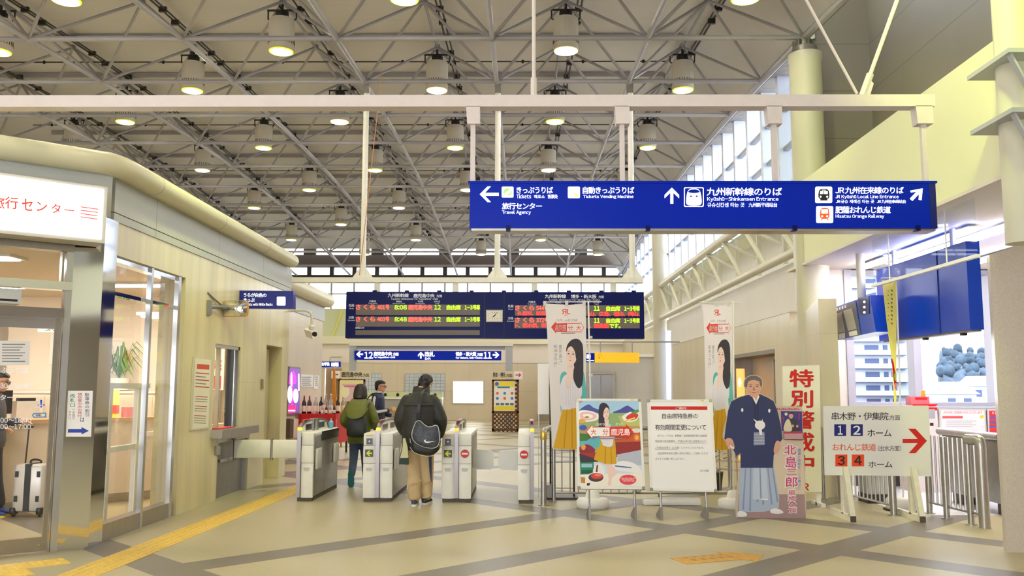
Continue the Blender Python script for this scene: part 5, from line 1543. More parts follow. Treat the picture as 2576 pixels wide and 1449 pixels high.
m = MB(); m.hexa([(4.72, 12.3, .12), (5.0, 12.3, .12), (5.0, 12.6, .12), (4.72, 12.6, .12)], [(4.66, 12.25, .9), (5.25, 12.25, .9), (5.25, 12.65, .9), (4.66, 12.65, .9)], mat('pedestal_grey', (186, 182, 178), .5)); build(m, 'column', t)
m = MB(); m.box(4.7, 5.05, 12.28, 12.62, 0, .12, DARK); build(m, 'foot', t)

# ================================================================== POSTER BOARDS
def aboard(label, bl, corners, legs, yl):
    """corners in the crop (tl,tr,br,bl) on a plane leaning back"""
    pl = Plane((0, 10.72, .34), (0, -.937, .35), (1340, 740, 2.4143))
    c = [pl(p) for p in corners]
    t = thing('poster_stand', label, 'poster stand', ((c[2].x + c[3].x) / 2, 10.85, 0), 'standing poster boards')
    m = MB(); m.prism([q - pl.N * .004 for q in c], pl.N * -.018, WHITE); build(m, 'board', t, smooth=False)
    cx, cy = sum(p[0] for p in corners) / 4, sum(p[1] for p in corners) / 4
    inn = [(p[0] + (15 if p[0] < cx else -15), p[1] + (13 if p[1] < cy else -13)) for p in corners]
    m = MB()
    for k in range(4):
        a, b, c2, d = corners[k], corners[(k + 1) % 4], inn[(k + 1) % 4], inn[k]
        m.prism([pl(a, .006), pl(b, .006), pl(c2, .006), pl(d, .006)], pl.N * -.02, WHITE)
    build(m, 'frame', t)
    for p in corners:
        s_ = lambda q: (p[0] + (q if p[0] < cx else -q))
        m = MB(); k = 1 if p[1] < cy else -1
        m.prism([pl((p[0], p[1]), .009), pl((s_(20), p[1]), .009), pl((s_(20), p[1] + 12 * k), .009), pl((s_(14), p[1] + 18 * k), .009), pl((p[0], p[1] + 18 * k), .009)], pl.N * -.03, STEEL); build(m, 'corner', t)
    zt, zb = c[0].z, c[2].z
    for x in legs:
        m = MB()
        top = pl((x, corners[2][1] - 30), -.03); m.tube([top, V((top.x, 10.68, .02))], .013, STEEL, 8)
        m.prism([(top.x - .014, 10.665, 0), (top.x - .014, 11.02, 0), (top.x - .014, 11.02, .03), (top.x - .014, 10.72, .15), (top.x - .014, 10.665, .15)], (.028, 0, 0), DSTEEL)
        build(m, 'leg', t)
    return t, pl, inn
t, pl, inn = aboard('white-framed poster board with a colourful collage of a woman, mountains and food', 0, [(264, 635), (658, 637), (683, 1186), (272, 1184)], (342, 618), 0)
m = MB()
c3 = lambda r, g, b: mat('print_%d_%d_%d' % (r, g, b), (r, g, b), .6)
m.shape(pl, inn, c3(214, 226, 236), .0015)
S = lambda pts, mt, k, n=4: m.shape(pl, crv(pts, n), mt, .0015 + .0004 * k)
SS = lambda pts, mt, k: m.shape(pl, pts, mt, .0015 + .0004 * k)
SS([(280, 650), (644, 652), (650, 720), (280, 720)], c3(170, 206, 236), 1)
S([(280, 712), (300, 690), (340, 670), (370, 690), (410, 704), (440, 722), (280, 726)], c3(72, 88, 160), 2)
S([(490, 722), (530, 700), (570, 678), (590, 684), (620, 704), (648, 716), (646, 728)], c3(76, 80, 160), 2)
SS([(280, 722), (648, 722), (652, 800), (282, 800)], c3(150, 176, 120), 2)
SS([(282, 800), (652, 800), (656, 850), (284, 850)], c3(196, 160, 90), 2)
SS([(520, 740), (650, 736), (652, 800), (540, 800)], c3(190, 196, 110), 3)
SS([(284, 846), (420, 846), (420, 955), (286, 955)], c3(96, 178, 196), 3); SS([(286, 846), (380, 850), (330, 890), (286, 892)], c3(70, 120, 60), 4)
SS([(500, 830), (655, 812), (660, 900), (500, 905)], c3(206, 92, 50), 3); SS([(500, 900), (660, 896), (663, 980), (505, 990)], c3(150, 44, 44), 4)
SS([(286, 950), (400, 960), (400, 1015), (288, 1018)], c3(170, 50, 40), 4); S([(284, 930), (330, 912), (372, 936), (372, 960), (288, 962)], c3(140, 40, 60), 5)
SS([(284, 968), (380, 1000), (400, 1018), (288, 1024)], c3(60, 56, 66), 5)
SS([(288, 1012), (370, 1014), (372, 1100), (290, 1100)], c3(44, 130, 96), 4); SS([(296, 1030), (362, 1030), (362, 1052), (296, 1052)], c3(150, 200, 214), 5); SS([(296, 1070), (362, 1068), (362, 1088), (296, 1090)], c3(30, 90, 70), 5)
SS([(510, 975), (664, 945), (668, 1040), (520, 1036)], c3(186, 190, 206), 4); S([(480, 1040), (540, 1014), (620, 1030), (670, 1082), (664, 1090), (600, 1084), (500, 1066)], c3(238, 236, 234), 6); SS([(500, 1040), (600, 1052), (600, 1058), (500, 1048)], c3(60, 90, 170), 7)
SS([(290, 1096), (672, 1086), (668, 1170), (286, 1170)], c3(244, 236, 220), 5)
S([(278, 712), (340, 708), (398, 730), (392, 764), (330, 776), (284, 766)], c3(250, 246, 240), 6); S([(290, 722), (340, 716), (386, 734), (378, 758), (330, 768), (292, 758)], c3(240, 190, 196), 7); S([(304, 734), (340, 728), (366, 740), (356, 752), (326, 756)], c3(252, 246, 232), 8); m.oval(pl, 330, 748, 14, 6, c3(150, 140, 60), .006)
S([(546, 740), (590, 716), (640, 712), (648, 740), (620, 772), (570, 776), (548, 760)], c3(244, 240, 236), 6); S([(566, 750), (600, 724), (640, 730), (630, 756), (590, 768)], c3(210, 60, 56), 7); SS([(560, 766), (620, 748), (622, 756), (566, 776)], c3(240, 214, 90), 8); SS([(596, 716), (640, 700), (646, 716), (610, 730)], c3(80, 150, 60), 8)
m.oval(pl, 300, 772, 20, 14, c3(230, 170, 60), .006); m.oval(pl, 306, 812, 24, 16, c3(60, 90, 190), .006); m.oval(pl, 308, 930, 14, 18, c3(222, 160, 70), .006); m.oval(pl, 632, 872, 22, 26, c3(226, 110, 50), .006); m.oval(pl, 632, 872, 12, 14, c3(240, 190, 90), .0064)
S([(604, 820), (650, 818), (650, 840), (606, 840)], c3(226, 226, 216), 8)
m.oval(pl, 384, 1114, 52, 32, c3(248, 246, 242), .006); m.oval(pl, 384, 1114, 46, 27, c3(70, 60, 60), .0064); m.oval(pl, 390, 1106, 38, 18, c3(214, 70, 60), .0068); m.oval(pl, 396, 1100, 22, 8, c3(236, 130, 110), .0072)
S([(370, 1086), (374, 1050), (400, 1030), (424, 1040), (436, 1070), (432, 1092)], c3(236, 234, 236), 9); SS([(388, 1040), (398, 1036), (392, 1090), (382, 1090)], c3(120, 40, 40), 10)
m.oval(pl, 578, 1128, 58, 36, c3(250, 236, 230), .006); m.oval(pl, 578, 1128, 52, 31, c3(222, 74, 84), .0064)
for k in range(10): m.oval(pl, 545 + 8 * k, 1120 + (k % 3) * 8, 12, 5, c3(240, 150, 150), .0068 + .0001 * k, 10)
SS([(292, 1110), (318, 1116), (318, 1150), (294, 1146)], c3(190, 130, 60), 7); SS([(328, 1150), (348, 1148), (346, 1162), (330, 1164)], INK, 7)
# woman on the collage
wp = Sub(pl, lambda p: (330 + (p[0] - 92) * .62 + 42, 662 + (p[1] - 272) * .62))
wf = Sub(pl, lambda p: (2 * 468 - (372 + (p[0] - 92) * .62) - 30, 662 + (p[1] - 272) * .62))
S([(418, 985), (440, 1020), (450, 1060), (462, 1120), (456, 1158), (476, 1160), (480, 1118), (508, 1090), (500, 1060), (470, 1030), (452, 990)], SKIN, 10)
SS([(400, 880), (500, 880), (506, 960), (508, 1032), (440, 1032), (372, 1006), (388, 940)], MUST, 12); SS([(440, 890), (446, 890), (444, 1030), (436, 1030)], MUSTD, 13); SS([(470, 890), (474, 890), (484, 1032), (476, 1032)], MUSTD, 13)
woman_print(m, wf, .009, False)
# arrow over the collage
SS([(322, 838), (362, 794), (362, 812), (466, 810), (466, 868), (362, 868), (362, 884)], PAPER, 40); SS([(466, 810), (566, 808), (566, 792), (610, 838), (566, 884), (566, 868), (466, 868)], c3(222, 50, 40), 40)
for q in ([(322, 838), (362, 794), (362, 799), (328, 838)], [(322, 838), (362, 884), (362, 878), (328, 838)], [(362, 810), (466, 809), (466, 812), (362, 813)], [(362, 866), (466, 866), (466, 869), (362, 869)]): SS(q, PRED, 41)
m.text(pl, '大', (352, 822, 386, 858), PRED, .02, .019); m.text(pl, '分', (424, 822, 458, 858), PRED, .02, .019); m.text(pl, '鹿児島', (474, 820, 590, 860), PAPER, .03, .019)
m.text(pl, '決めなきゃ、ダメ?', (382, 784, 548, 802), PAPER, .0, .019); m.rect(pl, 404, 876, 540, 882, GREYTX, .019); m.text(pl, 'JR', (280, 652, 298, 662), PRED, .02, .019)
build(m, 'poster', t)
m = MB(); m.rect(pl, 592, 640, 612, 647, YELLOW, .008); build(m, 'tape', t)
t, pl, inn = aboard('white-framed notice board with a red bar above black printed characters', 0, [(694, 641), (1090, 640), (1120, 1202), (712, 1194)], (776, 1052), 0)
m = MB(); m.shape(pl, inn, PAPER, .0015)
m.shape(pl, [(718, 682), (1060, 682), (1061, 704), (718, 702)], RED, .002); m.text(pl, 'ご案内', (868, 685, 932, 701), PAPER, .01, .003)
m.text(pl, '自由席特急券の', (786, 725, 1002, 756), INK, .012, .003); m.text(pl, '有効期間変更について', (743, 792, 1052, 826), INK, .012, .003)
for s, b in (('JRグループでは、新幹線・在来線特急列車の自由席', (756, 853, 1058, 867)), ('特急券の有効期間を、平成26年4月1日発売分より、', (744, 887, 1058, 902)), ('ご利用当日限り（1日間）とさせていただきます。', (744, 926, 1040, 940)), ('自由席特急券をお買い求めの際は、ご注意いただき', (760, 960, 1064, 974)), ('ますようお願い申し上げます。', (746, 993, 922, 1007)), ('JR川内駅', (1014, 1066, 1070, 1080))):
    m.text(pl, s, b, GREYTX, .004, .003)
m.rect(pl, 868, 904, 1056, 906, GREYTX, .003); m.rect(pl, 744, 942, 880, 944, GREYTX, .003)
build(m, 'notice', t); m = MB(); m.rect(pl, 1020, 644, 1040, 651, YELLOW, .008); m.shape(pl, [(1030, 658), (1066, 656), (1074, 676), (1034, 680)], WHITE, .005); build(m, 'tape', t)

# ================================================================== LIFE-SIZE CUTOUT
PC2 = PY(10.9, (1780, 880, 3.0823))
t = thing('cardboard_cutout', 'life-size cardboard cutout of a grey-haired man in navy kimono coat', 'cutout', (3.0, 10.95, 0))
outl = crv([(222, 1300), (216, 1190), (240, 960), (256, 820), (232, 832), (190, 760), (135, 705), (118, 660), (150, 520), (178, 410), (240, 366), (292, 350), (296, 310), (280, 275), (286, 230), (318, 203), (356, 194), (398, 204), (424, 232), (428, 280), (412, 318), (414, 344), (470, 366), (512, 396), (534, 432)], 3, False)[:-1] + [(536, 436), (726, 440), (736, 470), (742, 700), (756, 960), (766, 1300), (760, 1318), (600, 1322), (240, 1312)]
m = MB(); m.prism([PC2(p) for p in outl], (0, .012, 0), mat('cutout_card', (206, 188, 160), .5)); build(m, 'card', t, smooth=False)
m = MB(); m.prism([(2.8, 10.912, .3), (2.8, 11.3, 0), (2.8, 10.912, 0)], (.02, 0, 0), mat('cutout_back', (170, 130, 90), .7)); build(m, 'strut', t)
m = MB()
S = lambda pts, mt, k, n=4: m.shape(PC2, crv(pts, n), mt, .0012 + .0004 * k)
SS = lambda pts, mt, k: m.shape(PC2, pts, mt, .0012 + .0004 * k)
NAVYK = c3(50, 58, 100); HAK = c3(176, 188, 212); HAKD = c3(140, 154, 186); FACE = c3(222, 168, 144); FACED = c3(176, 120, 100); GHAIR = c3(108, 104, 104)
SS([(240, 1120), (752, 1120), (762, 1310), (232, 1306)], c3(170, 138, 140), 0); SS([(510, 700), (740, 704), (752, 1120), (520, 1120)], c3(220, 200, 178), 0)
SS([(250, 900), (512, 900), (530, 1000), (556, 1140), (552, 1226), (440, 1256), (300, 1258), (240, 1240), (246, 1040)], HAK, 1)
for a, b in (((290, 910), (268, 1240)), ((330, 905), (322, 1250)), ((372, 905), (380, 1180)), ((420, 905), (424, 1200)), ((462, 905), (490, 1200)), ((496, 905), (536, 1180))): SS([a, (a[0] + 9, a[1]), (b[0] + 14, b[1]), b], HAKD, 2)
SS([(360, 740), (440, 738), (470, 1160), (350, 1160)], c3(196, 206, 226), 2); SS([(396, 760), (404, 760), (420, 1150), (408, 1150)], HAKD, 3)
SS([(300, 352), (350, 350), (410, 346), (470, 372), (512, 400), (540, 470), (566, 580), (580, 690), (556, 726), (512, 820), (506, 915), (256, 915), (254, 800), (224, 826), (186, 750), (130, 690), (140, 600), (160, 470), (184, 400), (240, 372)], NAVYK, 4)
SS([(346, 364), (376, 424), (402, 360), (392, 350), (374, 400), (356, 352)], PAPER, 5); SS([(356, 350), (374, 400), (394, 348)], FACE, 5)
SS([(338, 370), (374, 440), (372, 560), (362, 560), (364, 444)], c3(34, 40, 78), 5); SS([(404, 362), (380, 440), (386, 560), (394, 560), (392, 440)], c3(34, 40, 78), 5)
SS([(358, 640), (440, 638), (442, 736), (356, 740)], c3(150, 156, 180), 6)
for k in range(4): SS([(358, 656 + 22 * k), (441, 655 + 22 * k), (441, 660 + 22 * k), (358, 661 + 22 * k)], c3(190, 194, 208), 7)
m.oval(PC2, 406, 584, 40, 36, PAPER, .005); SS([(352, 534), (384, 552), (376, 566)], PAPER, 8); SS([(424, 534), (420, 560), (432, 570)], PAPER, 8); SS([(394, 612), (418, 612), (424, 655), (404, 660)], PAPER, 8)
m.oval(PC2, 268, 467, 9, 15, PAPER, .004); m.oval(PC2, 478, 472, 9, 15, PAPER, .004)
S([(150, 686), (186, 690), (204, 730), (206, 768), (176, 764), (148, 740), (138, 705)], FACE, 7); SS([(176, 734), (206, 760), (200, 770), (172, 750)], PAPER, 9); S([(534, 706), (562, 716), (564, 760), (542, 800), (516, 802), (514, 760)], FACE, 7)
for a in ((168, 720), (178, 722), (188, 726)): SS([a, (a[0] + 3, a[1]), (a[0] + 6, a[1] + 26), (a[0] + 3, a[1] + 26)], FACED, 9)
S([(286, 280), (292, 232), (320, 208), (356, 200), (396, 210), (420, 240), (418, 290), (404, 270), (396, 240), (350, 232), (314, 246), (304, 290)], GHAIR, 9)
S([(304, 262), (318, 240), (352, 230), (392, 238), (408, 262), (412, 300), (404, 336), (384, 362), (360, 370), (334, 360), (314, 334), (304, 300)], FACE, 8)
S([(298, 250), (316, 226), (356, 216), (400, 228), (414, 256), (396, 244), (356, 234), (318, 244), (302, 276)], GHAIR, 10)
for cx in (332, 384):
    m.oval(PC2, cx, 284, 10, 3.4, INK, .0062, 10); SS([(cx - 14, 272), (cx, 266), (cx + 14, 271), (cx + 13, 275), (cx, 271), (cx - 13, 276)], GHAIR, 12)
SS([(356, 284), (348, 312), (358, 317), (368, 312), (360, 284)], FACED, 11); S([(338, 332), (358, 328), (380, 332), (358, 338)], c3(190, 110, 104), 12); SS([(326, 318), (334, 332), (332, 336), (324, 322)], FACED, 11); SS([(390, 318), (384, 332), (387, 336), (393, 322)], FACED, 11)
m.oval(PC2, 300, 294, 6, 14, FACE, .004, 10); m.oval(PC2, 414, 292, 6, 14, FACE, .004, 10)
S([(232, 1262), (250, 1246), (296, 1262), (302, 1288), (252, 1296), (230, 1288)], PAPER, 6); S([(488, 1240), (526, 1228), (572, 1244), (586, 1264), (540, 1272), (492, 1264)], PAPER, 6); SS([(420, 1155), (468, 1155), (468, 1164), (420, 1164)], PAPER, 6)
MAG = c3(206, 60, 120)
for ch, b in (('北', (594, 738, 688, 812)), ('島', (604, 828, 690, 914)), ('三', (612, 922, 690, 972)), ('郎', (604, 984, 698, 1066))):
    m.text(PC2, ch, (b[0] - 5, b[1] - 5, b[2] + 5, b[3] + 5), PAPER, .085, .003); m.text(PC2, ch, b, MAG, .02, .0045)
for k, ch in enumerate('最終公演'):
    b = (624 + 2 * k, 1086 + 46 * k, 682 + 2 * k, 1126 + 46 * k); m.text(PC2, ch, (b[0] - 4, b[1] - 4, b[2] + 4, b[3] + 4), PAPER, .09, .003); m.text(PC2, ch, b, MAG, .01, .0045)
m.text(PC2, '感謝と感動を、この舞台に', (697, 765, 722, 1085), c3(90, 130, 210), .012, .003, vertical=True)
for k in range(12): m.rect(PC2, 536 + 15 * k, 452 + (k % 3) * 2, 546 + 15 * k, 466, MAG, .003)
build(m, 'print', t)
m = MB(); m.prism([PC2(p, .014) for p in ((568, 474), (728, 478), (732, 632), (574, 628))], (0, .012, 0), c3(70, 60, 130)); pl = PC2
m.oval(pl, 606, 498, 12, 12, c3(240, 230, 200), .015); m.shape(pl, crv([(600, 626), (606, 570), (640, 530), (680, 540), (700, 590), (706, 628)], 4), c3(60, 60, 66), .0152); m.shape(pl, crv([(590, 626), (596, 570), (620, 536), (640, 560), (650, 626)], 4), c3(224, 214, 180), .0155); m.oval(pl, 644, 512, 17, 22, FACE, .0155); m.shape(pl, crv([(626, 500), (644, 486), (664, 500), (644, 496)], 4), INK, .016)
m.oval(pl, 658, 590, 9, 11, FACE, .016); m.oval(pl, 692, 592, 9, 11, FACE, .016); 
for k in range(4): m.rect(pl, 702, 494 + 13 * k, 714 - 3 * (k % 2), 502 + 13 * k, MAG, .016); m.rect(pl, 581, 522 + 12 * k, 590, 529 + 12 * k, MAG, .016)
o = build(m, 'leaflet', t)
m = MB(); m.prism([PC2(p, .05) for p in ((584, 636), (736, 640), (738, 700), (588, 696))], (0, .05, 0), glassmat('clear_plastic', (250, 240, 244), .3)); m.prism([PC2(p, .03) for p in ((588, 640), (732, 642), (732, 692), (592, 690))], (0, .02, 0), c3(236, 200, 200)); m.prism([PC2(p, .034) for p in ((588, 636), (730, 632), (730, 646), (588, 648))], (0, .004, 0), c3(210, 70, 90))
build(m, 'leaflet_tray', t)

# ================================================================== RED-LETTERED ALERT BOARD
PK2 = PY(12.05, (1780, 880, 3.0823))
t = thing('alert_board', 'tall white board with huge red characters standing on legs', 'board', (3.85, 12.1, 0))
m = MB(); m.prism([PK2(p) for p in ((582, 128), (868, 118), (886, 1100), (600, 1106))], (0, .03, 0), mat('alert_board_white', (240, 234, 214), .5)); build(m, 'panel', t)
m = MB()
for x in (612, 866):
    p = PK2((x, 1090)); m.box(p.x - .03, p.x + .03, 12.085, 12.13, 0, p.z + .3, CREAM)
    m.box(p.x - .03, p.x + .03, 11.9, 12.3, 0, .04, CREAM)
build(m, 'leg', t)
m = MB(); AR = mat('alert_red', (204, 28, 16), .5)
for ch, b in (('特', (638, 155, 818, 288)), ('別', (646, 316, 814, 448)), ('警', (650, 476, 826, 612)), ('戒', (652, 644, 826, 786)), ('中', (664, 818, 822, 940))): m.text(PK2, ch, b, AR, .055, .002)
m.text(PK2, 'JR', (690, 1036, 786, 1092), AR, .04, .002); build_split(m, t)

# ================================================================== DIRECTION BOARD
PD2 = PY(10.8, (1780, 880, 3.0823))
t = thing('direction_board', 'white direction board with platform numbers and a red arrow on wooden feet', 'sign', (4.3, 11.0, 0))
m = MB(); m.prism([PD2(p) for p in ((902, 437), (1715, 433), (1735, 981), (912, 972))], (0, .03, 0), mat('board_white', (234, 232, 226), .45)); build(m, 'panel', t, smooth=False)
WDW = mat('white_wood', (228, 222, 202), .55, noise=.06, nscale=14)
for i, x in enumerate((1066, 1592)):
    p = PD2((x, 980)); m = MB()
    m.box(p.x - .03, p.x + .03, 10.83, 10.89, .06, 1.0, WDW); build(m, 'post', t)
    m = MB(); y0 = 10.58; m.box(p.x - .03, p.x + .03, y0, 11.3, .0, .075, WDW); m.box(p.x - .031, p.x + .031, y0 - .002, y0 + .02, .0, .07, mat('foot_end', (90, 74, 66), .6)); build(m, 'foot', t)
    m = MB(); m.hexa([(p.x - .03, 10.59, .07), (p.x + .03, 10.59, .07), (p.x + .03, 10.66, .07), (p.x - .03, 10.66, .07)], [(p.x - .03, 10.76, .62), (p.x + .03, 10.76, .62), (p.x + .03, 10.83, .62), (p.x - .03, 10.83, .62)], WDW); build(m, 'brace', t)
m = MB()
m.text(PD2, '串木野・伊集院', (962, 484, 1402, 545), INK, .01); m.text(PD2, '方面', (1408, 506, 1492, 545), INK, .0)
NV = mat('number_navy', (16, 34, 120), .5); OR2 = mat('number_orange', (238, 70, 22), .5)
for s, x0, y0, x1, y1, c, tc_ in (('1', 982, 577, 1074, 668, NV, PAPER), ('2', 1110, 577, 1203, 668, NV, PAPER), ('3', 990, 812, 1083, 904, OR2, INK), ('4', 1118, 812, 1213, 904, OR2, INK)):
    m.rect(PD2, x0, y0, x1, y1, c, .002); q = 20 if s != '1' else 28
    m.text(PD2, s, (x0 + q, y0 + 12, x1 - q, y1 - 12), tc_, .05, .004)
m.text(PD2, 'ホーム', (1240, 618, 1425, 672), INK, .01); m.text(PD2, 'おれんじ鉄道', (968, 727, 1306, 782), mat('orange_ink', (232, 90, 36), .5), .012); m.text(PD2, '（出水方面）', (1318, 742, 1500, 786), INK, 0); m.text(PD2, 'ホーム', (1248, 866, 1433, 912), INK, .01)
m.newgrp('!arrow'); m.shape(PD2, [(1512, 690), (1628, 690), (1556, 612), (1612, 612), (1700, 706), (1612, 802), (1558, 802), (1630, 722), (1512, 722)], mat('arrow_red', (206, 30, 18), .5), .002)
build_split(m, t)

# ================================================================== SIDE ENTRANCE FITTINGS
PA = PXL(4.76, (1950, 520, 2.898))
t = thing('departure_monitor', 'small dark blue train monitor with two grey screens hanging from a pole', 'monitor', PA((570, 960)))
m = MB(); m.prism([PA(p) for p in ((405, 742), (690, 645), (735, 912), (455, 972))], (.3, 0, 0), BLUEP); build(m, 'case', t)
m = MB(); m.shape(PA, [(410, 748), (590, 690), (628, 935), (458, 968)], mat('monitor_face', (96, 100, 124), .4), .006)
m.shape(PA, [(430, 786), (488, 768), (514, 910), (464, 922)], mat('monitor_screen', (186, 180, 172), .3), .008); m.shape(PA, [(500, 760), (562, 740), (598, 890), (536, 906)], MATS['monitor_screen'], .008)
m.shape(PA, [(466, 928), (512, 918), (514, 958), (470, 966)], PAPER, .008); m.shape(PA, [(540, 914), (598, 900), (606, 934), (546, 946)], PAPER, .008)
for k in range(4): m.shape(PA, [(448 + 20 * k, 742 - 7 * k), (460 + 20 * k, 738 - 7 * k), (462 + 20 * k, 756 - 7 * k), (450 + 20 * k, 760 - 7 * k)], LETTERD, .008)
build(m, 'screen', t)
m = MB(); m.shape(PA, [(606, 664), (686, 650), (690, 782), (622, 790)], mat('sign_blue_deep', (4, 24, 110), .3), .006)
for k in range(3): m.oval(PA, 656, 694 + 38 * k, 9, 9, LETTER, .012, 14)
build(m, 'side_plate', t)
m = MB(); p = PA((560, 660)); m.tube([(4.9, p.y, p.z - .05), (4.9, p.y, 3.488)], .06, WHITE, 14); build(m, 'pole', t)
PB2 = PXL(5.2)
c = [PB2(p) for p in ((2205, 685), (2436, 602), (2437, 832), (2205, 858))]
y0, y1, z0, z1 = 10.28, 12.9, 2.23, 3.27
t = thing('blue_display_box', 'large plain blue display box hanging above the side entrance', 'sign', (5.27, 11.6, 2.23))
m = MB(); m.box(5.2, 5.36, y0, y1, z0, z1, BLUEP); m.box(5.19, 5.2, 11.0, 11.01, z0, z1, mat('sign_blue_deep', (4, 24, 110), .3)); build(m, 'case', t)
m = MB(); m.box(5.22, 5.34, y0 + .02, y1 - .1, z0 - .02, z0, DSTEEL)
for y in (10.6, 11.6, 12.6): m.box(5.25, 5.31, y - .03, y + .03, z0 - .05, z0 - .01, BLACK)
build(m, 'bottom_tray', t)
m = MB()
for y in (10.7, 12.4): m.tube([(5.26, y, z1), (5.26, y, 3.488)], .035, WHITE, 10)
build(m, 'hanger', t)
t = thing('smoke_screen', 'clear glass smoke curtain with white lower rail hanging from the soffit', 'glass screen', (4.62, 10.2, 2.87))
m = MB(); m.poly([(4.62, 8.9, 2.9), (4.62, 11.55, 2.9), (4.62, 11.55, 3.49), (4.62, 8.9, 3.49)], glassmat('smoke_glass', (236, 242, 246), .1)); build(m, 'pane', t)
m = MB(); m.box(4.6, 4.645, 8.9, 11.6, 2.87, 2.905, mat('rail_white', (246, 246, 250), .4)); build(m, 'bottom_rail', t)
for y in (9.55, 11.05): m = MB(); m.tube([(4.62, y, 2.9), (4.62, y, 3.5)], .008, MATS['rail_white'], 6); build(m, 'rod', t)
for x, y0, y1, lab in ((5.42, 10.45, 14.0, 'long glowing tube light on the side soffit, nearest the hall'), (5.78, 10.1, 13.7, 'long glowing tube light on the side soffit, between two others'), (6.9, 10.9, 14.0, 'long glowing tube light on the side soffit, deepest inside')):
    t = thing('tube_light', lab, 'ceiling light', (x, 12.5, 3.44), 'side soffit tube lights')
    m = MB(); m.box(x - .1, x + .1, y0, y1, 3.47, 3.485, WHITE); build(m, 'housing', t)
    m = MB(); m.box(x - .05, x + .05, y0 + .05, y1 - .05, 3.43, 3.471, mat('tube_glow', (255, 246, 238), .5, emit=32)); build(m, 'tube', t)
PV = PY(13.6, (2280, 960, 2.963))
t = thing('ticket_machine', 'white and red ticket machine behind the direction board', 'ticket machine', (6.0, 13.8, 0))
x0, x1 = PV((35, 300)).x, PV((235, 300)).x
m = MB(); m.box(x0, x1, 13.6, 14.1, 0, 1.22, mat('machine_white', (238, 226, 222), .4)); m.box(x0, x1, 13.6, 13.9, 1.22, 1.27, RED); build(m, 'body', t)
m = MB(); m.box(x0 + .02, x1 - .1, 13.62, 13.8, 1.3, 1.43, mat('machine_sign_red', (222, 110, 120), .5)); m.rect(PV, 70, 118, 160, 134, RED, -.015); build(m, 'sign', t)
m = MB(); m.lathe((PV((148, 100)).x, 13.7, 1.43), [(.03, 0), (.035, .01), (.03, .05), (.03, .09), (.01, .1)], mat('beacon_orange', (255, 110, 30), .4, emit=1.0), 14); build(m, 'beacon', t)
m = MB(); m.rect(PV, 170, 205, 214, 275, mat('machine_screen', (170, 172, 180), .3), .002); m.rect(PV, 176, 308, 202, 328, BLACK, .002); m.shape(PV, [(40, 170), (235, 168), (215, 186), (60, 188)], RED, .002); build(m, 'front_panel', t)
PI = PY(14.38, (2280, 960, 2.963))
t = thing('information_poster', 'white framed information poster under the side window', 'poster', PI((420, 690)))
m = MB(); m.prism([PI(p) for p in ((246, 202), (592, 205), (612, 680), (258, 676))], (0, .03, 0), mat('poster_frame', (212, 206, 200), .4)); build(m, 'frame', t)
m = MB(); m.shape(PI, [(258, 214), (580, 216), (598, 668), (270, 664)], PAPER, .002); PR_ = mat('print_redsoft', (226, 90, 96), .6); PG_ = mat('print_greysoft', (186, 178, 180), .6)
m.text(PI, 'JR九州をご利用ありがとうございます', (272, 220, 566, 240), PR_, .01, .003); m.rect(PI, 268, 256, 420, 274, PR_, .003)
for k in range(4): m.rect(PI, 296, 292 + 14 * k, 520 - 30 * (k % 2), 296 + 14 * k, PG_, .003)
m.oval(PI, 314, 400, 17, 17, mat('print_yellow', (244, 208, 40), .6), .003); m.oval(PI, 446, 406, 20, 20, PR_, .003); m.oval(PI, 446, 406, 16, 16, PAPER, .004); m.oval(PI, 375, 392, 26, 28, PG_, .003); m.rect(PI, 480, 362, 500, 420, PG_, .003); m.oval(PI, 530, 390, 18, 24, PG_, .003); m.rect(PI, 300, 428, 424, 440, PR_, .003)
m.oval(PI, 342, 500, 26, 20, mat('print_bluesoft', (120, 140, 190), .6), .003); m.oval(PI, 410, 504, 20, 20, PR_, .003); m.oval(PI, 410, 504, 16, 16, PAPER, .004); m.oval(PI, 374, 578, 28, 24, PG_, .003); m.oval(PI, 462, 574, 17, 17, MATS['print_yellow'], .003); m.oval(PI, 500, 580, 18, 20, PG_, .003); m.rect(PI, 280, 636, 330, 650, PR_, .003); m.shape(PI, [(548, 256), (574, 248), (578, 268), (552, 276)], MATS['print_yellow'], .003)
build(m, 'print', t)
t = thing('red_poster', 'red poster with blue stripes under the side window beside the pier', 'poster', PI((680, 420)))
m = MB(); m.prism([PI(p) for p in ((606, 205), (1100, 205), (1100, 690), (622, 686))], (0, .03, 0), MATS['poster_frame']); build(m, 'frame', t)
m = MB(); m.shape(PI, [(616, 216), (1090, 216), (1090, 430), (622, 420)], mat('poster_red', (210, 40, 56), .5), .002)
for k in range(3): m.rect(PI, 618, 262 + 34 * k, 1090, 276 + 34 * k, mat('poster_stripe', (90, 90, 180), .5), .003); m.rect(PI, 618, 282 + 34 * k, 1090, 287 + 34 * k, ORANGE, .003)
m.text(PI, 'KYUS', (640, 224, 704, 242), PAPER, .02, .003); m.shape(PI, [(672, 416), (690, 330), (700, 416)], PAPER, .004); build(m, 'print', t)
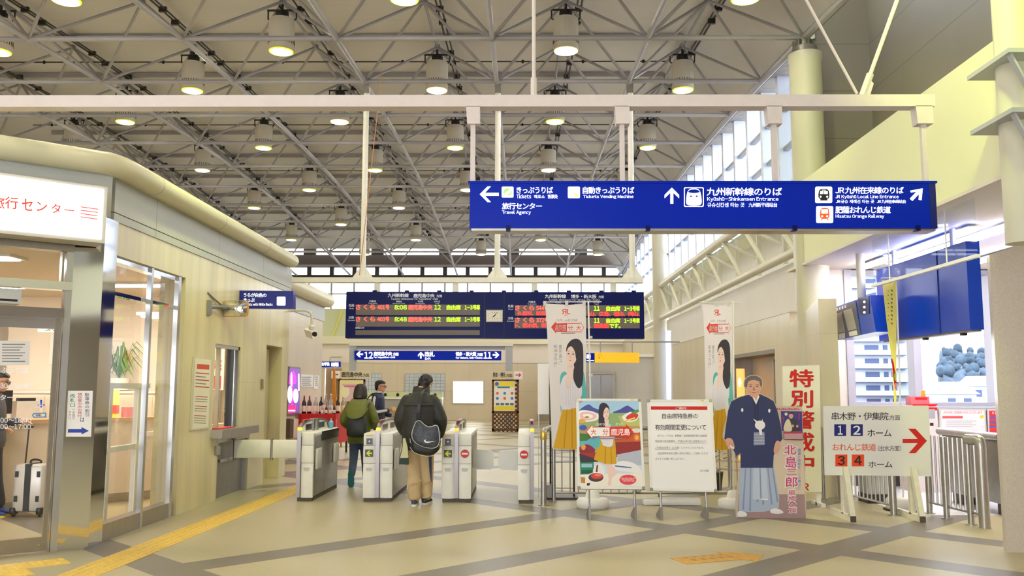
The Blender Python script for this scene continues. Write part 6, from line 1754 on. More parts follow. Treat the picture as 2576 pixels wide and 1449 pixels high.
# leftover strip of lit shop poster by the lift
PE = PXL(4.84, (1600, 600, 3.45))
t = thing('lit_panel', 'warm amber glowing panel on the concourse wall behind the kimono cutout', 'sign', PE((910, 1300)))
q = [PE(p, .03) for p in ((880, 1130), (942, 1130))]; m = MB(); m.prism([q[0], q[1], V((q[1].x, q[1].y, 0)), V((q[0].x, q[0].y, 0))], (.03, 0, 0), mat('amber_glow', (255, 196, 110), .5, emit=.6, ergb=(255, 170, 80))); m.oval(PE, 912, 1250, 16, 40, mat('amber_pale', (255, 236, 190), .5, emit=.8), .032); build(m, 'face', t)
m = MB()
m.box(5.3, 5.35, 17.0, 20.4, 0, 2.3, mat('lift_wall', (196, 186, 164), .4)); m.box(4.86, 5.3, 16.98, 17.0, 0, 2.3, STEEL); m.box(4.86, 5.3, 20.38, 20.42, 0, 2.3, STEEL); m.box(4.84, 5.3, 17, 20.4, 2.22, 2.3, mat('lift_head', (120, 112, 98), .4)); m.box(5.24, 5.3, 17.3, 18.4, 0, 2.1, mat('lift_door', (204, 194, 168), .4, .2)); m.box(5.22, 5.3, 17.22, 17.3, 0, 2.14, STEEL); m.box(5.22, 5.3, 18.4, 18.48, 0, 2.14, STEEL)
o = struct(m, 'door_4')
m = MB(); m.prism([PE(p, .02) for p in ((252, 800), (302, 800), (302, 1460), (252, 1460))], (.02, 0, 0), mat('slit_daylight_glow', (206, 220, 255), .4, emit=.9, ergb=(190, 208, 255))); struct(m, 'window_9')  # slit window glows by itself, standing in for daylight

# ================================================================== FLOOR MARKINGS
TY = YELLOW
t = thing('tactile_strip', 'yellow tactile guide strip with raised bars leading to the ticket gates', 'tactile paving', (-3.5, 10.5, 0))
p0, p1 = V((-3.66, 7.2, 0)), V((-3.42, 14.2, 0))
dv = (p1 - p0).normalized(); sv = V((dv.y, -dv.x, 0))
n = 23
m = MB(); m.hexa([p0 - sv * .17, p0 + sv * .17, p1 + sv * .17, p1 - sv * .17], [q + V((0, 0, .004)) for q in (p0 - sv * .17, p0 + sv * .17, p1 + sv * .17, p1 - sv * .17)], TY)
build(m, 'base', t)
for k in range(4):
    m = MB(); o = sv * (-.12 + .08 * k)
    for i in range(n):
        a = p0.lerp(p1, i / n) + o + dv * .002; b = p0.lerp(p1, (i + 1) / n) + o - dv * .003
        m.hexa([a - sv * .022, a + sv * .022, b + sv * .022, b - sv * .022], [q + V((0, 0, .012)) for q in (a - sv * .014, a + sv * .014, b + sv * .014, b - sv * .014)], TY)
    build(m, 'bar', t)
def dots(lab, cx, cy, ang, kind='dots'):
    t = thing('tactile_tile', lab, 'tactile paving', (cx, cy, 0), 'tactile tiles before the glass door')
    u = V((math.cos(ang), math.sin(ang), 0)); w_ = V((-u.y, u.x, 0)); c = V((cx, cy, 0)); h = .148
    m = MB(); q = [c - u * h - w_ * h, c + u * h - w_ * h, c + u * h + w_ * h, c - u * h + w_ * h]; m.hexa(q, [a + V((0, 0, .005)) for a in q], TY); build(m, 'base', t)
    m = MB()
    if kind == 'dots':
        for i in range(5):
            for j in range(5):
                p = c + u * (-.116 + .058 * i) + w_ * (-.116 + .058 * j) + V((0, 0, .005)); m.lathe(p, [(.02, 0), (.017, .004), (.008, .0055)], TY, 8)
    else:
        for j in range(4):
            p = c + w_ * (-.108 + .072 * j); a, b = p - u * .13, p + u * .13
            m.hexa([a - w_ * .018, b - w_ * .018, b + w_ * .018, a + w_ * .018], [q_ + V((0, 0, .011)) for q_ in (a - w_ * .012, b - w_ * .012, b + w_ * .012, a + w_ * .012)], TY)
    build(m, 'stud' if kind == 'dots' else 'bar', t)
a40 = math.radians(40)
b0 = V((-4.17, 7.99, 0))
uu = V((math.cos(a40), math.sin(a40), 0)); ww = V((-uu.y, uu.x, 0))
dots('yellow dotted tactile tile closest to the chromed column', *b0.xy, a40)
dots('yellow dotted tactile tile, second from the chromed column, before the glass door', *(b0 - uu * .3).xy, a40)
dots('yellow dotted tactile tile at the edge of view, before the glass door', *(b0 - uu * .6).xy, a40)
dots('yellow barred tactile tile just in front of the dotted door tiles', *(b0 - uu * .35 - ww * .31).xy, a40, 'bars')
dots('yellow dotted tactile tile at the start of the guide strip', -3.67, 7.05, 1.55)
dots('yellow dotted tactile tile beside the start of the guide strip, towards the door', -4.1, 7.26, a40)
t = thing('floor_arrow', 'worn orange-yellow arrow sticker on the floor with faint printing', 'floor sticker', (1.8, 8.35, 0))
m = MB(); pts = [(1.36, 8.33), (1.88, 8.56), (1.86, 8.67), (2.27, 8.53), (2.12, 8.19), (2.02, 8.29), (1.47, 8.06)]; m.prism([(x, y, .001) for x, y in pts], (0, 0, .002), mat('arrow_ochre', (212, 160, 60), .6, noise=.15, nscale=12)); build(m, 'sheet', t)
m = MB(); OC = mat('arrow_faint', (176, 136, 66), .6)
for k in range(5): x, y = 1.56 + .09 * k, 8.2 + .04 * k; m.poly([(x, y, .0035), (x + .05, y + .02, .0035), (x + .02, y + .1, .0035), (x - .03, y + .08, .0035)], OC); m.poly([(x - .06, y + .12, .0035), (x - .02, y + .14, .0035), (x - .04, y + .18, .0035), (x - .08, y + .16, .0035)], OC)
build(m, 'print', t)

# ================================================================== BEYOND THE GATES
t = thing('portal_frame', 'grey steel portal frame holding the blue platform sign in the far hall', 'portal', (-3.2, 33, 0))
for x in (-6.27, -.45): m = MB(); m.box(x - .13, x + .13, 32.92, 33.13, 0, 3.1, GREYP); build(m, 'post', t)
m = MB(); m.box(-6.4, -.3, 32.9, 33.15, 3.08, 3.22, mat('portal_beam', (228, 222, 206), .4)); m.box(-6.15, -.6, 32.99, 33.1, 2.95, 3.085, GREYP); build(m, 'beam', t)
PP = PY(32.85, (700, 860, 3.2929))
t = thing('platform_sign', 'long lit blue sign with platform numbers 12 and 11 hung in the far portal', 'sign', PP((1240, 150)))
m = MB(); m.prism([PP(p) for p in ((630, 72), (1848, 76), (1846, 153), (632, 148))], (0, .12, 0), BLUE); build(m, 'case', t)
m = MB(); L2 = mat('bright_lettering', (255, 255, 255), .4, emit=1.4)
m.arrow(PP, 674, 103, 56, 48, 13, 180, L2); m.text(PP, '12', (714, 84, 782, 137), L2, .05); m.text(PP, '鹿児島中央', (790, 82, 942, 115), L2, .05); m.text(PP, '方面', (950, 88, 996, 115), L2, .03); m.text(PP, 'for Kagoshima-chūō', (790, 120, 968, 138), L2, .03)
m.arrow(PP, 1181, 110, 54, 48, 13, -90, L2); m.text(PP, '改札', (1214, 82, 1294, 122), L2, .06); m.text(PP, 'Exit', (1216, 128, 1262, 146), L2, .03)
m.text(PP, '博多・新大阪', (1470, 84, 1640, 117), L2, .05); m.text(PP, '方面', (1648, 92, 1694, 117), L2, .03); m.text(PP, 'for Hakata, Shin-Ōsaka', (1470, 122, 1690, 142), L2, .03); m.text(PP, '11', (1702, 86, 1766, 138), L2, .05); m.arrow(PP, 1804, 108, 54, 48, 13, 0, L2)
build_split(m, t)
t = thing('restroom_sign', 'small lit blue sign over the dim passage in the far hall', 'sign', PY(40)((833, 916)))
P40 = PY(40, (780, 860, 6.039))
m = MB(); m.prism([P40(p) for p in ((168, 298), (460, 298), (460, 384), (168, 384))], (0, .15, 0), BLUE); m.prism([P40(p) for p in ((168, 384), (460, 384), (460, 404), (168, 404))], (0, .15, 0), GREYP); build(m, 'case', t)
m = MB(); m.text(P40, 'お手洗', (180, 310, 294, 362), L2, .06); m.text(P40, '公衆電話', (318, 312, 434, 374), L2, .06); build(m, 'lettering', t)
m = MB(); p = P40((300, 298)); m.tube([p, V((p.x, 40.05, 2.9)), V((p.x, 42.48, 3.0))], .03, GREYP, 8); build(m, 'hanger', t)
# backlit white poster
PF = PY(42.44, (700, 860, 3.2929))
t = thing('backlit_panel', 'blank glowing white poster panel on the far wall', 'sign', PF((1572, 510)))
m = MB(); m.prism([PF(p) for p in ((1445, 325), (1700, 323), (1700, 511), (1445, 509))], (0, .04, 0), WHITE); build(m, 'frame', t)
m = MB(); m.rect(PF, 1450, 329, 1696, 506, mat('backlit_white', (255, 252, 240), .5, emit=2.4), .003); build(m, 'face', t)
P42 = PY(42.6, (700, 860, 3.2929))
m = MB(); m.prism([P42(p) for p in ((2084, 388), (2142, 388), (2142, 472), (2084, 472))], (0, .02, 0), PAPER); m.oval(P42, 2113, 410, 19, 19, RED, .003); m.rect(P42, 2099, 405, 2127, 415, PAPER, .005); m.rect(P42, 2094, 440, 2134, 446, GREYTX, .003)
meta(build(m, 'no_entry_notice'), 'white notice with red no-entry disc on the far service door', 'notice')
# wooden lattice stands with posters and header boards
LAT = mat('lattice_wood', (104, 64, 34), .5, noise=.12, nscale=12)
def stand(lab, x0, x1, y, ztop, head, hx0, hx1, arrow_left):
    t = thing('lattice_stand', lab, 'stand', ((x0 + x1) / 2, y, 0), 'lattice poster stands')
    m = MB()
    for x in (x0, x1 - .07): m.box(x, x + .07, y - .03, y + .03, 0, ztop, LAT)
    for z in (.03, ztop * .36, ztop - .07): m.box(x0, x1, y - .03, y + .03, z, z + .07, LAT)
    build(m, 'frame', t)
    m = MB(); st = .105
    k = -ztop
    while k < (x1 - x0):
        for sgn in (1, -1):
            pts = []
            for q in range(2):
                pass
            a = V((x0 + max(k, 0), y, max(0, -k))); L = min(x1 - x0 - max(k, 0), ztop - max(0, -k))
            b = a + V((L, 0, L))
            if sgn < 0: a = V((x0 + x1 - a.x, y, a.z)); b = V((x0 + x1 - b.x, y, b.z))
            if L > .03: m.tube([a + V((0, .008 * sgn, 0)), b + V((0, .008 * sgn, 0))], .021, LAT, 4)
        k += st * 1.41
    build(m, 'lattice', t)
    zz = ztop
    m = MB(); m.box(hx0, hx1, y - .06, y - .02, zz + .03, zz + .3, mat('header_board', (222, 208, 176), .5)); ax0, ax1 = (hx0, hx0 + .3) if arrow_left else (hx1 - .3, hx1); m.box(ax0, ax1, y - .07, y - .06, zz + .03, zz + .3, PAPER); o = build(m, 'header', t)
    f = Fr((0, y - .075, 0), (1, 0, 0)); m = MB()
    tx0, tx1 = (hx0 + .36, hx1 - .05) if arrow_left else (hx0 + .05, hx1 - .36)
    m.text(f, head, (tx0, zz + .26, tx1 - .25, zz + .08), INK, .02, .001); m.text(f, '方面', (tx1 - .22, zz + .21, tx1, zz + .09), INK, 0, .001); m.arrow(f, (ax0 + ax1) / 2, zz + .165, .2, .12, .035, 180 if arrow_left else 0, RED, .001)
    build(m, 'lettering', o)
    return t
t = stand('lattice stand under a Kumamoto and Hakata header, holding a yellow poster', -1.03, -.08, 31.6, 1.83, '熊本・博多', -1.05, .05, False)
m = MB(); f = Fr((-.96, 31.55, .73), (1, 0, 0)); m.rect(f, 0, 0, .74, 1.05, PAPER, 0); YW_ = mat('poster_yellow', (244, 224, 60), .5)
m.rect(f, .02, .84, .72, 1.03, YW_, .002); m.rect(f, .02, .02, .72, .17, YW_, .002); m.oval(f, .1, .95, .07, .07, BLUEP, .003); m.rect(f, .12, .8, .56, .86, mat('poster_blue', (60, 130, 210), .5), .003)
for k in range(6): m.oval(f, .12 + .26 * (k % 3), .44 + .18 * (k // 3), .05, .05, (MATS['poster_blue'], mat('poster_coral', (230, 100, 80), .5))[k % 2], .003)
for k in range(4): m.rect(f, .06 + .17 * k, .2, .19 + .17 * k, .28, c3(90, 120, 150), .003)
build(m, 'poster', t)
t = stand('lattice stand under a Kagoshima header, holding a pink and yellow poster', -6.5, -5.55, 31.6, 1.83, '鹿児島中央', -6.75, -5.35, True)
m = MB(); f = Fr((-6.45, 31.55, .55), (1, 0, 0)); m.rect(f, 0, 0, .84, 1.25, mat('poster_cream', (244, 232, 170), .5), 0); m.rect(f, .1, .1, .74, 1.12, c3(226, 190, 200), .002); m.oval(f, .2, .85, .16, .22, c3(246, 240, 200), .003); m.rect(f, .12, .42, .7, .5, c3(214, 130, 60), .003); m.rect(f, .16, 1.0, .7, 1.06, c3(220, 120, 140), .003); m.oval(f, .3, .22, .14, .08, c3(230, 120, 130), .003)
build(m, 'poster', t)
# leaning orange wooden blade
t = thing('orange_paddle', 'tall curved orange wooden blade leaning near the bottle table', 'paddle', (-4.75, 23.5, 0))
PO = PY(23.5, (700, 840, 5.575))
m = MB(); m.prism([PO(p) for p in crv([(782, 455), (792, 500), (800, 640), (806, 800), (820, 980), (846, 1160), (884, 1370), (862, 1372), (826, 1210), (796, 1040), (772, 960), (742, 990), (748, 900), (758, 760), (764, 600), (770, 500)], 4)], (0, .06, 0), mat('orange_wood', (218, 140, 40), .45, noise=.12, nscale=7)); build(m, 'blade', t)
m = MB(); m.prism([PO((862, 1366)), PO((886, 1366)), V((PO((892, 1500)).x, 23.5, 0)), V((PO((868, 1500)).x, 23.5, 0))], (0, .05, 0), MATS['orange_wood']); build(m, 'tip', t)
# bottle table
t = thing('display_table', 'table under red cloth carrying bottles beside the farther block', 'table', (-4.55, 20.2, 0))
RC = mat('red_cloth', (196, 30, 30), .7, noise=.08, nscale=8)
m = MB(); m.box(-4.94, -4.1, 19.75, 21.6, .9, .96, RC); build(m, 'top', t)
m = MB(); pts = []
for i in range(41): pts.append((-4.94 + .84 * i / 40, 19.73 - .012 * math.sin(i * 1.7)))
m.loft([[(x, y, .3) for x, y in pts], [(x, 19.74, .93) for x, y in pts]], RC, False, False); m.loft([[(-4.08, 19.74 + 1.86 * i / 40, .3) for i in range(41)], [(-4.09, 19.74 + 1.86 * i / 40, .93) for i in range(41)]], RC, False, False); build(m, 'cloth', t)
for x, y in ((-4.86, 19.85), (-4.2, 19.85), (-4.9, 21.5), (-4.2, 21.5)): m = MB(); m.tube([(x, y, 0), (x, y, .9)], .025, DARK, 8); build(m, 'leg', t)
GB = mat('bottle_brown', (58, 26, 18), .12); GCL = mat('bottle_pale', (200, 196, 186), .1, trans=.4); GWH = mat('label_cream', (238, 226, 200), .6)
def bottle(lab, x, y, h, r, g, grp):
    t = thing('bottle', lab, 'bottle', (x, y, .96), grp)
    m = MB(); m.lathe((x, y, .96), [(r * .9, 0), (r, .01), (r, h * .58), (r * .85, h * .66), (r * .36, h * .78), (r * .3, h * .95)], g, 14); build(m, 'glass', t)
    m = MB(); m.lathe((x, y, .96 + h * .94), [(r * .34, 0), (r * .36, h * .06), (.002, h * .062)], RED if g is GB else PAPER, 10); build(m, 'cap', t)
    m = MB(); m.lathe((x, y, .96 + h * .12), [(r * 1.02, 0), (r * 1.02, h * .32)], GWH, 14); build(m, 'label', t)
for i, (x, y, h, g, lab) in enumerate(((-4.86, 19.92, .4, GB, 'dark brown bottle at the wall end of the front row on the red cloth'), (-4.74, 19.92, .4, GB, 'second dark brown bottle from the wall on the red cloth'), (-4.60, 19.93, .4, GCL, 'third bottle from the wall, pale glass, on the red cloth'), (-4.5, 20.02, .38, GB, 'dark bottle behind the pale ones on the red cloth'),
                                       (-4.38, 19.92, .44, GCL, 'tall pale bottle near the middle of the red cloth'), (-4.26, 19.92, .44, GCL, 'tall pale bottle with cream label nearest the passage'), (-4.18, 20.3, .4, GB, 'dark bottle at the passage edge of the red cloth'), (-4.16, 20.8, .38, GCL, 'pale bottle standing farther back at the passage edge'))):
    bottle(lab, x, y, h, .048, g, 'bottles on the red cloth')
for i in range(4): bottle(('first', 'second', 'third', 'fourth')[i] + ' little bottle in the low row behind the gate arch', -4.42 + .09 * i, 19.785, .2, .03, GB if i % 2 else GCL, 'little bottles on the red cloth')
m = MB(); m.lathe((-2.93, 13.75, .926), [(.035, 0), (.038, .01), (.038, .09), (.012, .12), (.012, .15)], mat('sanitiser_blue', (120, 190, 220), .2), 14); meta(build(m, 'sanitiser_bottle'), 'small blue pump bottle standing on the first gate', 'bottle')
# recycling bin counter
t = thing('recycling_counter', 'grey counter with round bin holes and pale top in the far hall', 'counter', (-6.0, 38.5, 0))
m = MB(); m.box(-7.9, -3.4, 38.2, 38.9, 0, 1.05, mat('bin_grey', (170, 166, 160), .4)); build(m, 'body', t)
m = MB(); m.box(-7.9, -3.4, 38.15, 38.9, 1.05, 1.12, CREAM); m.box(-7.9, -3.4, 38.5, 38.9, 1.12, 1.34, mat('bin_green', (196, 204, 150), .5)); build(m, 'top', t)
m = MB()
for k in range(8): m.lathe((-7.5 + .54 * k, 38.49, 1.23), [(.07, 0), (.07, .01), (.002, .011)], BLACK, 12, ax=(0, -1, 0))
build(m, 'hole', t)
# lift doors and hanging yellow sign
t = thing('lift_door', 'steel lift doors with pale reflections in the lobby wall', 'lift door', (2.78, 31, 0), kind='structure')
for x0, x1 in ((2.34, 2.77), (2.78, 3.2)): m = MB(); m.box(x0, x1, 30.94, 30.99, 0, 2.0, mat('lift_steel', (176, 178, 190), .18, .85)); build(m, 'leaf', t)
m = MB(); m.box(2.26, 2.34, 30.9, 30.995, 0, 2.01, STEEL); m.box(3.2, 3.28, 30.9, 30.995, 0, 2.01, STEEL); m.box(2.25, 3.29, 30.89, 30.995, 2.01, 2.1, STEEL); build(m, 'frame', t)
PYS = PY(27, (1180, 880, 3.623))
t = thing('yellow_sign', 'glowing yellow hanging sign with a faint round mark', 'sign', PYS((1350, 70)))
m = MB(); m.prism([PYS(p) for p in ((1146, 24), (1550, 26), (1552, 118), (1148, 116))], (0, .15, 0), mat('yellow_glow', (255, 196, 50), .4, emit=0.35, ergb=(255, 180, 20))); build(m, 'case', t)
m = MB(); ring = [(1196 + 16 * math.cos(a), 56 + 18 * math.sin(a)) for a in [math.radians(150 + 12 * k) for k in range(22)]]
for a, b in zip(ring[:-1], ring[1:]): m.shape(PYS, [a, b, (b[0] * .8 + 1196 * .2, b[1] * .8 + 56 * .2), (a[0] * .8 + 1196 * .2, a[1] * .8 + 56 * .2)], mat('ochre_mark', (190, 140, 30), .5), .003)
m.shape(PYS, [(1178, 70), (1194, 70), (1186, 84)], MATS['ochre_mark'], .003); build(m, 'lettering', t)
m = MB(); z = PYS((1350, 24)).z
for x in (1200, 1490): p = PYS((x, 30)); m.tube([(p.x, 27.07, z), (p.x, 27.07, z + .33)], .02, GREYP, 8)
p = PYS((1000, 0)); m.tube([(1.3, 27.07, z + .33), (4.85, 27.07, z + .33)], .025, GREYP, 8); build(m, 'hanger', t)
t = thing('blue_sign_piece', 'blue sign with white mark partly behind the first banner', 'sign', PYS((1110, 70)))
m = MB(); m.prism([PYS(p) for p in ((950, 30), (1144, 30), (1144, 112), (950, 112))], (0, .12, 0), BLUE); build(m, 'case', t)
m = MB(); m.rrect(PYS, 1072, 42, 1108, 80, 5, L2); m.rect(PYS, 1072, 94, 1138, 102, L2); build(m, 'lettering', t)
PJ = PXL(4.84, (1180, 880, 3.623))
t = thing('blue_poster', 'slim blue poster on the concourse wall beyond the far column', 'poster', PJ((1580, 400)))
m = MB(); m.prism([PJ(p, .02) for p in ((1562, 240), (1618, 236), (1620, 420), (1566, 416))], (.02, 0, 0), GREYP); m.shape(PJ, [(1568, 262), (1608, 258), (1610, 360), (1570, 362)], mat('poster_blue_lit', (40, 90, 220), .4, emit=.7), .024); m.shape(PJ, [(1570, 362), (1610, 360), (1611, 410), (1571, 408)], mat('poster_green_lit', (160, 180, 120), .4, emit=.5), .024); build(m, 'print', t)
# potted plant behind the railing
t = thing('potted_plant', 'dark leafy potted plant on the floor behind the railing', 'plant', (2.85, 13.6, 0))
m = MB(); m.lathe((2.85, 13.6, 0), [(.16, 0), (.2, .3), (.17, .3)], DARK, 18); build(m, 'pot', t)
m = MB(); LD = mat('leaf_dark', (36, 52, 26), .5, noise=.3, nscale=9)
for k in range(90):
    a = rng.uniform(0, 6.28); h = rng.uniform(.3, .95); r_ = rng.uniform(.03, .28)
    c = V((2.85 + r_ * math.cos(a), 13.6 + r_ * math.sin(a), h)); d = V((math.cos(a), math.sin(a), rng.uniform(-.4, .6))).normalized() * .1; s_ = V((-math.sin(a), math.cos(a), 0)) * .03
    m.add([c, c + d * .5 - s_, c + d, c + d * .5 + s_], [(0, 1, 2, 3)], LD)
m.tube([(2.85, 13.6, .3), (2.85, 13.6, .9)], .012, DARK, 6); build(m, 'foliage', t)

# ================================================================== SUITCASE
t = thing('suitcase', 'silver hard-shell suitcase with black strap standing by the traveller inside the office', 'suitcase', (-5.9, 10.85, 0))
SIL = mat('suitcase_silver', (214, 208, 198), .3, .2)
m = MB(); m.rbox(-6.1, -5.72, 10.72, 10.96, .06, .62, SIL, .06, 4); build(m, 'shell', t)
m = MB(); m.box(-5.945, -5.875, 10.712, 10.73, .07, .62, BLACK); m.box(-5.945, -5.875, 10.71, 10.97, .612, .624, BLACK); build(m, 'strap', t)
m = MB()
for x in (-6.04, -5.78):
    for z in (.18, .47): m.box(x - .018, x + .018, 10.708, 10.72, z, z + .07, BLACK)
build(m, 'latch', t)
for x in (-6.07, -5.75):
    m = MB(); m.rbox(x - .035, x + .035, 10.7, 10.8, .03, .11, BLACK, .02); m.lathe((x - .012, 10.75, .03), [(.03, 0), (.03, .024)], BLACK, 12, ax=(1, 0, 0)); build(m, 'wheel', t)
m = MB(); m.tube(crv([(-5.98, 10.9, .62), (-5.98, 10.9, .65), (-5.93, 10.9, .665), (-5.86, 10.9, .65), (-5.86, 10.9, .62)], 4, False), .012, BLACK, 8); m.tube([(-6.06, 10.92, .62), (-6.04, 10.92, 1.06)], .009, DARK, 8); m.tube([(-6.09, 10.92, 1.06), (-5.99, 10.92, 1.06)], .014, BLACK, 8); build(m, 'handle', t)

# ================================================================== PEOPLE
SK = mat('skin', (214, 160, 130), .5, noise=.03, nscale=20)
HAIRB = mat('hair_black', (24, 20, 20), .45, noise=.2, nscale=60)
HAIRD = mat('hair_dark_brown', (40, 24, 22), .4, noise=.25, nscale=60)
EYEM = mat('eye_dark', (20, 16, 16), .2)
def Rm(yaw=0, pitch=0, roll=0): return Matrix.Rotation(math.radians(yaw), 4, 'Z') @ Matrix.Rotation(math.radians(pitch), 4, 'X') @ Matrix.Rotation(math.radians(roll), 4, 'Y')
def ering(z, front, back, hw, n=18, p=2.2):
    cy, ry = (front + back) / 2, (front - back) / 2
    out = []
    for k in range(n):
        a = 2 * math.pi * k / n
        c, s = math.cos(a), math.sin(a)
        out.append(V((hw * math.copysign(abs(c) ** (2 / p), c), cy + ry * math.copysign(abs(s) ** (2 / p), s), z)))
    return out
HEADP = [(-.005, .07, .025, .018), (.004, .086, .0, .034), (.02, .094, -.02, .047), (.045, .094, -.05, .058), (.07, .093, -.075, .065), (.095, .092, -.088, .07), (.12, .089, -.097, .074), (.145, .093, -.102, .076), (.17, .09, -.1, .075), (.195, .075, -.09, .066), (.213, .05, -.065, .048), (.224, .02, -.03, .022)]
def head(m, T, mt):
    m.loft([[T @ p for p in ering(*r)] for r in HEADP], mt)
    m.limb([T @ V(p) for p in ((0, .088, .122), (0, .1, .1), (0, .106, .082))], [.007, .01, .013], mt, 8)
    m.blob(T @ V((0, .094, .046)), .02, .012, .008, mt, 8, 5)
    for s in (-1, 1):
        m.limb([T @ V((s * .076, -.008, .06)), T @ V((s * .083, -.016, .085)), T @ V((s * .082, -.02, .118))], [.009, .012, .012], mt, 8)
def hand(m, wrist, d, n, side, curl, mt):
    wrist, d, n = V(wrist), V(d).normalized(), V(n)
    n = (n - d * n.dot(d)).normalized(); s = d.cross(n) * side
    rings = []
    for t_, hw, ht in ((-.02, .022, .019), (.02, .032, .016), (.06, .04, .014), (.088, .039, .012)):
        c = wrist + d * t_
        rings.append([c + s * hw * math.cos(a) + n * ht * math.sin(a) for a in [2 * math.pi * k / 10 for k in range(10)]])
    m.loft(rings, mt)
    for o, L in ((-.031, .07), (-.0105, .08), (.0105, .074), (.031, .058)):
        p = wrist + d * .083 + s * -o
        pts, ang = [p], 0
        for q in (.45, .31, .24):
            ang += math.radians(curl)
            p = p + (d * math.cos(ang) + n * math.sin(ang)) * L * q
            pts.append(p)
        m.limb(pts, [.0095, .009, .0085, .0075], mt, 8, 3)
    p = wrist + d * .02 + s * .03
    q1 = p + (s * .75 + d * .6 + n * .25).normalized() * .035
    q2 = q1 + (d * .8 + s * .1 + n * .6).normalized() * .032
    m.limb([p, q1, q2], [.013, .0105, .009], mt, 8, 3)
def torso(m, prof, mt, n=20):
    m.loft([[V((cx + rx * math.copysign(abs(math.cos(a)) ** .85, math.cos(a)), cy + ry * math.copysign(abs(math.sin(a)) ** .9, math.sin(a)), z)) for a in [2 * math.pi * k / n for k in range(n)]] for z, cx, cy, rx, ry in prof], mt)
def hairloft(m, T, prof, mt): m.loft([[T @ p for p in ering(*r)] for r in prof], mt)
def face(t, T, glasses=False):
    m = MB()
    for s in (-1, 1): m.blob(T @ V((s * .032, .089, .115)), .011, .006, .006, EYEM, 8, 5)
    build(m, 'eyes', t, local=True)
    m = MB()
    for s in (-1, 1): m.limb([T @ V((s * .016, .095, .132)), T @ V((s * .034, .094, .137)), T @ V((s * .052, .084, .132))], [.003, .004, .003], HAIRB, 6)
    build(m, 'eyebrows', t, local=True)
    m = MB(); m.limb([T @ V((-.02, .098, .046)), T @ V((0, .106, .046)), T @ V((.02, .098, .046))], [.003, .0045, .003], mat('lips', (176, 100, 92), .5), 6); build(m, 'mouth', t, local=True)
    if glasses:
        m = MB()
        for s in (-1, 1):
            m.tube([T @ V((s * .035 + .024 * math.cos(a), .108, .113 + .018 * math.sin(a))) for a in [2 * math.pi * k / 14 for k in range(15)]], .0025, BLACK, 6)
            m.tube([T @ V((s * .06, .106, .118)), T @ V((s * .08, .03, .12)), T @ V((s * .083, -.02, .115))], .0025, BLACK, 6)
        m.tube([T @ V((-.012, .109, .116)), T @ V((.012, .109, .116))], .0025, BLACK, 6)
        build(m, 'glasses', t, local=True)
def shoe(t, ankle, fwd, up, mt, sole, name='shoe', L=.27):
    """shoe with sole; fwd = toe direction, up = sole normal"""
    a, f, u = V(ankle), V(fwd).normalized(), V(up)
    u = (u - f * u.dot(f)).normalized(); s = f.cross(u)
    def ring(t_, w_, h0, h1): return [a + f * t_ + s * w_ * math.cos(q) + u * (h0 + (h1 - h0) * (.5 + .5 * math.sin(q))) for q in [2 * math.pi * k / 14 for k in range(14)]]
    b = -.085
    m = MB(); m.loft([ring(-.075, .018, b + .03, b + .07), ring(-.065, .034, b + .02, b + .1), ring(-.03, .038, b + .02, b + .125), ring(.02, .04, b + .02, b + .12), ring(.08, .045, b + .02, b + .085), ring(.14, .046, b + .02, b + .07), ring(.18, .036, b + .02, b + .058), ring(.2, .014, b + .025, b + .045)], mt)
    o = build(m, name, t, local=True)
    m = MB(); m.loft([[a + f * x + s * y + u * h for x, y in ((-.08, -.025), (-.08, .025), (-.04, .042), (.06, .044), (.13, .05), (.19, .03), (.206, 0), (.19, -.03), (.13, -.05), (.06, -.044), (-.04, -.042))] for h in (b, b + .026)], sole)
    build(m, 'sole', o, local=True)
def person(name, label, loc, rz): return thing(name, label, 'person', loc, None, math.radians(rz))

# ---- man in black jacket with shoulder bag, seen from behind, walking through the gate
t = person('person', 'person from behind in black padded jacket and beige trousers walking through the ticket gates', (-1.36, 11.98, 0), 0)
T = Matrix.Translation((.035, .075, 1.5)) @ Rm(-14, -22, 8)
m = MB(); head(m, T, SK)
m.limb([(0, .0, 1.42), (.01, .02, 1.5), (.03, .07, 1.56)], [.06, .055, .052], SK)
torso(m, [(.84, 0, 0, .14, .1), (.95, 0, 0, .155, .11), (1.1, 0, 0, .14, .1), (1.3, 0, 0, .17, .11), (1.42, 0, 0, .14, .085), (1.46, 0, 0, .07, .06)], SK)
sh = {1: [(.19, 0, 1.39), (.27, .0, 1.12), (.25, .1, .92)], -1: [(-.19, 0, 1.39), (-.25, .02, 1.12), (-.2, .13, .93)]}
lg = {1: [(.085, 0, .88), (.09, .08, .47), (.085, .06, .09)], -1: [(-.085, 0, .88), (-.07, .02, .46), (-.045, -.1, .1)]}
for s in (1, -1):
    m.limb(sh[s], [.055, .045, .032], SK); m.limb(lg[s], [.085, .06, .045], SK)
hand(m, sh[1][2], (-.05, .3, -.9), (-1, .2, 0), 1, 32, SK); hand(m, sh[-1][2], (0, .3, -.9), (1, .2, 0), -1, 34, SK)
build(m, 'body', t, local=True, remesh=.007, sm=3)
face(t, T)
m = MB(); hairloft(m, T, [(.03, .0, -.09, .066), (.07, .0, -.108, .076), (.11, .01, -.118, .084), (.14, .04, -.12, .087), (.17, .1, -.118, .086), (.2, .095, -.105, .078), (.225, .065, -.075, .058), (.238, .02, -.03, .026)], HAIRB)
for k in range(26): a = rng.uniform(2.6, 6.8); m.limb([T @ V((.07 * math.cos(a), -.02 + .09 * math.sin(a), rng.uniform(.06, .2))), T @ V((.085 * math.cos(a + .2), -.02 + .115 * math.sin(a + .2), rng.uniform(.03, .18)))], [.014, .004], HAIRB, 6, 2)
build(m, 'hair', t, local=True, remesh=.006, sm=1)
JK = mat('jacket_black', (44, 43, 40), .55, noise=.12, nscale=18, bump=.25)
m = MB()
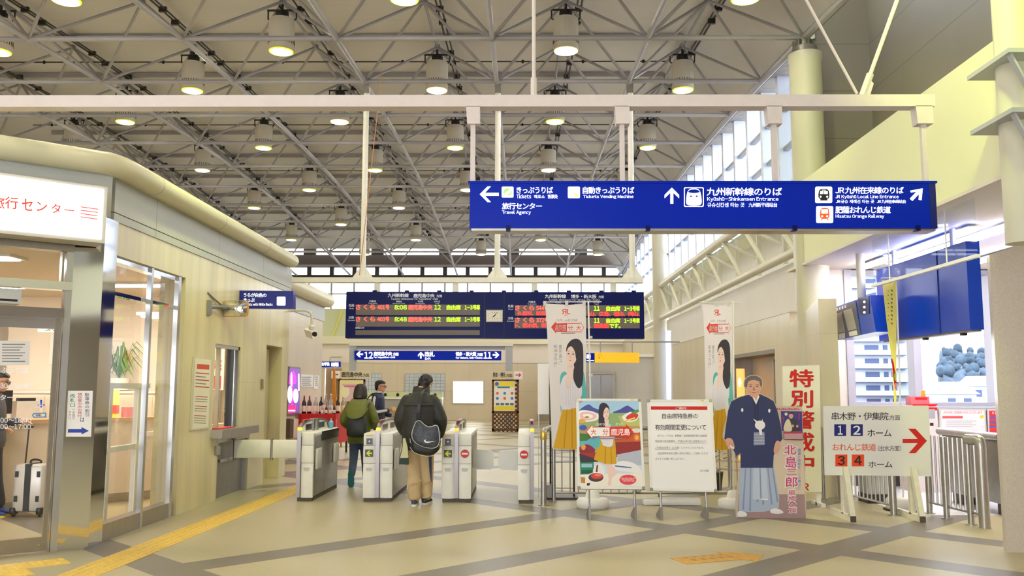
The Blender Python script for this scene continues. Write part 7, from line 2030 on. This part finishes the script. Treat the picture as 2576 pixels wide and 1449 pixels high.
torso(m, [(.72, 0, 0, .22, .15), (.8, 0, -.005, .235, .17), (.95, 0, -.01, .235, .175), (1.1, 0, -.015, .225, .175), (1.25, 0, -.015, .225, .17), (1.36, 0, -.01, .215, .145), (1.43, 0, 0, .15, .11), (1.49, .0, .01, .1, .09)], JK)
for s in (1, -1): m.limb([(s * .17, -.01, 1.37)] + [(p[0] + s * .01, p[1] - .01, p[2]) for p in sh[s][1:]], [.09, .092, .062], JK, 14)
for k in range(6): z = .82 + .1 * k; m.tube([V((.236 * math.cos(a), -.01 + .176 * math.sin(a), z)) for a in [math.pi + math.pi * q / 12 for q in range(13)]], .006, JK, 6)
build(m, 'jacket', t, local=True, remesh=.011, sm=2)
m = MB(); cr = [[V((.01 + r * math.cos(a), .03 + r * .9 * math.sin(a) + (z - 1.46) * .3, z + .01 * math.sin(a))) for a in [2 * math.pi * k / 18 for k in range(18)]] for r, z in ((.12, 1.43), (.118, 1.5), (.108, 1.56), (.098, 1.56), (.09, 1.48))]; m.loft(cr, JK, False); build(m, 'collar', t, local=True)
TR = mat('trousers_beige', (196, 170, 128), .7, noise=.1, nscale=6, bump=.3)
m = MB(); torso(m, [(.76, 0, 0, .17, .13), (.86, 0, 0, .175, .135), (.98, 0, 0, .165, .12)], TR)
for s in (1, -1): m.limb([lg[s][0], lg[s][1], (lg[s][2][0], lg[s][2][1] - .0, .13)], [.115, .098, .088], TR, 16)
for s in (1, -1):
    for z in (.12, .3): m.tube([V((lg[s][2][0] + .088 * math.cos(a), lg[s][2][1] * (1 - z) + .088 * math.sin(a), z + .03 * math.sin(a + 3 * z))) for a in [2 * math.pi * k / 14 for k in range(15)]], .008, TR, 6)
build(m, 'trousers', t, local=True, remesh=.011, sm=3)
SH1 = mat('sneaker_navy', (52, 56, 76), .5, noise=.2, nscale=30); SOLE = mat('sole_white', (226, 220, 206), .6)
shoe(t, (-.045, -.1, .085), (-.02, 1, 0), (0, 0, 1), SH1, SOLE); shoe(t, (.085, .06, .085), (.25, 1, 0), (0, 0, 1), SH1, SOLE)
# bag
PG = PY(11.72, (700, 860, 3.2929))
b = thing('shoulder_bag', 'dark mottled shoulder bag with white piping and a white swoosh mark on the walking man', 'bag', PG((1210, 950)))
BGM = mat('bag_denim', (62, 66, 76), .5, noise=.5, nscale=26); BGB = mat('bag_black', (30, 30, 32), .45); PIP = mat('bag_piping', (206, 204, 196), .5)
body = crv([(1088, 770), (1100, 860), (1112, 905), (1170, 930), (1250, 942), (1300, 925), (1336, 880), (1340, 800), (1330, 730), (1230, 720), (1130, 740)], 3)
def ringB(pts, sc_, d, cx=1214, cy=830): return [PG((cx + (x - cx) * sc_, cy + (y - cy) * sc_)) + V((0, -d, 0)) for x, y in pts]
m = MB(); m.loft([ringB(body, .8, -.2), ringB(body, .95, -.17), ringB(body, 1, -.08), ringB(body, 1, 0), ringB(body, .93, .03), ringB(body, .7, .04)], BGB); build(m, 'body', b, ang=1.2)
flap = crv([(1128, 700), (1146, 660), (1176, 652), (1204, 676), (1236, 698), (1270, 702), (1290, 693), (1312, 690), (1328, 706), (1336, 760), (1338, 820), (1322, 862), (1280, 878), (1210, 868), (1150, 838), (1116, 800), (1112, 750)], 3)
m = MB(); m.loft([ringB(flap, 1.0, .02), ringB(flap, 1.0, .045), ringB(flap, .96, .055), ringB(flap, .6, .07), ringB(flap, .1, .075)], BGM); o = build(m, 'flap', b, ang=1.2)
m = MB(); q = ringB(flap, 1.0, .05); m.tube(q + [q[0]], .0055, PIP, 6)
q = [PG(p, .02) for p in crv([(1092, 800), (1110, 850), (1180, 892), (1260, 906), (1320, 882), (1338, 850)], 4, False)]; m.tube(q, .0055, PIP, 6); q = [PG(p, .03) for p in crv([(1092, 870), (1130, 915), (1210, 944), (1280, 942), (1320, 912)], 4, False)]; m.tube(q, .004, PIP, 6); build(m, 'piping', b)
m = MB(); m.shape(PG, crv([(1214, 812), (1216, 826), (1232, 833), (1256, 831), (1304, 819), (1258, 823), (1236, 822), (1226, 818), (1228, 806)], 3), PAPER, .08); build(m, 'mark', o)
m = MB(); q0 = [PG((1158, 660), .03), PG((1165, 560), .06), PG((1180, 460), .03), PG((1195, 400), -.08), PG((1204, 378), -.2)]
P_ = crv([tuple(x) for x in q0], 4, False)
for a, c in zip(P_[:-1], P_[1:]): m.hexa([a + V((-.022, 0, 0)), a + V((.022, 0, 0)), a + V((.022, .006, 0)), a + V((-.022, .006, 0))], [c + V((-.022, 0, 0)), c + V((.022, 0, 0)), c + V((.022, .006, 0)), c + V((-.022, .006, 0))], BGB)
build(m, 'strap', b)
b = thing('drawstring_pouch', 'small dark green pouch on cords hanging beside the walking man', 'bag', PG((1038, 1018)))
m = MB(); m.prism([PG(p) for p in ((1003, 962), (1076, 960), (1076, 1018), (1000, 1014))], (0, .05, 0), mat('pouch_green', (24, 50, 42), .6)); build(m, 'body', b)
m = MB(); m.prism([PG(p) for p in ((1034, 800), (1052, 800), (1072, 880), (1078, 960), (1005, 962), (1010, 900))], (0, .04, 0), mat('pouch_cream', (206, 200, 160), .6)); build(m, 'panel', b); m = MB(); m.tube([PG((1030, 770)), PG((1028, 870)), PG((1006, 962))], .005, mat('pouch_green', (24, 50, 42), .6), 6); build(m, 'cord', b)
b = thing('folded_umbrella', 'dark folded umbrella tip hanging beside the beige trousers', 'umbrella', PG((1256, 1165)))
m = MB(); m.tube([PG((1250, 950), -.12), PG((1254, 1080), -.12), PG((1260, 1165), -.12)], [.022, .016, .005], mat('umbrella_blue', (34, 48, 74), .5), 8); build(m, 'canopy', b)

# ---- woman in green hooded jacket, from behind
t = person('person', 'person from behind in green hooded jacket and jeans, dark backpack on', (-2.58, 14.25, 0), 0)
T = Matrix.Translation((.0, .03, 1.37)) @ Rm(6, -12, 0)
m = MB(); head(m, T, SK); m.limb([(0, 0, 1.28), (0, .0, 1.34), (0, .02, 1.42)], [.05, .048, .046], SK)
torso(m, [(.76, 0, 0, .15, .1), (.88, 0, 0, .15, .1), (1.0, 0, 0, .12, .09), (1.18, 0, 0, .15, .1), (1.28, 0, 0, .13, .08), (1.32, 0, 0, .06, .055)], SK)
sh = {1: [(.165, 0, 1.27), (.25, -.02, 1.02), (.16, .15, .92)], -1: [(-.165, 0, 1.27), (-.25, -.02, 1.02), (-.17, .16, .9)]}
lg = {1: [(.075, 0, .8), (.08, .12, .43), (.09, .2, .09)], -1: [(-.075, 0, .8), (-.085, .02, .45), (-.07, -.2, .2)]}
for s in (1, -1): m.limb(sh[s], [.047, .038, .028], SK); m.limb(lg[s], [.075, .052, .038], SK)
hand(m, sh[1][2], (-.3, .9, .1), (-.9, -.3, 0), 1, 30, SK); hand(m, sh[-1][2], (.3, .9, .1), (.9, -.3, 0), -1, 30, SK)
build(m, 'body', t, local=True, remesh=.007, sm=3); face(t, T)
m = MB(); hairloft(m, T, [(-.05, -.02, -.085, .06), (-.04, .0, -.108, .088), (-.01, .02, -.124, .108), (.03, .03, -.13, .115), (.08, .035, -.128, .11), (.13, .06, -.126, .106), (.17, .1, -.12, .098), (.2, .095, -.105, .084), (.225, .065, -.075, .06), (.238, .02, -.03, .026)], HAIRD); build(m, 'hair', t, local=True, remesh=.007, sm=2)
GJ = mat('jacket_green', (104, 108, 40), .65, noise=.1, nscale=12, bump=.2)
m = MB(); torso(m, [(.66, 0, 0, .175, .13), (.72, 0, 0, .185, .14), (.9, 0, 0, .175, .13), (1.05, 0, 0, .17, .125), (1.18, 0, 0, .185, .125), (1.26, 0, 0, .175, .11), (1.31, 0, 0, .115, .085)], GJ)
for s in (1, -1): m.limb([(s * .15, 0, 1.25)] + [(p[0], p[1] - .005, p[2]) for p in sh[s][1:]], [.08, .068, .048], GJ, 14)
build(m, 'jacket', t, local=True, remesh=.01, sm=2)
m = MB(); m.loft([[V((.0 + w_ * math.cos(a), -.06 + dpt * math.sin(a) - sag * (math.sin(a) < 0) * .2, z - .05 * max(0, -math.sin(a)) * sag)) for a in [2 * math.pi * k / 20 for k in range(20)]] for w_, dpt, z, sag in ((.14, .09, 1.14, 1.5), (.165, .115, 1.22, 1.2), (.15, .12, 1.31, .6), (.115, .1, 1.37, .2), (.1, .085, 1.35, 0), (.09, .08, 1.3, 0))], GJ); build(m, 'hood', t, local=True, ang=1.4)
JE = mat('jeans_blue', (66, 80, 104), .7, noise=.25, nscale=7, bump=.15)
m = MB(); torso(m, [(.7, 0, 0, .15, .115), (.8, 0, 0, .155, .115), (.88, 0, 0, .14, .1)], JE)
for s in (1, -1): m.limb(lg[s], [.092, .068, .056], JE, 14)
build(m, 'jeans', t, local=True, remesh=.01, sm=2)
TEALS = mat('shoe_teal', (44, 120, 124), .5); SHB = mat('shoe_dark', (40, 44, 46), .5)
shoe(t, (-.07, -.2, .2), (0, .25, -1), (0, 1, .25), SHB, TEALS, L=.25); shoe(t, (.09, .2, .085), (.1, 1, 0), (0, 0, 1), SHB, SOLE)
PW_ = PY(14.0, (780, 860, 6.039))
b = thing('backpack', 'dark grey backpack with brass clips on the back of the green jacket', 'backpack', (-2.6, 14.0, .6))
BK1 = mat('backpack_dark', (48, 52, 44), .5, noise=.15, nscale=10)
q = crv([(570, 1120), (620, 1104), (720, 1110), (810, 1104), (850, 1130), (866, 1240), (860, 1400), (830, 1440), (700, 1446), (580, 1438), (556, 1400), (556, 1240)], 3)
m = MB(); rB = lambda s_, d: [PW_((712 + (x - 712) * s_, 1280 + (y - 1280) * s_)) + V((0, -d, 0)) for x, y in q]
m.loft([rB(.9, -.1), rB(1, -.06), rB(1, .0), rB(.94, .04), rB(.7, .06), rB(.1, .065)], BK1); build(m, 'body', b, ang=1.2)
for p0, p1 in (((640, 1110), (560, 910)), ((800, 1110), (896, 930))): m = MB(); a, c = PW_(p0, -.02), PW_(p1, -.1); m.tube([a, a.lerp(c, .5) + V((0, -.02, 0)), c], .014, BK1, 8); build(m, 'strap', b)
m = MB()
for p0 in ((632, 1085), (806, 1090)): m.obox(PW_(p0, .02), (.012, 0, .003), (0, .008, 0), (-.004, 0, .022), mat('brass', (214, 190, 110), .25, .9))
build(m, 'clip', b)
# ---- young man in track jacket, in profile
t = person('person', 'person in profile wearing a navy track jacket with white sleeve stripe and glasses', (-2.82, 17.6, 0), -90)
T = Matrix.Translation((0, .02, 1.46)) @ Rm(0, -6, 0)
m = MB(); head(m, T, SK); m.limb([(0, 0, 1.38), (0, .0, 1.44), (0, .01, 1.5)], [.052, .05, .05], SK)
torso(m, [(.82, 0, 0, .14, .1), (.95, 0, 0, .145, .105), (1.1, 0, 0, .13, .095), (1.28, 0, 0, .165, .105), (1.38, 0, 0, .14, .085), (1.42, 0, 0, .06, .055)], SK)
sh = {1: [(.18, -.02, 1.36), (.22, -.05, 1.08), (.17, .24, 1.1)], -1: [(-.18, -.02, 1.36), (-.22, 0, 1.08), (-.16, .24, .99)]}
lg = {1: [(.08, 0, .86), (.08, .04, .46), (.08, -.02, .09)], -1: [(-.08, 0, .86), (-.08, .06, .46), (-.08, .06, .09)]}
for s in (1, -1): m.limb(sh[s], [.05, .042, .03], SK); m.limb(lg[s], [.08, .055, .042], SK)
hand(m, sh[1][2], (-.15, .95, .1), (-.9, 0, .3), 1, 26, SK); hand(m, sh[-1][2], (.1, .95, -.1), (.9, 0, .2), -1, 20, SK)
build(m, 'body', t, local=True, remesh=.007, sm=3); face(t, T, True)
m = MB(); hairloft(m, T, [(.02, -.045, -.08, .055), (.05, -.035, -.1, .07), (.09, -.018, -.11, .079), (.12, .012, -.116, .083), (.15, .04, -.118, .084), (.175, .1, -.115, .083), (.2, .092, -.103, .075), (.222, .06, -.072, .055), (.234, .02, -.03, .024)], HAIRB); build(m, 'hair', t, local=True, remesh=.006, sm=1)
TJ = mat('track_navy', (30, 44, 78), .5, noise=.08, nscale=14); TW = mat('track_white', (226, 220, 224), .5)
m = MB(); torso(m, [(.8, 0, 0, .17, .13), (.86, 0, 0, .18, .14), (1.05, 0, 0, .165, .125), (1.22, 0, 0, .18, .125), (1.34, 0, 0, .18, .115), (1.4, 0, 0, .13, .1), (1.45, 0, 0, .08, .08)], TJ)
for s in (1, -1): m.limb(sh[s][:2] + [V(sh[s][2]) - (V(sh[s][2]) - V(sh[s][1])) * .08], [.082, .064, .044], TJ, 14)
build(m, 'track_jacket', t, local=True, remesh=.01, sm=2)
m = MB(); q = [(.2, -.02, 1.41), (.262, -.04, 1.32), (.285, -.05, 1.2), (.282, -.06, 1.1), (.262, .03, 1.075), (.24, .13, 1.09), (.222, .21, 1.105)]; P_ = crv(q, 4, False); m.tube(P_, [.026] * len(P_), TW, 8); build(m, 'sleeve_stripe', t, local=True)
m = MB(); m.loft([[V((r * math.cos(a), r * .95 * math.sin(a), z)) for a in [2 * math.pi * k / 18 for k in range(18)]] for r, z in ((.11, 1.37), (.092, 1.43), (.08, 1.47), (.072, 1.46))], TW, False); build(m, 'collar', t, local=True)
BT = mat('trousers_black', (30, 28, 32), .6, noise=.1, nscale=9)
m = MB(); torso(m, [(.74, 0, 0, .15, .12), (.86, 0, 0, .155, .12), (.92, 0, 0, .15, .11)], BT)
for s in (1, -1): m.limb(lg[s], [.1, .078, .068], BT, 14)
build(m, 'trousers', t, local=True, remesh=.011, sm=2)
shoe(t, (.08, -.02, .085), (0, 1, 0), (0, 0, 1), BLACK, SOLE); shoe(t, (-.08, .06, .085), (0, 1, 0), (0, 0, 1), BLACK, SOLE)
b = thing('shoulder_bag', 'black bag behind the back of the person in the track jacket', 'bag', (-3.02, 17.42, .92))
m = MB(); m.rbox(-3.14, -2.96, 17.3, 17.5, .92, 1.24, BLACK, .06); build(m, 'body', b); m = MB(); m.tube(crv([(-3.05, 17.4, 1.24), (-2.95, 17.42, 1.4), (-2.82, 17.45, 1.44)], 4, False), .012, BLACK, 6); build(m, 'strap', b)
b = thing('handheld_item', 'small yellow and orange packet held by the person in the track jacket', 'packet', (-2.52, 17.42, 1.1))
m = MB(); m.obox((-2.49, 17.41, 1.13), (.03, 0, .01), (0, .02, 0), (-.01, 0, .035), mat('packet_yellow', (240, 210, 120), .5)); build(m, 'wrap', b)

# ---- traveller inside the travel office, in profile
t = person('person', 'person in grey sweater and glasses behind the glass door, holding the suitcase', (-6.38, 10.72, 0), -72)
T = Matrix.Translation((0, .03, 1.5)) @ Rm(0, -10, 0)
m = MB(); head(m, T, SK); m.limb([(0, 0, 1.42), (0, .0, 1.48), (0, .02, 1.54)], [.055, .052, .052], SK)
torso(m, [(.84, 0, 0, .15, .11), (.97, 0, 0, .155, .115), (1.12, 0, 0, .14, .11), (1.32, 0, 0, .175, .115), (1.42, 0, 0, .15, .09), (1.46, 0, 0, .065, .06)], SK)
sh = {1: [(.19, -.02, 1.4), (.25, -.08, 1.12), (.2, .16, 1.06)], -1: [(-.19, -.02, 1.4), (-.24, 0, 1.12), (-.16, .26, 1.12)]}
lg = {1: [(.085, 0, .88), (.085, .03, .47), (.09, .03, .09)], -1: [(-.085, 0, .88), (-.085, .04, .47), (-.09, .1, .09)]}
for s in (1, -1): m.limb(sh[s], [.052, .044, .031], SK); m.limb(lg[s], [.085, .058, .044], SK)
hand(m, sh[1][2], (-.1, .9, -.2), (0, -.2, -1), 1, 40, SK); hand(m, sh[-1][2], (.1, .95, 0), (0, 0, -1), -1, 18, SK)
build(m, 'body', t, local=True, remesh=.007, sm=3); face(t, T, True)
m = MB(); hairloft(m, T, [(.02, -.045, -.08, .055), (.05, -.035, -.1, .07), (.09, -.018, -.11, .079), (.12, .012, -.116, .083), (.15, .04, -.118, .084), (.175, .1, -.115, .083), (.2, .092, -.103, .075), (.222, .06, -.072, .055), (.234, .02, -.03, .024)], HAIRB); build(m, 'hair', t, local=True, remesh=.006, sm=1)
GS = mat('sweater_grey', (84, 84, 90), .75, noise=.12, nscale=30, bump=.2)
m = MB(); torso(m, [(.82, 0, 0, .175, .14), (.9, 0, 0, .19, .155), (1.1, 0, 0, .18, .145), (1.28, 0, 0, .19, .135), (1.38, 0, 0, .17, .115), (1.44, 0, 0, .1, .09), (1.48, 0, 0, .075, .075)], GS)
for s in (1, -1): m.limb(sh[s][:2] + [V(sh[s][2]) - (V(sh[s][2]) - V(sh[s][1])) * .06], [.072, .066, .046], GS, 14)
build(m, 'sweater', t, local=True, remesh=.01, sm=2)
DT = mat('trousers_charcoal', (52, 54, 64), .7, noise=.1, nscale=9)
m = MB(); torso(m, [(.76, 0, 0, .155, .13), (.88, 0, 0, .16, .13), (.94, 0, 0, .155, .12)], DT)
for s in (1, -1): m.limb([lg[s][0], lg[s][1], (lg[s][2][0], lg[s][2][1], .16)], [.11, .09, .08], DT, 14)
build(m, 'trousers', t, local=True, remesh=.011, sm=2)
BS = mat('shoe_blue', (36, 70, 150), .5); YS = mat('sole_yellow', (228, 196, 50), .5)
shoe(t, (.09, .03, .085), (.05, 1, 0), (0, 0, 1), BS, YS); shoe(t, (-.09, .1, .085), (0, 1, 0), (0, 0, 1), BS, YS)
